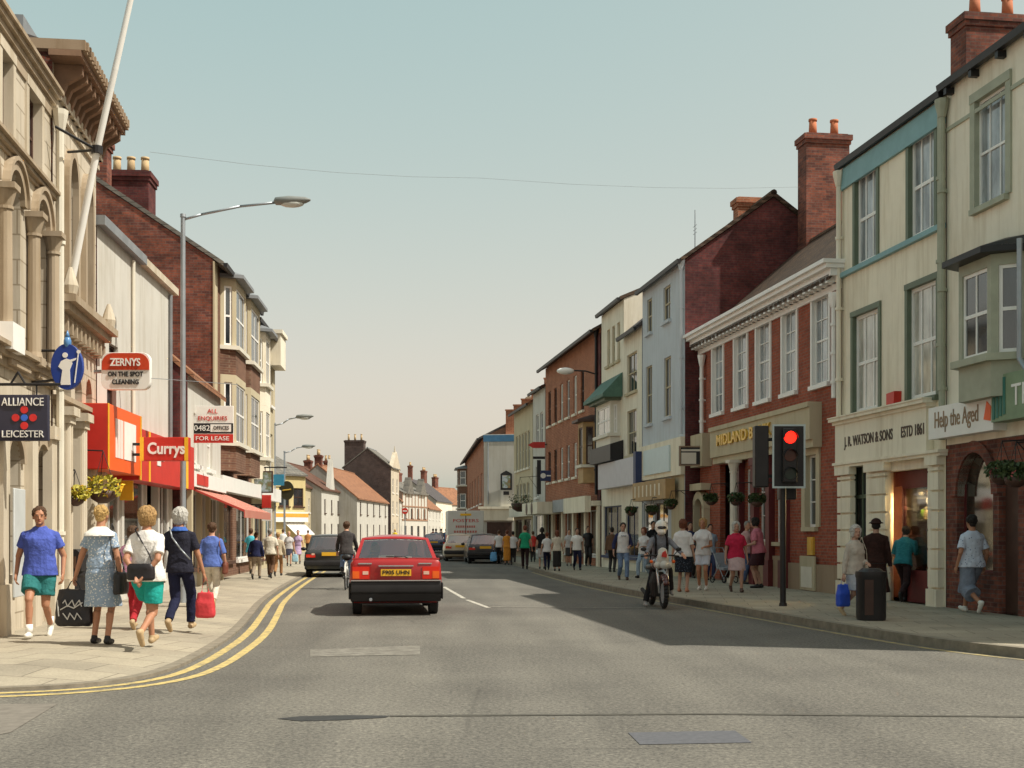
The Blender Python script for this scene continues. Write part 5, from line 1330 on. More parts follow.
# -- left pavement
white_shoe = plain('white_trainer', (.7, .68, .62), .5, .08)
tanshoe = plain('tan_shoe', (.42, .3, .17), .6); 
p = person(40, 637, 503, 'man in blue polo shirt and teal shorts walking towards the camera', 172, near=2, build=1.2, topc=C_('blue_polo', (.075, .11, .42)), bot='shorts', botc=C_('teal_shorts', (.03, .16, .16)), hair='brown', shoec=white_shoe, sockc=M['white'], legs='walkR', hands=((-.29, .02, .82), (.29, .03, .82)), turn=-12, skin=SK2, collar=True)
p = person(101, 644, 505, 'blond woman in blue and white patterned dress carrying bags', 4, near=2, fem=True, build=1.02, top='dress', topc=C_('blue_print', (.27, .35, .46), .1, ((.66, .67, .66), 34, .3)), bot='flare', hem=.27, botc=C_('blue_print', (0, 0, 0)), hair='blond', hairstyle='short', shoec=M['black'], legs='rest', hands=((-.36, .08, .86), (.27, .0, .8)), skin=SK2)
m = MB(); s = p['s']; m.loft([(0, -.055*s, 1.37*s, .2*s, .13*s), (0, -.05*s, 1.41*s, .19*s, .115*s), (0, -.04*s, 1.46*s, .12*s, .085*s), (0, -.03*s, 1.49*s, .075*s, .07*s)], 16, 2.2, p['U']); remesh(m.build('collar', M['white'], p['e'], True), .011, 1)
o = bag_hand(p, 0, 'carrier_bag', plain('black_carrier', (.02, .018, .022), .35, .3), 'black carrier bag with white scrawl held beside the blue patterned dress', .46, .46, .16, strap=.1)
M['bagink'] = plain('white_ink', (.55, .54, .52), .6)
wr = p['AR'][0][2]
m = MB(); m.tube([(-.17, 0, .1), (-.15, 0, -.1)], .008, 5)
rs = random.Random(3)
for j in range(2):
    m.tube([(-.1+.03*i, 0, (.06 if j == 0 else -.1)+.045*math.sin(i*2.1+j)) for i in range(9)], .007, 5)
m.tube([(-.13, 0, -.02), (-.04, 0, .03), (.04, 0, .0), (.15, 0, .07)], .008, 5)
ink = m.build('printed_scrawl', M['bagink'], o); hd = wr+(wr-p['AR'][0][1]).normalized()*.085; ink.location = (hd.x, hd.y-.105, hd.z-.33)
bag_shoulder(p, 1, M['black'], 'black shoulder bag on the right side of the woman in the patterned dress', .72, .3, .27, .13)
p = person(133, 629, 523, 'person in pink top and red trousers half hidden behind the woman in the print dress', 0, near=1, fem=True, topc=C_('pink_top', (.55, .27, .4)), bot='leggings', botc=C_('red_cloth', (.42, .03, .04)), hair='brown', hairstyle='bob', shoec=tanshoe, legs='walkL')
p = person(147, 646, 502, 'blond woman in white top and turquoise shorts clasping hands behind her back', 6, near=2, fem=True, build=1.18, topc=C_('white_cotton', (.74, .70, .66), .06), bot='shorts', botc=C_('turquoise', (.02, .33, .29)), hair='fair', hairstyle='puffy', shoec=tanshoe, legs='strideL', hands=((-.05, -.22, .86, (-1, -.4, 0)), (.05, -.22, .86, (1, -.4, 0))), skin=SK2, sleeve=.75)
bag_shoulder(p, 1, plain('black_leather', (.02, .016, .018), .4, .2), 'black leather bag slung across the back of the woman in turquoise shorts', .6, .34, .2, .12, cross=True)
p = person(180, 630, 505, 'grey haired person in dark navy clothes with a shoulder strap walking away', 3, near=2, topc=C_('navy_shirt', (.022, .022, .035)), bot='trousers', botc=C_('navy_trousers', (.016, .018, .045)), hair='white', hairstyle='puffy', shoec=tanshoe, legs='walkR', sleeve=.7, skin=SK2, hands=((-.27, .03, .8), (.31, .08, .8)))
m = MB(); s = p['s']; m.loft([(0, -.03*s, 1.44*s, .13*s, .1*s), (0, -.02*s, 1.5*s, .085*s, .08*s)], 14, 2.2, p['U']); remesh(m.build('scarf', C_('blue_scarf', (.05, .12, .4)), p['e'], True), .011, 1)
m = MB(); m.tube([tuple(p['U'](q)) for q in ((-.13, -.06, 1.5), (-.06, -.165, 1.36), (.06, -.17, 1.2), (.18, -.11, 1.05))], .011, 6); held(p, 'bag_strap', m, M['galv'], 'grey strap across the back of the grey haired person in navy', 'strap')
bag_hand(p, 1, 'carrier_bag', plain('red_carrier', (.6, .05, .06), .45, .12), 'red carrier bag in the hand of the grey haired person in navy', .27, .36, .13, strap=.2)
p = person(212, 607, 527, 'person in blue blouse and white trousers with brown shoulder bag', -4, near=1, h=1.6, fem=True, build=1.15, topc=C_('royal_blouse', (.1, .16, .45)), bot='trousers', botc=C_('white_trousers', (.6, .55, .46)), hair='brown', hairstyle='short', shoec=tanshoe, legs='walkL', sleeve=.9)
bag_shoulder(p, 1, plain('brown_leather', (.16, .05, .03), .5), 'brown shoulder bag hanging beside the white trousers', .66, .2, .22, .1)
PED = 'pedestrians further along the left pavement'
person(251, 574, 527, 'person in bright cyan top walking beside the shopfronts', 0, near=0, topc=C_('cyan_top', (.09, .48, .6)), bot='trousers', botc=C_('tan_trousers', (.3, .22, .14)), hair='brown', group=PED, legs='walkL', fem=True)
person(256, 579, 531, 'person in dark navy jumper and grey trousers walking away on left pavement', 0, near=0, topc=C_('navy_jumper', (.02, .024, .07)), bot='trousers', botc=C_('taupe', (.3, .24, .18)), hair='brown', group=PED, legs='walkR', sleeve=2)
person(270, 578, 527, 'man in cream shirt and brown trousers walking away on left pavement', 0, near=0, build=1.15, topc=C_('cream_shirt', (.62, .57, .47)), bot='trousers', botc=C_('brown_trousers', (.11, .06, .035)), hair='grey', group=PED, legs='walkL', sleeve=.8)
person(278, 576, 531, 'person in buff jacket just right of the cream shirt', 0, near=0, topc=C_('buff_jacket', (.5, .42, .3)), bot='trousers', botc=C_('rust_trousers', (.32, .17, .08)), hair='fair', group=PED, legs='walkR', sleeve=2)
p = person(289, 566, 530, 'person in pale grey top and dark skirt near the kerb', 170, near=0, fem=True, topc=C_('pale_grey', (.5, .48, .48)), bot='skirt', hem=.3, botc=C_('dark_skirt', (.04, .04, .06)), hair='fair', group=PED, legs='walkL')
bag_hand(p, 0, 'carrier_bag', plain('pale_blue_carrier', (.3, .5, .6), .5), 'pale blue carrier bag by the dark skirt on left pavement', .24, .3, .1)
person(298, 564, 529, 'person in lilac print dress just left of the dark estate car', 175, near=0, fem=True, top='dress', topc=C_('lilac_print', (.42, .3, .48), .1, ((.6, .5, .6), 30, .3)), bot='skirt', botc=C_('lilac_print', (0, 0, 0)), hair='brown', group=PED, legs='walkR')
person(244, 568, 527, 'person in brown jacket by the white shopfront', 20, near=-1, topc=C_('brown_jacket', (.14, .08, .05)), bot='trousers', botc=C_('grey_trousers', (.12, .12, .13)), group=PED, legs='stand')
person(283, 558, 529, 'distant person in white shirt among the left crowd', 0, near=-1, topc=M['white'], bot='trousers', botc=M['brown'], group=PED)
person(262, 560, 527, 'distant person in pale pink among the left crowd', 180, near=-1, fem=True, topc=C_('pale_pink', (.6, .38, .36)), bot='trousers', botc=M['blue'], group=PED)
person(308, 556, 530, 'distant person in orange top beyond the dark estate car', 0, near=-1, topc=C_('rust_top', (.5, .22, .08)), bot='trousers', botc=M['black'], group=PED)
# -- right pavement
RP = 'pedestrians on the right pavement'
jean = C_('blue_denim', (.16, .23, .36), .25); wt_ = C_('white_tee', (.68, .68, .68), .07)
p = person(623, 580, 521, 'young man in baseball shirt with dark sleeves and blue jeans', 176, near=1, topc=C_('white_tee', (0, 0, 0)), bot='jeans', botc=jean, hair='dark', group=RP, legs='walkL', sleeve=0, shoec=M['brown'], skin=SK3, hands=((-.16, .2, 1.0), (.29, .05, .82)))
m = MB()
for sh, el, wr in p['AR']: m.cap(sh, sh.lerp(el, .2), .066, .066); m.cyl(sh, el, .066, .055, 12); m.cyl(el, el.lerp(wr, .6), .055, .048, 12); m.ell(el, (.055,)*3)
remesh(m.build('sleeves', C_('navy_sleeve', (.03, .035, .09)), p['e'], True), .013, 2)
m = MB(); m.tube([(-.08+.02*i, .137+(.004 if i in (3, 4, 5) else 0), 1.27+.012*math.sin(i*2)) for i in range(9)], .014, 6); m.build('printed_motif', M['galv'], p['e'])
p = person(644, 578, 526, 'woman in white vest and pale jeans reading in front of the shop window', 215, near=1, fem=True, topc=C_('white_tee', (0, 0, 0)), bot='jeans', botc=C_('pale_denim', (.3, .4, .5), .2), hair='auburn', hairstyle='bob', group=RP, legs='walkR', sleeve=.2, hands=((-.12, .26, 1.06), (.12, .26, 1.06)), skin=SK3)
person(653, 574, 521, 'person in black behind the motorcyclist', 160, near=0, topc=C_('black_cloth', (.02, .018, .02)), bot='trousers', botc=C_('black_cloth', (0, 0, 0)), hair='dark', group=RP, sleeve=2)
person(676, 574, 518, 'man in pale shirt standing behind the woman in white tee', 165, near=0, topc=C_('dust_shirt', (.4, .34, .3)), bot='trousers', botc=M['black'], hair='brown', group=RP, skin=SK3)
p = person(683, 592, 519, 'woman in white tee shirt and dark print skirt facing away', 20, near=1, fem=True, build=1.15, topc=C_('white_tee', (0, 0, 0)), bot='skirt', hem=.27, botc=C_('dark_print', (.02, .024, .035), .2, ((.12, .15, .2), 26, .25)), hair='auburn', hairstyle='bob', group=RP, legs='rest', sleeve=.8, shoec=plain('tan_sandal', (.45, .2, .12), .6), skin=SK3)
person(703, 590, 518, 'woman in white tee shirt and short white shorts with trainers', 200, near=1, fem=True, topc=C_('white_tee', (0, 0, 0)), bot='shorts', botc=C_('white_shorts', (.62, .66, .74), .05), hair='fair', hairstyle='bob', group=RP, legs='stand', shoec=white_shoe, sockc=M['white'], hands=((-.1, .24, 1.05), (.2, .2, 1.08)), skin=SK2)
person(710, 580, 524, 'person in pale blue top mostly hidden behind the white tee shirt', 170, near=0, topc=C_('ice_top', (.4, .52, .64)), bot='trousers', botc=M['blue'], hair='dark', group=RP)
p = person(736, 592, 520, 'white haired woman in crimson top and pale pink skirt walking towards us', 178, near=1, fem=True, build=1.12, topc=C_('crimson_top', (.5, .025, .07)), bot='skirt', hem=.3, botc=C_('pink_skirt', (.52, .38, .38), .12), hair='white', hairstyle='curly', group=RP, legs='walkL', sleeve=.7, shoec=M['brown'], skin=SK3)
p = person(759, 588, 517, 'woman in pink blouse and dark skirt bending towards her bag', -60, near=1, fem=True, build=1.15, topc=C_('rose_blouse', (.52, .17, .22)), bot='flare', hem=.32, botc=C_('maroon_skirt', (.05, .02, .024)), hair='dark', hairstyle='bob', group=RP, legs='stand', sleeve=.8, lean=8, hands=((-.2, .25, 1.05), (.2, .28, 1.05)), skin=SK3)
person(747, 584, 521, 'person in pale pink behind the crimson top', 150, near=0, fem=True, topc=C_('pale_pink', (0, 0, 0)), bot='trousers', botc=C_('denim_dark', (.08, .12, .22)), hair='grey', group=RP)
p = person(855, 616, 523, 'white haired woman in pale beige jacket and light skirt', 150, near=2, fem=True, build=1.08, top='jacket', topc=C_('beige_jacket', (.47, .42, .36), .08), bot='skirt', hem=.28, botc=C_('pale_skirt', (.4, .42, .47), .08), hair='white', hairstyle='curly', group=RP, legs='walkL', turn=20, hands=((-.1, .2, 1.0), (.27, -.02, .78)), skin=SK3, shoec=tanshoe)
bag_hand(p, 1, 'carrier_bag', plain('blue_carrier', (.03, .09, .55), .4, .15), 'bright blue carrier bag in the hand of the woman in beige jacket', .26, .36, .13, strap=.08)
bag_shoulder(p, 0, plain('cream_leather', (.6, .55, .45), .5), 'cream shoulder bag under the arm of the woman in beige jacket', .5, .16, .2, .08)
person(876, 609, 519, 'person in long dark brown coat and brimmed hat beside the bin', 20, near=2, build=1.12, top='longcoat', topc=C_('dark_brown_coat', (.035, .016, .013), .3), bot='trousers', botc=M['black'], helmet='hat', hair='dark', group=RP, legs='stand', skin=SK3)
person(903, 602, 521, 'person in teal top and dark trousers stooping to a shop window', 35, near=2, build=1.05, topc=C_('teal_top', (.025, .17, .2)), bot='trousers', botc=C_('dark_trousers', (.03, .017, .018)), hair='dark', group=RP, legs='strideL', sleeve=.9, lean=18, hands=((-.15, .42, 1.05), (.15, .42, 1.02)), skin=SK3)
person(972, 613, 511, 'dark haired woman in patterned pale blouse and grey culottes walking to the arched window', -12, near=2, fem=True, build=1.16, topc=C_('pale_print_blouse', (.55, .6, .7), .06, ((.12, .15, .25), 20, .2)), bot='culottes', botc=C_('grey_culottes', (.2, .23, .29), .15), hair='dark', hairstyle='short', group=RP, legs='strideR', sleeve=.75, shoec=white_shoe, skin=SK2)
person(690, 578, 522, 'person in dark top between the two white tee shirts', 170, near=0, topc=M['blue'], bot='trousers', botc=M['black'], hair='dark', group=RP, skin=SK3)
person(668, 572, 523, 'person in maroon top behind the motorcyclist', 10, near=0, fem=True, topc=C_('maroon_top', (.14, .03, .04)), bot='trousers', botc=M['black'], hair='auburn', hairstyle='bob', group=RP, skin=SK3)
person(612, 572, 527, 'person in dark brown jacket by the blue framed window', 20, near=0, topc=C_('brown_jacket', (0, 0, 0)), bot='trousers', botc=M['black'], hair='dark', group=RP, sleeve=2, skin=SK3)
FP = 'distant pedestrians by the right-hand shops'
person(577, 570, 527, 'man in white shirt and navy trousers outside the awning shop', 172, near=0, topc=M['white'], bot='trousers', botc=C_('navy_trousers', (0, 0, 0)), hair='dark', group=FP, legs='walkL', skin=SK3)
person(569, 566, 529, 'person in pale grey top beside the man in white shirt', 180, near=-1, fem=True, topc=C_('pale_grey', (0, 0, 0)), bot='skirt', botc=M['black'], group=FP)
person(557, 571, 530, 'person in cream top and long dark skirt by the shop entrance', 0, near=0, fem=True, topc=C_('cream_shirt', (0, 0, 0)), bot='skirt', hem=.1, botc=M['black'], hair='auburn', hairstyle='long', group=FP)
person(547, 570, 531, 'person in white blouse and navy trousers walking in front of the shop', 0, near=0, fem=True, topc=wt_, bot='trousers', botc=C_('navy_trousers', (0, 0, 0)), hair='auburn', group=FP, legs='walkR')
person(542, 569, 527, 'tall person in dark clothes with long dark hair by the white shopfront', 0, near=-1, topc=C_('black_cloth', (0, 0, 0)), bot='skirt', botc=C_('pale_grey', (0, 0, 0)), hair='dark', hairstyle='long', group=FP)
person(525, 569, 532, 'person in emerald green top stepping along the kerb', 0, near=0, h=1.68, fem=True, topc=C_('green_top', (.02, .3, .16)), bot='trousers', botc=C_('dark_trousers', (0, 0, 0)), hair='auburn', group=FP, legs='walkL')
person(513, 565, 531, 'person in white shirt and black trousers between orange and green tops', 0, near=-1, topc=wt_, bot='trousers', botc=M['black'], hair='dark', group=FP, road=True)
person(507, 565, 530, 'person in orange dress beside the dark parked estate', 0, near=-1, fem=True, topc=C_('orange_dress', (.6, .25, .04)), bot='skirt', hem=.12, botc=C_('orange_dress', (0, 0, 0)), hair='auburn', group=FP, road=True)
p = person(499, 564, 530, 'person in white top with a light blue bag beside the dark parked estate', 0, near=-1, topc=wt_, bot='trousers', botc=M['black'], hair='brown', group=FP, road=True)
bag_hand(p, 0, 'carrier_bag', plain('sky_carrier', (.12, .36, .65), .5), 'light blue carrier bag beside the dark parked estate', .32, .42, .12)
person(533, 562, 531, 'distant person in scarlet top beyond the green top', 0, near=-1, topc=M['redp'], bot='trousers', botc=M['black'], group=FP)
person(588, 566, 526, 'person in dark clothes in the doorway by the orange brick', 170, near=-1, topc=M['black'], bot='trousers', botc=M['black'], group=FP)
DP = 'far pedestrians crossing beyond the cars'
person(395, 548, 528, 'far person in a yellow hat beyond the red car', 0, near=-1, h=1.75, topc=C_('yellow_top', (.75, .55, .04)), bot='trousers', botc=M['black'], hair='blond', group=DP, road=True, hairstyle='puffy')
for px_, c_, l_ in ((436, (.05, .09, .2), 'far person in dark blue right of the red car'), (441, (.4, .38, .36), 'far person in pale grey right of the red car'), (446, (.1, .16, .3), 'far person in mid blue next to the van'), (433, (.3, .1, .08), 'far person in rust red right of the red car')):
    person(px_, 551, 528.5, l_, 0, near=-1, topc=C_('far_top_%d' % px_, c_), bot='trousers', botc=M['black'], group=DP, road=True)
# ------------------------------------------------------------------ street lamps, signals, signs
galv = M['galv']
lampglass = plain('lamp_bowl', (.55, .56, .52), .25, .1)
def street_lamp(px, Y, ztop, armlen, label, arm_deg=0, base_z=PAVE):
    X = (px-512)/F*Y; e = empty('street_lamp', (X, Y, base_z), R(arm_deg), label, 'street lamp', 'street lamps on the left side')
    H = ztop-base_z
    m = MB(); m.cyl((0, 0, 0), (0, 0, 1.3), .09, .09, 14); m.cyl((0, 0, 1.3), (0, 0, 1.4), .09, .06, 14); m.cyl((0, 0, 1.4), (0, 0, H), .06, .045, 14); m.cyl((0, 0, H), (0, 0, H+.06), .06, .055, 12)
    autosmooth(m.build('column', galv, e)); 
    m = MB(); m.box(-.05, .05, -.093, -.086, .35, .8); m.build('access_door', galv, e)
    r = armlen; m = MB(); m.tube([(0, 0, H-.05), (.35, 0, H+.05), (r*.6, 0, H+.21), (r, 0, H+.29)], .026, 8); a = m.build('arm', galv, e, True)
    m = MB(); m.loft([(0, 0, 0, .02, .02), (0, 0, .04, .12, .1), (0, 0, .3, .15, .12), (0, 0, .62, .1, .08), (0, 0, .72, .03, .03)], 14); m.xform(Matrix.Translation((r-.08, 0, H+.31)) @ Matrix.Rotation(R(88), 4, 'Y') @ Matrix.Scale(.62, 4, (1, 0, 0)))
    ln = autosmooth(m.build('lantern', plain('lantern_grey', (.2, .21, .2), .5), e), 60)
    m = MB(); m.ell((r+.28, 0, H+.26), (.24, .1, .075), 12, 7); m.build('lamp_bowl', lampglass, ln, True)
    return e
street_lamp(183, 25, 7.65, 1.85, 'tall grey street lamp beside the red electrical shop sign')
street_lamp(274.5, 52, CAM_H+(HZ-417)/F*52-.3, .95, 'second grey street lamp, at the end of the brick bays')
street_lamp(284.5, 68, CAM_H+(HZ-446.5)/F*68-.3, 1.0, 'third and shortest looking grey street lamp, by the corner shop')
# wall lamp on the right
q = at(592, 372, 52.3); e = empty('wall_lamp', (RA2+RB*51.5-.02, 51.5, 0), 0, 'white wall lamp on a bracket at the orange brick corner', 'wall lamp')
zz = CAM_H+(HZ-371)/F*51.5
m = MB(); m.tube([(0, 0, zz-.15), (-.5, 0, zz), (-1.0, 0, zz+.02)], .03, 8); m.build('bracket', M['black'], e)
m = MB(); m.ell((-1.3, 0, zz+.0), (.36, .16, .14), 12, 7); m.build('lantern', M['white'], e, True)

# traffic signal
X, Y = ground(783, 606, PAVE); e = empty('traffic_light', (X, Y, PAVE), 0, 'traffic light on a black pole showing red, with white edged backboard', 'traffic light')
m = MB(); m.cyl((0, 0, 0), (0, 0, 3.3), .057, .057, 14); m.cyl((0, 0, 0), (0, 0, .06), .08, .07, 14); autosmooth(m.build('pole', M['black'], e))
zt, zb = CAM_H-PAVE+(HZ-425)/F*Y, CAM_H-PAVE+(HZ-488.5)/F*Y
w = 33/F*Y; cx = (787-783)/F*Y
m = MB(); m.box(cx-w/2, cx+w/2, -.16, -.145, zb, zt); m.cur = 1; t_ = .035
m.box(cx-w/2, cx-w/2+t_, -.166, -.161, zb, zt); m.box(cx+w/2-t_, cx+w/2, -.166, -.161, zb, zt); m.box(cx-w/2+t_, cx+w/2-t_, -.166, -.161, zb, zb+t_); m.box(cx-w/2+t_, cx+w/2-t_, -.166, -.161, zt-t_, zt)
m.build('backboard', [M['black'], plain('pale_border', (.5, .58, .58), .5, .05)], e)
m = MB(); m.box(cx-.13, cx+.13, -.28, -.167, zb+.1, zt-.08); hb = bevel(m.build('signal_head', M['black'], e), .02)
m = MB(); m.box(cx-.1, cx+.1, -.144, .0, zb+.15, zb+.25); m.box(cx-.1, cx+.1, -.144, .0, zt-.3, zt-.2); m.build('mounting_bracket', M['black'], e)
hh = (zt-zb-.18)/3
for j, (nm, mt) in enumerate((('green_lens', plain('unlit_green', (.012, .03, .02), .3)), ('amber_lens', plain('unlit_amber', (.08, .02, .008), .3)), ('red_lens', emit('red_signal', (1, .012, .005), 2.2)))):
    zc_ = zb+.1+hh*(j+.5); m = MB(); m.cyl((cx, -.281, zc_), (cx, -.292, zc_), .115, .11, 22); l = m.build(nm, mt, hb)
    m = MB()
    for i in range(14):
        A0, A1 = math.pi*i/14, math.pi*(i+1)/14
        p = [(cx+.125*math.cos(A0), zc_+.125*math.sin(A0)), (cx+.125*math.cos(A1), zc_+.125*math.sin(A1))]
        m.quad((p[0][0], -.281, p[0][1]), (p[1][0], -.281, p[1][1]), (p[1][0], -.40, p[1][1]-.02), (p[0][0], -.40, p[0][1]-.02))
    m.build('hood', M['black'], hb)
# a second head facing along the side road
m = MB(); m.box(cx-.62, cx-.36, -.12, .14, zb+.02, zt-.02); sd = bevel(m.build('side_signal_head', M['black'], e), .02)
m = MB(); m.box(cx-.37, cx-.1, -.04, .04, zb+.2, zb+.26); m.box(cx-.37, cx-.1, -.04, .04, zt-.3, zt-.24); m.build('mounting_bracket', M['black'], sd)
m = MB(); m.box(-.02, .3, .2, .46, zb-.2, zb+.12); bevel(m.build('rear_signal_head', M['black'], e), .02)

# hanging and projecting signs on the left
def proj_sign(name, label, Y, px0, py0, px1, py1, wall_px, face, edge=None, th=.08, bracket=None, shape='box'):
    """a board standing out from the left-hand front, square to the street"""
    A = at(px0, py1, Y); B_ = at(px1, py0, Y); xc = (A.x+B_.x)/2
    e = empty(name, (xc, Y, 0), 0, label, 'sign', 'hanging shop signs on the left side')
    w = (B_.x-A.x)/2; z0, z1 = A.z, B_.z; m = MB()
    if shape == 'box': m.box(-w, w, -th/2, th/2, z0, z1)
    elif shape == 'round':
        r = min(w, (z1-z0)/2)*.42; pr = []
        for (sx, sz, a0) in ((1, 1, 0), (-1, 1, 90), (-1, -1, 180), (1, -1, 270)):
            for i in range(6): A_ = R(a0+18*i); pr.append((sx*(w-r)+r*math.cos(A_), ((z0+z1)/2)+sz*((z1-z0)/2-r)+r*math.sin(A_)))
        m.prism_y(pr[::1], -th/2, th/2)
    else:
        pr = [(w*math.cos(2*math.pi*i/36), (z0+z1)/2+(z1-z0)/2*math.sin(2*math.pi*i/36)) for i in range(36)]; m.prism_y(pr, -th/2, th/2)
    board = bevel(m.build('board', face, e), .006); fix_up(board)
    return e, board, w, z0, z1
navy = plain('dark_navy_board', (.035, .035, .06), .4, .1)
e, bd, w, z0, z1 = proj_sign('hanging_sign', 'dark square hanging sign with a red and blue flower emblem', 16.9, -13, 395, 49, 441, 0, navy)
lettering('ALLIANCE', .15, bd, M['white'], (.08, -.05, z1-.1), width=w*1.35); lettering('LEICESTER', .13, bd, M['white'], (.08, -.05, z0+.085), width=w*1.35)
lettering('&', .1, bd, M['white'], (-w*.8, -.05, z0+.1))
m = MB(); zc = (z0+z1)/2; cx = .1
for dx, dz in ((.115, 0), (-.115, 0), (0, .105), (0, -.105)): m.cyl((cx+dx, -.041, zc+dz), (cx+dx, -.05, zc+dz), .05, .05, 14)
m.build('flower_emblem', plain('sign_red', (.6, .03, .03), .5), bd); m = MB(); m.cyl((cx, -.041, zc), (cx, -.051, zc), .045, .045, 14); m.build('emblem_centre', plain('sign_blue', (.04, .14, .6), .5), bd)
m = MB(); m.tube([(-w-.5, 0, z1+.14), (w+.15, 0, z1+.14)], .02); m.tube([(-w*.7, 0, z1), (-w*.7, 0, z1+.14)], .012); m.tube([(w*.6, 0, z1), (w*.6, 0, z1+.14)], .012); m.tube([(-.1, 0, z1+.14), (.0, 0, z1+.3), (.1, 0, z1+.14)], .015); m.build('bracket', M['black'], e)
ov = plain('royal_blue_board', (.02, .05, .26), .4, .1)
e, bd, w, z0, z1 = proj_sign('hanging_sign', 'oval blue sign with a white robed figure holding a staff', 19.0, 51.5, 344, 83.5, 390, 0, ov, shape='oval')
zc = (z0+z1)/2; m = MB(); y = -.045
m.prism_y([(-.09, zc-.27), (.06, zc-.27), (.05, zc-.05), (.09, zc+.05), (.06, zc+.1), (.0, zc+.12), (-.08, zc+.08), (-.12, zc), (-.06, zc-.05)], -.05, -.041); m.cyl((-.02, -.041, zc+.17), (-.02, -.05, zc+.17), .04, .04, 12)
m.prism_y([(.05, zc+.06), (.14, zc+.1), (.15, zc+.13), (.05, zc+.1)], -.051, -.0415); m.prism_y([(.115, zc-.24), (.13, zc-.24), (.185, zc+.2), (.17, zc+.2)], -.052, -.042); m.cyl((.18, -.042, zc+.22), (.18, -.051, zc+.22), .03, .03, 8)
fix_up(m.build('robed_figure', M['white'], bd)); m = MB(); m.ell((0, 0, z1+.02), (.06, .06, .1), 10, 6); m.loft([(0, 0, z1+.1, .04, .04), (0, 0, z1+.2, .005, .005)], 8); m.build('finial', plain('blue_metal', (.1, .25, .5), .3), e, True)
m = MB(); m.tube([(-w-.4, 0, z1-.1), (-w+.05, 0, z1-.1)], .02); m.tube([(-w-.4, 0, z0+.1), (-w+.07, 0, z0+.15)], .02); m.build('bracket', M['black'], e)
e, bd, w, z0, z1 = proj_sign('hanging_sign', 'rounded red and white dry cleaning sign', 23.0, 102.5, 353, 151, 390, 0, M['white'], shape='round', th=.14)
zc = (z0+z1)/2; m = MB(); pr = []; r = .2; hz_ = z1-.012; ww = w-.012
pr = [(-ww, zc+.02), (ww, zc+.02)]+[(ww-r+r*math.cos(R(a)), hz_-r+r*math.sin(R(a))) for a in range(0, 91, 15)]+[(-ww+r+r*math.cos(R(a)), hz_-r+r*math.sin(R(a))) for a in range(90, 181, 15)]
m.prism_y(pr, -.085, -.071); fix_up(m.build('red_panel', M['redp'] if False else plain('sign_scarlet', (.58, .06, .02), .45), bd))
lettering('ZERNYS', .19, bd, M['white'], (0, -.095, zc+.15), width=w*1.25, bold=.004); lettering('ON THE SPOT', .12, bd, M['black'], (0, -.08, zc-.06), width=w*1.45, bold=.003); lettering('CLEANING', .12, bd, M['black'], (0, -.08, zc-.2), width=w*1.1, bold=.003)
m = MB(); m.tube([(-w-.15, 0, zc), (-w+.02, 0, zc)], .03); m.tube([(w, 0, zc-.12), (w+1.5, .3, zc-.2)], .006, 5); m.build('bracket', M['galv'], e)
e, bd, w, z0, z1 = proj_sign('hanging_sign', 'bright red projecting sign with yellow ends over the electrical shop', 24.4, 141.5, 437.5, 189.5, 461, 0, M['redp'], th=.2)
lettering('Currys', .3, bd, M['white'], (.04, -.105, (z0+z1)/2), width=w*1.55, bold=.008)
m = MB(); m.box(-w, -w+.07, -.11, -.101, z0, z1); m.box(w-.07, w, -.11, -.101, z0, z1); m.build('yellow_band', yl, bd)
m = MB(); m.box(-w-.45, -w, .02, .08, z0+.1, z0+.15); m.box(-w-.45, -w, .02, .08, z1-.15, z1-.1); m.build('bracket', M['black'], e)
e, bd, w, z0, z1 = proj_sign('letting_board', 'white letting board with black and red panels on the low tiled building', 32.5, 192, 406, 233.5, 443, 0, M['white'], th=.05)
lettering('ALL', .16, bd, M['redp'], (0, -.03, z1-.14)); lettering('ENQUIRIES', .15, bd, M['redp'], (0, -.03, z1-.32), width=w*1.4)
m = MB(); m.box(-w, w, -.035, -.026, z0+.24, z0+.5); bb = m.build('black_panel', M['black'], bd); lettering('0482', .2, bb, M['white'], (-w*.5, -.04, z0+.37), width=w*.75); m = MB(); m.box(-.05, w*.9, -.04, -.036, z0+.28, z0+.47); bp = m.build('white_plate', M['white'], bb); lettering('OFFICES', .14, bp, M['black'], (w*.42, -.046, z0+.375), width=w*.75)
m = MB(); m.box(-w, w, -.036, -.027, z0, z0+.22); rb = m.build('red_panel', M['redp'], bd); lettering('FOR LEASE', .15, rb, M['white'], (0, -.041, z0+.11), width=w*1.6)
m = MB(); m.box(-w-.2, -w, -.03, .03, z0+.2, z0+.26); m.build('bracket', M['black'], e)
t = NT('pub_picture'); v = t.coords(); n = t.noise(v, 3.2, 3, .6); sp = t.add('ShaderNodeSeparateXYZ'); t.link(v, sp.inputs[0])
pic = t.ramp(n, [(.36, (.2, .13, .06)), (.46, (.16, .2, .13)), (.55, (.34, .4, .46)), (.7, (.42, .34, .24))]); M['pic'] = t.done(pic, .6)
e, bd, w, z0, z1 = proj_sign('pub_sign', 'square pictorial pub sign hanging from a long black bracket', 46, 251.5, 471, 273, 493, 0, M['brown'], th=.08)
m = MB(); m.box(-w+.05, w-.05, -.05, -.041, z0+.05, z1-.05); m.build('picture', M['pic'], bd); m = MB(); m.tube([(-w-.2, 0, z1+.13), (w+.5, 0, z1+.13)], .025); m.tube([(-w*.7, 0, z1), (-w*.7, 0, z1+.13)], .015); m.tube([(w*.7, 0, z1), (w*.7, 0, z1+.13)], .015); m.build('bracket', M['black'], e)
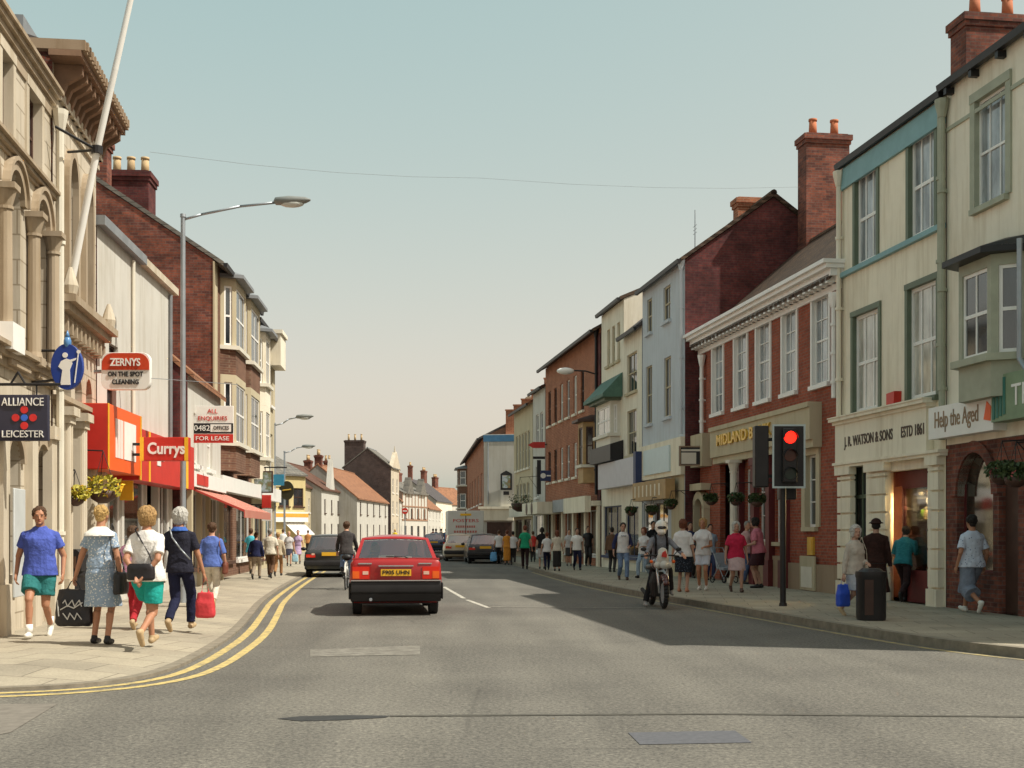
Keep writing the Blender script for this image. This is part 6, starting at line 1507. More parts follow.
e, bd, w, z0, z1 = proj_sign('hanging_sign', 'small blue square sign beyond the pub sign', 50, 273.5, 474.5, 284, 485.5, 0, plain('sign_teal', (.03, .2, .34), .5)); m = MB(); m.box(-w-.3, -w, -.02, .02, z0+.1, z0+.14); m.build('bracket', M['black'], e)
e, bd, w, z0, z1 = proj_sign('hanging_sign', 'dark oval hanging sign in front of the yellow corner shop', 58, 280, 481, 294, 500, 0, plain('dark_olive_board', (.045, .04, .02), .5), shape='oval'); m = MB(); m.tube([(-w*.8, -.05, (z0+z1)/2+.05*i) for i in (0, 1)] if False else [(-w*.6, -.045, (z0+z1)/2), (w*.6, -.045, (z0+z1)/2+.05)], .03); m.build('gilt_scroll', M['gold'], bd); m = MB(); m.box(-w-.4, -w+.1, -.02, .02, z1-.3, z1-.25); m.build('bracket', M['black'], e)
e, bd, w, z0, z1 = proj_sign('hanging_sign', 'small maroon sign under the pictorial pub sign', 45, 262, 495, 271, 508, 0, M['redp']); m = MB(); m.box(-w-.4, -w, -.02, .02, z0+.1, z0+.14); m.build('bracket', M['black'], e)
e, bd, w, z0, z1 = proj_sign('hanging_sign', 'white lantern shaped sign below the maroon sign', 45.5, 262, 509, 272, 521, 0, M['white']); m = MB(); m.box(-w-.4, -w, -.02, .02, z0+.1, z0+.14); m.build('bracket', M['black'], e)
# flagpole
e = empty('flagpole', (0, 0, 0), 0, 'white flagpole leaning out from the stone balcony ledge', 'flagpole')
pts = [at(67, 303, 20.7), at(97, 150, 20.45), at(115, 70, 20.3), at(131, -2, 20.2), at(146, -80, 20.0)]
e.location = pts[0]; L_ = [p-pts[0] for p in pts]
m = MB()
for a, c, r0, r1 in zip(L_, L_[1:], (.066, .055, .05, .045), (.055, .05, .045, .04)): m.cyl(a, c, r0, r1, 12)
autosmooth(m.build('pole', M['white'], e)); c = L_[1]; wx = STONE2.e.matrix_basis @ Vector((1.0, 0, 0))
m = MB(); m.tube([c, Vector((-7.25, 20.9, c.z+pts[0].z+.1))-pts[0]], .022, 6); m.tube([c, Vector((-7.1, 19.9, c.z+pts[0].z+.2))-pts[0]], .022, 6); m.cyl(c-Vector((0, 0, .06)), c+Vector((0, 0, .06)), .09, .09, 12); m.build('stay', M['black'], e)

# right-hand signs
def rsign(name, label, Y, px0, py0, px1, py1, mat, side=1):
    A = at(px0, py1, Y); B_ = at(px1, py0, Y); xc = (A.x+B_.x)/2; e = empty(name, (xc, Y, 0), 0, label, 'sign', 'projecting signs on the right side'); w = (B_.x-A.x)/2
    m = MB(); m.box(-w, w, -.06, .06, A.z, B_.z); bd = bevel(m.build('board', mat, e), .006)
    m = MB(); m.box(w, w+.35, -.025, .025, (A.z+B_.z)/2, (A.z+B_.z)/2+.05); m.build('bracket', M['black'], e); return e, bd, w, A.z, B_.z
e, bd, w, z0, z1 = rsign('hanging_sign', 'dark framed box sign with pale panel projecting by the bank', 38.0, 679, 446, 708, 466, M['black'])
m = MB(); m.box(-w+.06, -w+.5, -.07, -.061, z0+.06, z1-.2); m.box(-w+.06, w-.2, -.07, -.061, z1-.16, z1-.1); m.build('pale_panel', M['offwhite'], bd); m = MB(); m.box(-w, w-.18, -.068, -.061, z0, z0+.04); m.box(-w, w-.18, -.0685, -.0612, z1-.04, z1); m.box(-w, -w+.04, -.069, -.0614, z0, z1); m.box(w-.22, w-.18, -.069, -.0614, z0, z1); m.build('frame', M['stone_dark'], bd)
e, bd, w, z0, z1 = rsign('hanging_sign', 'navy blue sign with a white disc by the orange brick corner', 62.5, 540.5, 470.5, 558, 481, M['blue'])
m = MB(); m.cyl((-w*.7, -.061, (z0+z1)/2), (-w*.7, -.07, (z0+z1)/2), .13, .13, 14); m.box(-w*.3, w*.8, -.07, -.061, (z0+z1)/2-.03, (z0+z1)/2+.03); m.build('white_mark', M['white'], bd)
e, bd, w, z0, z1 = rsign('hanging_sign', 'red arrow topped sign above a dark vertical strip', 63.5, 533, 442, 545, 448, M['redp'])
m = MB(); m.box(-.3, .3, -.05, .0, z0-.55, z0-.42); m.box(-.1, .1, -.05, 0, z0-2.3, z0-.6); m.build('dark_strip', M['black'], e); m = MB(); m.prism_y([(-w-.25, (z0+z1)/2), (-w-.002, z0), (-w-.002, z1)], -.05, .05); fix_up(m.build('arrow_tip', M['redp'], bd))
e = empty('pub_sign', (-.75, 77.6, 0), 0, 'dark shaped pub sign on the white pub wall', 'sign'); A = at(500.5, 490, 77.6); B_ = at(512, 470.5, 77.6); w = (B_.x-A.x)/2; xc = (A.x+B_.x)/2; e.location.x = xc
m = MB(); m.prism_y([(-w, A.z), (w, A.z), (w, B_.z-.2), (w*.5, B_.z-.1), (0, B_.z), (-w*.5, B_.z-.1), (-w, B_.z-.2)], -.05, .05); bd = fix_up(m.build('board', M['black'], e)); m = MB(); m.box(-w*.7, w*.7, -.06, -.051, A.z+.12, B_.z-.3); m.build('picture', M['pic'], bd); m = MB(); m.box(-w*.5, w*.5, -.03, .03, A.z-.3, A.z-.08); m.build('name_plate', M['black'], e)
# round traffic sign far off
e = empty('road_sign', (at(405, 0, 120).x, 120, PAVE), 0, 'distant round red no entry sign in front of the timbered gables', 'road sign'); m = MB(); m.cyl((0, 0, 0), (0, 0, 3), .05, .05, 8); m.build('pole', M['galv'], e); z = CAM_H+(HZ-511)/F*120-PAVE
m = MB(); m.cyl((0, -.06, z), (0, -.09, z), .3, .3, 18); d = m.build('disc', M['redp'], e); m = MB(); m.box(-.2, .2, -.1, -.091, z-.05, z+.05); m.build('white_bar', M['white'], d)

# hanging baskets
leafm = plain('basket_leaf', (.045, .07, .022), .6, .4, 12); lim = plain('golden_leaf', (.38, .33, .035), .6, .35, 12); flm = plain('basket_flower', (.4, .1, .1), .6, .3)
def basket(X, Y, z, r, leaf, label, seed, grp, wall=0, chain=True):
    e = empty('hanging_basket', (X, Y, z), 0, label, 'hanging basket', grp); rg = random.Random(seed)
    m = MB(); m.loft([(0, 0, -r*.75, r*.25, r*.25), (0, 0, -r*.5, r*.65, r*.65), (0, 0, -.02, r*.8, r*.8)], 14); m.build('bowl', M['brown'], e, True)
    m = MB()
    for i in range(420):
        a = rg.uniform(0, 6.283); q = rg.uniform(-.9, 1.0); rr = r*rg.uniform(.45, 1.12)*math.sqrt(max(.1, 1-q*q*.6)); c = Vector((rr*math.cos(a), rr*math.sin(a), q*r*.6+.06)); sz = rg.uniform(.025, .055)
        d = Vector((rg.uniform(-1, 1), rg.uniform(-1, 1), rg.uniform(-.4, 1))).normalized(); u = d.orthogonal().normalized()*sz; v_ = d.cross(u)
        m.cur = 1 if rg.random() < (.02 if leaf is leafm else .1) else 0; m.quad(c-u, c-v_*.6, c+u, c+v_*.6)
    m.build('plants', [leaf, flm if leaf is leafm else yl], e)
    m = MB()
    for a in (0, 2.1, 4.2): m.tube([(r*.75*math.cos(a), r*.75*math.sin(a), 0), (0, 0, r*2.2)], .006, 4)
    if wall: m.tube([(0, 0, r*2.2), (wall, 0, r*2.3)], .014, 6); m.tube([(wall*.5, 0, r*2.25), (wall, 0, r*1.2)], .01, 5)
    m.build('chain', M['black'], e); return e
A = at(75, 497, 20.9); basket(A.x, A.y, A.z, .2, lim, 'smaller hanging basket of golden leaves on the stone front', 1, 'baskets by the electrical shop', -.75)
A = at(103, 490, 22.3); basket(A.x, A.y, A.z, .31, lim, 'larger hanging basket of golden leaves at the end of the red fascia', 2, 'baskets by the electrical shop', -.7)
for i, (px_, py_, d_) in enumerate(((711, 500, 'by the stone doorcase'), (736, 500, 'between the bank entrance and first pilaster'), (757, 501, 'left of the traffic light'))):
    t_ = (px_-512)/F; Yb = (RA-.75)/(t_-RB); basket(t_*Yb, Yb, CAM_H+(HZ-py_)/F*Yb, .2, leafm, 'dark leafy hanging basket '+d_, 10+i, 'baskets along the bank', .7)
for i, (px_, py_, d_) in enumerate(((631, 512, 'over the blue framed shop window'), (652, 511, 'under the carved wooden fascia'), (671, 505, 'right of the wooden fascia'))):
    t_ = (px_-512)/F; Yb = (RA2-.6)/(t_-RB); basket(t_*Yb, Yb, CAM_H+(HZ-py_)/F*Yb, .19, leafm, 'small dark hanging basket '+d_, 20+i, 'baskets along the grey shop', .55)
for i, (px_, py_, d_) in enumerate(((1002, 474, 'left of the shop door'), (1016, 476, 'right of the shop door'))):
    t_ = (px_-512)/F; Yb = (RA-.5)/(t_-RB); basket(t_*Yb, Yb, CAM_H+(HZ-py_)/F*Yb, .24, leafm, 'dark leafy hanging basket on the end building '+d_, 30+i, 'baskets on the end building', .45)
for i, (px_, py_, d_) in enumerate(((520, 503, 'large dark flower basket beside the cream canopy box'), (333+0, 0, None)) if False else ((520, 503, 'large dark flower basket beside the cream canopy box'),)):
    t_ = (px_-512)/F; Yb = (RA2-1)/(t_-RB); basket(t_*Yb, Yb, CAM_H+(HZ-py_)/F*Yb, .6, leafm, d_, 40, None, .9)

# litter bins
def bin_(px, foot, w, h, label, brownhalf=False):
    X, Y = ground(px, foot, PAVE); e = empty('litter_bin', (X, Y, PAVE), 0, label, 'litter bin')
    m = MB(); m.loft([(0, 0, 0, w*.95, w*.95), (0, 0, .05, w, w), (0, 0, h*.86, w, w), (0, 0, h*.9, w*1.06, w*1.06), (0, 0, h, w*1.04, w*1.04)], 18, 3.2); autosmooth(m.build('body', M['black'], e))
    if brownhalf:
        m = MB(); m.box(-w*.72, -w*.1, -w*1.03, -w*.9, h*.12, h*.84); m.build('door_panel', plain('bin_brown', (.05, .025, .018), .5, .3), e)
        m = MB(); m.loft([(0, 0, h+.001, w*.9, w*.9), (0, 0, h+.05, w*.6, w*.6)], 16, 3); m.build('lid', M['black'], e)
    return e, w, h, Y
e, w, h, Y = bin_(67, 613, .36, .72, 'black litter bin with arched brown hood by the stone pilasters')
m = MB(); m.prism_y([(-.36, h), (-.36, h+.28), (-.27, h+.37), (.27, h+.37), (.36, h+.28), (.36, h)], -.34, .34); hd = m.build('hood', M['black'], e)
m = MB(); m.box(-.27, .27, -.36, -.341, h+.05, h+.25); m.build('opening', plain('bin_opening', (.09, .045, .025), .7, .3), hd)
bin_(871, 620, .215, .76, 'black square litter bin at the kerb in front of the long coat', True)
# overhead wire
m = MB(); a = at(150, 152, 24); c = at(480, 178, 31); d = at(800, 187, 38); m.tube([a.lerp(c, f)-Vector((0, 0, .5*f*(1-f))) for f in (0, .25, .5, .75, 1)]+[c.lerp(d, f)-Vector((0, 0, .5*f*(1-f))) for f in (.25, .5, .75, 1)], .0035, 5)
tag(m.build('overhead_wire', plain('wire_grey', (.2, .22, .23), .6)), 'thin overhead wire strung across the street at roof height', 'wire')

# ------------------------------------------------------------------ cars
rubber = plain('tyre_rubber', (.02, .02, .02), .8, .2); clear = clear_glass('car_glass', add=.14); seatm = plain('seat_cloth', (.11, .10, .10), .9); chrome = plain('bright_trim', (.55, .55, .55), .25, .05, metal=.8)
def wheel(e, x, y, r=.29, w=.17):
    m = MB(); m.cyl((x-w/2, y, r), (x+w/2, y, r), r, r, 22); t_ = bevel(m.build('wheel', rubber, e), .025)
    m = MB(); sg = 1 if x > 0 else -1; m.cyl((x+sg*(w/2+.001), y, r), (x+sg*(w/2+.012), y, r), r*.62, r*.58, 18); m.build('rim', M['galv'], t_)
def weld(o):
    import bmesh
    b = bmesh.new(); b.from_mesh(o.data); bmesh.ops.remove_doubles(b, verts=b.verts, dist=.004); bmesh.ops.recalc_face_normals(b, faces=b.faces); b.to_mesh(o.data); b.free(); return o
def crown(o, H, belt, wt):
    import bmesh
    b = bmesh.new(); b.from_mesh(o.data)
    ed = [e for e in b.edges if abs(e.verts[0].co.x-e.verts[1].co.x) > .5]
    if ed: bmesh.ops.subdivide_edges(b, edges=ed, cuts=7, use_grid_fill=True)
    for v in b.verts:
        f = max(0, min(1, (v.co.z-belt)/(H-belt))); q = max(0, 1-(v.co.x/wt)**2)
        v.co.z += .032*f*q; v.co.y += (-.05 if v.co.y < 1.5 else .05)*q*f*.6
    b.to_mesh(o.data); b.free()
def car(name, label, X, Y, rz, pm, W=1.66, L=4.1, H=1.4, belt=.92, rear_rake=.35, deck=.35, tail=None, cat='car', lights=None, plate=None, bump=None, roofx=.62, bootz=None, driver=False, hatch=False, grp=None, estate=False):
    """car pointing +y, rear axle end at y=0"""
    e = empty(name, (X, Y, 0), rz, label, cat, grp); hw = W/2; bz = bootz or belt
    # lower body as a loft along y with rounded shoulders
    st = [(0.0, .94, .5, bz-.05), (.04, .985, .28, bz), (.25, 1.0, .25, bz+.01), (deck+.1, 1.0, .22, belt), (L*.5, 1.0, .2, belt), (L*.72, 1.0, .22, belt-.02), (L*.9, .98, .24, belt-.12), (L*.985, .94, .28, belt-.2), (L, .88, .36, belt-.3)]
    rs = []
    for y, f, zb, zt in st:
        w_ = hw*f; zm = zb+(zt-zb)*.55; ring = []
        half = [(w_*.9, zb), (w_*.985, zb+.06), (w_, zm), (w_*.975, zt-.07), (w_*.93, zt-.012), (w_*.86, zt), (w_*.4, zt+.012)]
        ring = [(x, y, z) for x, z in half]+[(-x, y, z) for x, z in half[::-1]]; rs.append(ring)
    m = MB(); m.rings(rs); b = m.build('body', pm, e); fix_up(b); autosmooth(b, 40)
    # greenhouse
    yb0, yb1 = deck, L*.69; yt0, yt1 = deck+rear_rake, L*.69-.62; wb, wt = hw*.9, hw*.73; zt = H-.05
    Bp = {'rl': (-wb, yb0, belt if not hatch else bz), 'rr': (wb, yb0, belt if not hatch else bz), 'fl': (-wb*.98, yb1, belt-.02), 'fr': (wb*.98, yb1, belt-.02)}
    Tp = {'rl': (-wt, yt0, zt), 'rr': (wt, yt0, zt), 'fl': (-wt, yt1, zt-.02), 'fr': (wt, yt1, zt-.02)}
    V = lambda t_: Vector(t_)
    fr = MB(); gl = {}
    def face(nm, a, b_, c, d, cuts=((0, 1),), mx=.06, my0=.06, my1=.1):
        a, b_, c, d = map(V, (a, b_, c, d)); n = (b_-a).cross(d-a).normalized()
        P = lambda u, v: a.lerp(b_, u).lerp(d.lerp(c, u), v)
        us = [0]; 
        for (u0, u1) in cuts: us += [u0+mx/ (b_-a).length, u1-mx/(b_-a).length]
        us.append(1); vv = [0, my0, 1-my1, 1]
        for i in range(len(us)-1):
            for j in range(3):
                if j == 1 and i % 2 == 1: continue
                q = [P(us[i], vv[j]), P(us[i+1], vv[j]), P(us[i+1], vv[j+1]), P(us[i], vv[j+1])]; fr.quad(*q)
        g = MB()
        for i in range(1, len(us)-1, 2):
            q = [P(us[i], vv[1]), P(us[i+1], vv[1]), P(us[i+1], vv[2]), P(us[i], vv[2])]; g.quad(*[p-n*.006 for p in q])
        o = g.build(nm, clear, e); return o, P, n
    rw, Pr, nr = face('rear_window', Bp['rl'], Bp['rr'], Tp['rr'], Tp['rl'], mx=.07, my0=.08, my1=.09)
    face('windscreen', Bp['fr'], Bp['fl'], Tp['fl'], Tp['fr'])
    face('side_window', Bp['rr'], Bp['fr'], Tp['fr'], Tp['rr'], cuts=((.05, .5), (.5, .97)), mx=.05); face('side_window', Bp['fl'], Bp['rl'], Tp['rl'], Tp['fl'], cuts=((.03, .5), (.5, .95)), mx=.05)
    ny = 6; rr = []
    for j in range(ny+1):
        y = yt0+(yt1-yt0)*j/ny; z = zt-.02*j/ny+.05*math.sin(math.pi*j/ny)**.5*.9
        rr.append([(wt*fx, y, z*1-abs(fx)**3*(z-zt+.02*j/ny)) for fx in (-1, -.85, -.5, 0, .5, .85, 1)])
    for j in range(ny):
        for i in range(6): fr.quad(rr[j][i], rr[j][i+1], rr[j+1][i+1], rr[j+1][i])
    g = fr.build('cabin_frame', pm, e); weld(g); crown(g, H, belt, wt)
    for ch in e.children:
        if ch.name.startswith(('rear_window', 'windscreen')): crown(ch, H, belt, wt)
    bevel(g, .025, 3)
    for (x, y) in ((hw*.87, .62), (-hw*.87, .62), (hw*.87, L*.8), (-hw*.87, L*.8)): wheel(e, x-.03*(1 if x > 0 else -1), y)
    m = MB(); m.box(-hw*.8, hw*.8, .3, L*.9, .2, .3); m.build('underbody', M['black'], e)
    m = MB()
    for sx in (-.36, .36):
        m.loft([(sx, L*.42, .3, .22, .1), (sx, L*.42-.08, belt+.05, .2, .07), (sx, L*.42-.1, belt+.1, .1, .06)], 12, 3); m.loft([(sx, L*.42-.1, belt+.11, .1, .05), (sx, L*.42-.1, belt+.15, .08, .045)], 10, 3)
    m.loft([(0, yb0+.75, .3, wb*.85, .1), (0, yb0+.62, belt-.02, wb*.82, .06)], 12, 4); m.box(-wb*.9, wb*.9, yb0+.05, L*.66, .32, .36)
    m.build('seats', seatm, e)
    bm = bump or M['black']
    m = MB(); pr = [(-.1, .56), (-.12, .5), (-.1, .38), (.25, .36), (.25, .5), (.02, .57)] if not hatch else [(-.1, .62), (-.12, .52), (-.11, .42), (-.06, .4), (-.055, .36), (-.02, .26), (.25, .24), (.25, .5), (.02, .64)]; m.prism_x(pr, -hw*.97, hw*.97); 
    for sx in (-1, 1): m.box(sx*hw*.972, sx*(hw+.012), -.06, .5, .3 if hatch else .38, .6 if hatch else .55)
    rbm = bevel(m.build('rear_bumper', bm, e), .02); fix_up(rbm)
    m = MB(); m.box(-hw*.95, hw*.95, L-.12, L+.1, .32, .58); bevel(m.build('front_bumper', bm, e), .04)
    for sx in (-1, 1):
        m = MB(); m.cur = 0; lw = .30; x0 = sx*hw*.93; x1 = x0-sx*lw
        m.box(x0, x1, -.015, .06, .66, bz-.12); m.cur = 1; m.box(x0, x0-sx*lw*.4, -.02, -.016, .67, bz-.2); m.cur = 2; m.box(x1+sx*.02, x1+sx*.12, -.02, -.016, .74, .8)
        m.build('tail_light', [plain('tail_red', (.62, .025, .012), .2), plain('tail_amber', (.75, .12, .015), .2), plain('tail_clear', (.7, .45, .35), .2)], e)
    m = MB(); m.box(-.27, .27, -.03, -.005, .715, .835); pl = m.build('number_plate', plain('plate_yellow', (.75, .42, .03), .4, .05), e)
    if plate: lettering(plate, .1, pl, M['black'], (0, -.0345, .775), width=.48, ext=.003, bold=.002)
    for sx in (-1, 1):
        m = MB(); m.ell((sx*(hw+.08), L*.61, belt+.03), (.1, .06, .065), 10, 6); m.build('door_mirror', M['black'], e, True)
    return e, pl, rw, (Pr, nr)
red = paint('red_car_paint', (.34, .012, .013), .3, .4)
Y = 22.9; X = (396-512)/F*Y
e, pl, rw, (Pr, nr) = car('red_car', 'red hatchback seen from behind driving down the street', X, Y, R(6.5), red, W=1.66, L=4.05, H=1.44, belt=.97, bootz=1.0, deck=.2, rear_rake=.5, plate='F905 UHN', hatch=True)
m = MB(); m.box(-.31, .31, -.035, -.005, .885, .905); m.build('chrome_trim', chrome, e)
m = MB(); m.box(-.8, .8, -.135, -.09, .628, .645); m.build('bumper_strip', chrome, e)
for x0 in (-.67, .40):
    m = MB(); m.box(x0, x0+.24, -.012, -.004, .925, .947); m.build('badge', chrome, e)
m = MB(); m.box(-.78, .78, .08, .2, 1.0, 1.03); fix_up(m.build('tailgate_lip', red, e))
m = MB(); a = Pr(.62, .1)+nr*.012; c = Pr(.38, .14)+nr*.012; m.tube([Pr(.66, .02)+nr*.015, a], .01, 6); m.tube([a, c], .007, 5); m.build('rear_wiper', M['black'], e)
m = MB(); m.cyl((-.45, -.14, .3), (-.45, .1, .3), .028, .028, 10); m.build('exhaust', M['galv'], e)
m = MB(); m.box(-.3, -.02, .62, .9, 1.0, 1.07); m.box(.05, .3, .6, .95, 1.0, 1.045); m.box(-.78, .78, .45, 1.0, .96, .985); m.build('parcel_shelf', M['offwhite'], e)
# driver and passenger are people of their own
for sx, lb, hr in ((.36, 'driver seen through the rear window of the red hatchback', 'dark'), (-.36, 'passenger seen through the rear window of the red hatchback', 'fair')):
    wm_ = Matrix.Translation((X, Y, 0)) @ Matrix.Rotation(R(6.5), 4, 'Z') @ Vector((sx, 1.75, -.06))
    person(0, 0, 0, lb, -6.5, near=0, loc=(wm_.x, wm_.y, wm_.z), h=1.66, topc=C_('white_tee' if sx < 0 else 'grey_shirt', (.3, .3, .32)), bot='trousers', botc=M['blue'], hair=hr, hip=(0, 0, .58), legs=((-.1, .55, .45, 10), (.1, .55, .45, 10)), hands=((-.15, .42, 1.0), (.15, .42, 1.0)), group='people in the red car', hairstyle='bob')
dk = paint('dark_green_paint', (.03, .035, .035), .3, .5); nv = paint('black_car_paint', (.02, .022, .028), .3, .5); crm = paint('cream_car_paint', (.6, .5, .36), .3, .5)
PK = 'cars standing along the kerbs'
X, Y = -6.0, 42.2; car('dark_estate_car', 'dark grey estate car stopped at the left kerb', X, Y, R(8), dk, W=1.68, L=4.4, H=1.42, belt=.88, deck=.05, rear_rake=.32, grp=PK, bump=M['black'])
car('dark_estate_car', 'black estate car parked on the right behind the cream car', -1.25, 60.3, R(5), nv, W=1.7, L=4.4, H=1.42, belt=.88, deck=.08, rear_rake=.35, grp=PK)
car('cream_car', 'cream hatchback between the black estate and the box van', -2.62, 65.2, R(5), crm, W=1.64, L=3.9, H=1.4, belt=.9, deck=.08, rear_rake=.4, grp=PK)
car('blue_car', 'distant blue car just right of the red hatchback', -5.6, 92, R(4), paint('blue_car_paint', (.06, .09, .17), .3), W=1.62, L=3.9, H=1.38, belt=.9, deck=.1, rear_rake=.4, grp=PK)
# box van
e = empty('box_van', (-2.55, 70.6, 0), R(5), 'grey and red box van with red lettering across its back', 'van')
m = MB(); m.box(-1.0, 1.0, 0, 3.3, 1.32, 2.68); bx = bevel(m.build('cargo_box', plain('van_grey', (.62, .6, .56), .5, .06), e), .03)
m = MB(); m.box(-1.0, 1.0, -.02, 3.3, .5, 1.318); m.build('red_skirt', M['redp'], e); m = MB(); m.box(-.9, .9, 3.4, 4.9, .5, 1.6); m.loft([(0, 4.1, 1.6, .88, .75), (0, 4.0, 2.1, .78, .55)], 12, 4); m.build('cab', M['redp'], e)
for x in (-.82, .82):
    for y in (.8, 4.2): wheel(e, x, y, .34, .2)
lettering('FOSTERS', .24, bx, M['redp'], (0, -.006, 2.12), width=1.4)
for z_, w_ in ((1.8, 1.1), (1.52, 1.3)):
    m = MB(); n_ = 9
    for j in range(n_): m.box(-w_/2+w_*j/n_, -w_/2+w_*(j+.7)/n_, -.012, -.004, z_-.06, z_+.06)
    m.build('faded_lettering', plain('faded_red', (.5, .16, .13), .6), bx)
m = MB(); m.box(-.3, .3, -.02, -.003, 2.4, 2.52); m.build('yellow_plate', yl, bx)
m = MB(); m.box(-.02, .02, -.012, -.002, 1.35, 2.6); m.build('door_seam', M['black'], bx)

# ------------------------------------------------------------------ bicycle and rider
def ring(m, c, r, t_, n=28, axis='x'):
    pts = [(c[0], c[1]+r*math.cos(2*math.pi*i/n), c[2]+r*math.sin(2*math.pi*i/n)) for i in range(n+1)]
    for a, b_ in zip(pts, pts[1:]): m.cyl(a, b_, t_, t_, 6)
X, Y = ground(345.5, 590); e = empty('bicycle', (X, Y, 0), R(4), 'white framed bicycle under the rider left of the red car', 'bicycle')
for y in (0, 1.05):
    m = MB(); ring(m, (0, y, .34), .325, .017); wh = m.build('wheel', rubber, e, True); m = MB(); ring(m, (0, y, .34), .3, .008)
    for i in range(14): A = 2*math.pi*i/14; m.cyl((0, y, .34), (0, y+.3*math.cos(A), .34+.3*math.sin(A)), .002, .002, 4)
    m.cyl((-.05, y, .34), (.05, y, .34), .02, .02, 8); m.build('rim', chrome, wh)
fm_ = paint('white_frame_paint', (.7, .68, .62), .35)
m = MB(); bb = (0, .45, .28); st_ = (0, .33, .82); hd1 = (0, .9, .86)
for a, c in (((0, 0, .34), bb), ((0, 0, .34), st_), (bb, st_), (bb, (0, .92, .68)), (st_, hd1), (hd1, (0, .95, .6)), ((0, .95, .6), (0, 1.05, .34)), (hd1, (0, .87, .98))): m.cyl(a, c, .017, .017, 8)
m.build('frame', fm_, e, True); m = MB(); m.tube([(-.27, .78, .98), (-.1, .88, 1.0), (.1, .88, 1.0), (.27, .78, .98)], .014); m.build('handlebar', chrome, e)
m = MB(); m.loft([(0, .3, .86, .07, .12), (0, .3, .91, .09, .14)], 12); m.cyl((0, .33, .8), (0, .31, .87), .014, .014, 8); m.build('saddle', M['black'], e, True)
m = MB(); m.cyl((-.08, .45, .28), (.08, .45, .28), .02, .02, 8); m.cyl((.09, .45, .28), (.09, .5, .12), .012, .012, 6); m.cyl((-.09, .45, .28), (-.09, .4, .44), .012, .012, 6); m.box(.06, .18, .46, .54, .1, .13); m.box(-.18, -.06, .36, .44, .43, .46); m.build('pedals', M['black'], e)
m = MB(); [m.cyl((0, -.34*math.cos(R(a)), .34+.36*math.sin(R(a))), (0, -.34*math.cos(R(a+12)), .34+.36*math.sin(R(a+12))), .02, .02, 6) for a in range(20, 150, 12)]; m.build('mudguard', fm_, e)
person(0, 0, 0, 'rider in dark jacket and blue jeans on the white bicycle', 3-7, near=1, loc=(X, Y, 0), h=1.74, top='jacket', topc=C_('charcoal_jacket', (.05, .045, .045)), bot='jeans', botc=jean, hair='brown', hip=(0, .31, .98), legs=((-.12, .42, .56, -8), (.12, .5, .24, -5)), hands=((-.26, .74, 1.0), (.26, .74, 1.0)), lean=14, group='riders', hunch=-.02, shoec=M['black'])

# ------------------------------------------------------------------ motorcycle facing us, with its rider
X, Y = ground(664, 609); ang = 180+4
e = empty('motorcycle', (X, Y, 0), R(ang), 'motorcycle with white headlamp fairing stopped at the right kerb', 'motorcycle')
# local +y = forward (towards the camera), front wheel at y=0
m = MB(); ring(m, (0, 0, .31), .26, .05, 26); fwh = m.build('wheel', rubber, e, True); m = MB(); m.cyl((-.03, 0, .31), (.03, 0, .31), .2, .2, 20); m.build('rim', M['galv'], fwh)
m = MB(); ring(m, (0, -1.35, .31), .25, .06, 26); rwh = m.build('wheel', rubber, e, True); m = MB(); m.cyl((-.03, -1.35, .31), (.03, -1.35, .31), .2, .2, 20); m.build('rim', M['galv'], rwh)
m = MB()
for sx in (-1, 1): m.cyl((sx*.09, 0, .31), (sx*.1, -.3, .98), .026, .024, 10)
m.build('fork', chrome, e, True)
m = MB(); [m.cyl((0, .3*math.cos(R(a)), .31+.32*math.sin(R(a))), (0, .3*math.cos(R(a+15)), .31+.32*math.sin(R(a+15))), .06, .06, 8) for a in range(30, 140, 15)]; m.build('front_mudguard', paint('dark_red_mudguard', (.07, .012, .01), .3), e, True)
m = MB(); m.ell((0, -.12, .98), (.12, .1, .16), 14, 8); m.ell((0, -.14, 1.1), (.1, .05, .1), 12, 7); m.ell((-.09, -.12, .85), (.1, .08, .07), 10, 6); m.ell((.09, -.12, .85), (.1, .08, .07), 10, 6); fa = remesh(m.build('fairing', plain('dusty_white', (.5, .48, .43), .5, .2), e, True), .014, 2)
m = MB(); m.cyl((0, -.02, .86), (0, .02, .86), .08, .085, 16); m.build('headlight', lampglass, fa, True)
m = MB(); m.prism_y([(-.05, 1.0), (.05, 1.02), (.03, 1.1), (-.03, 1.14), (-.06, 1.06)], -.02, .01); fix_up(m.build('red_flash', M['redp'], fa))
m = MB(); m.tube([(-.38, -.42, 1.02), (-.2, -.32, 1.04), (.2, -.32, 1.04), (.38, -.42, 1.02)], .016); m.build('handlebar', M['black'], e)
for sx in (-1, 1):
    m = MB(); m.tube([(sx*.26, -.35, 1.04), (sx*.34, -.3, 1.14)], .008, 5); m.ell((sx*.35, -.3, 1.16), (.06, .025, .04), 10, 6); m.build('mirror', M['black'], e, True)
    m = MB(); m.ell((sx*.22, -.16, .92), (.035, .04, .035), 8, 5); m.build('indicator', plain('tail_amber', (0, 0, 0)), e, True)
m = MB(); m.ell((0, -.6, .86), (.15, .28, .13), 14, 8); m.build('tank', paint('dark_red_mudguard', (0, 0, 0)), e, True)
m = MB(); m.loft([(0, -1.1, .74, .13, .38), (0, -1.1, .82, .14, .4), (0, -1.1, .84, .1, .36)], 14, 3); m.build('seat', M['black'], e, True)
m = MB(); m.loft([(0, -.65, .22, .14, .22), (0, -.65, .5, .17, .24), (0, -.66, .7, .1, .2)], 12, 3); m.tube([(0, -.3, .95), (0, -.9, .72), (0, -1.35, .31)], .025); m.tube([(.12, -.6, .25), (.16, -1.0, .22), (.17, -1.5, .32)], .04); m.tube([(-.1, -.6, .25), (-.1, -1.35, .31)], .02); m.build('engine', M['dark'], e)
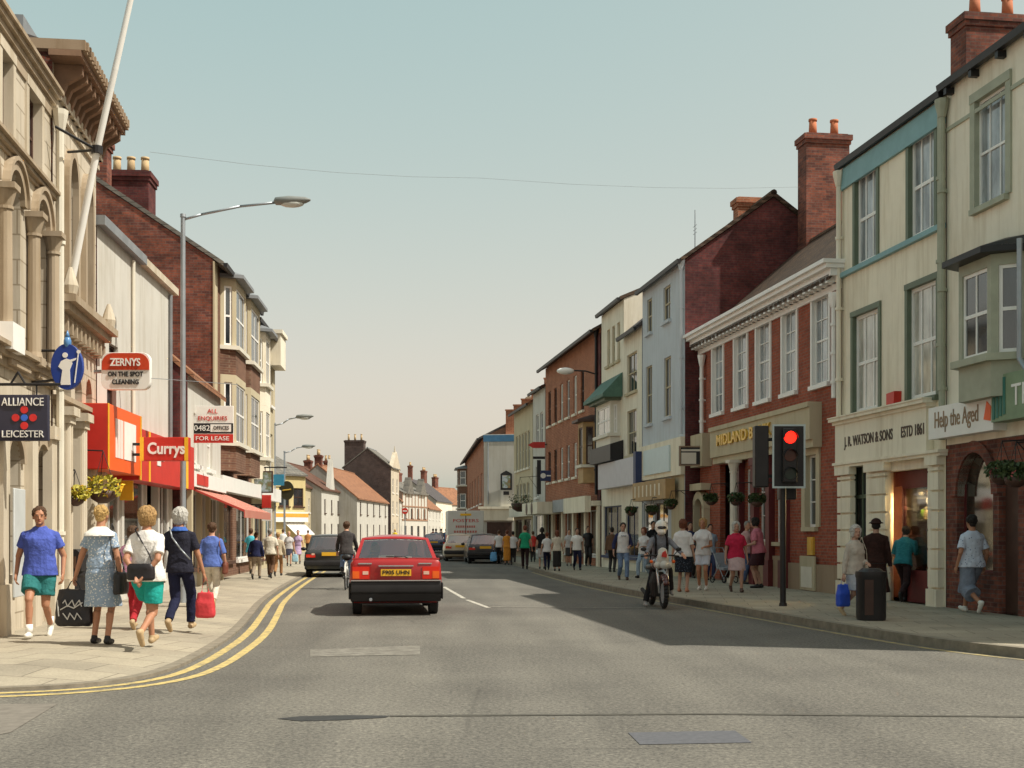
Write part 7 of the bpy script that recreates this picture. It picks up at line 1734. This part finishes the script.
p = person(0, 0, 0, 'motorcyclist in white full face helmet and grey jacket astride the motorcycle', 180-4-0, near=2, loc=(X+.03, Y+.95, 0), h=1.74, top='jacket', topc=C_('grey_jacket', (.19, .195, .22), .15), bot='trousers', botc=C_('black_cloth', (0, 0, 0)), helmet=paint('white_helmet', (.72, .70, .64), .25, .6), hip=(0, -.02, .9), legs=((-.17, .3, .34, -5), (.34, .22, .085, 0)), hands=((-.36, .5, 1.07, (-1, -.2, -.5)), (.36, .5, 1.07, (1, -.2, -.5))), lean=10, group='riders', shoec=plain('grey_boot', (.3, .29, .28), .6))
m = MB()
for sx in (-1, 1): m.tube([tuple(p['U'](q)) for q in ((sx*.11, -.06, 1.5), (sx*.115, .1, 1.42), (sx*.115, .15, 1.28), (sx*.12, .14, 1.05))], .022, 6)
m.loft([(0, -.2, 1.0, .17, .1), (0, -.22, 1.2, .18, .11), (0, -.2, 1.42, .15, .09)], 14, 3, p['U']); held(p, 'rucksack', m, C_('black_cloth', (0, 0, 0)), 'black rucksack on the back of the motorcyclist', 'rucksack')
# pushchair by the bank
X, Y = ground(724, 583, PAVE); e = empty('pushchair', (X, Y, PAVE), R(30), 'pushchair parked against the bank plinth', 'pushchair')
for sx in (-.2, .2):
    for y in (-.25, .25): 
        m = MB(); ring(m, (sx, y, .1), .085, .015, 16); m.build('wheel', rubber, e, True)
m = MB()
for sx in (-.2, .2): m.tube([(sx, -.25, .1), (sx, .3, .95)], .012); m.tube([(sx, .25, .1), (sx, -.1, .55)], .012)
m.tube([(-.2, .3, .95), (.2, .3, .95)], .014); m.build('frame', M['galv'], e); m = MB(); m.prism_x([(-.2, .35), (.1, .38), (.2, .8), (.17, .82), (.05, .44), (-.2, .41)], -.18, .18); fix_up(m.build('seat', plain('pram_cloth', (.3, .32, .36), .8), e))

# bicycle-free details: planters by the bank
X, Y = ground(772, 582, PAVE); e = empty('planter', (X, Y, PAVE), 0, 'dark square planter against the bank wall', 'planter'); m = MB(); m.loft([(0, 0, 0, .28, .28), (0, 0, .42, .34, .34), (0, 0, .44, .36, .36)], 16, 6); m.build('tub', M['stone_dark'], e)
rg = random.Random(9); m = MB()
for i in range(260):
    c = Vector((rg.uniform(-.33, .33), rg.uniform(-.33, .33), .44+rg.uniform(0, .14))); d = Vector((rg.uniform(-1, 1), rg.uniform(-1, 1), rg.uniform(0, 1))).normalized(); u = d.orthogonal().normalized()*.045; v_ = d.cross(u); m.quad(c-u, c-v_*.6, c+u, c+v_*.6)
m.build('plants', leafm, e)
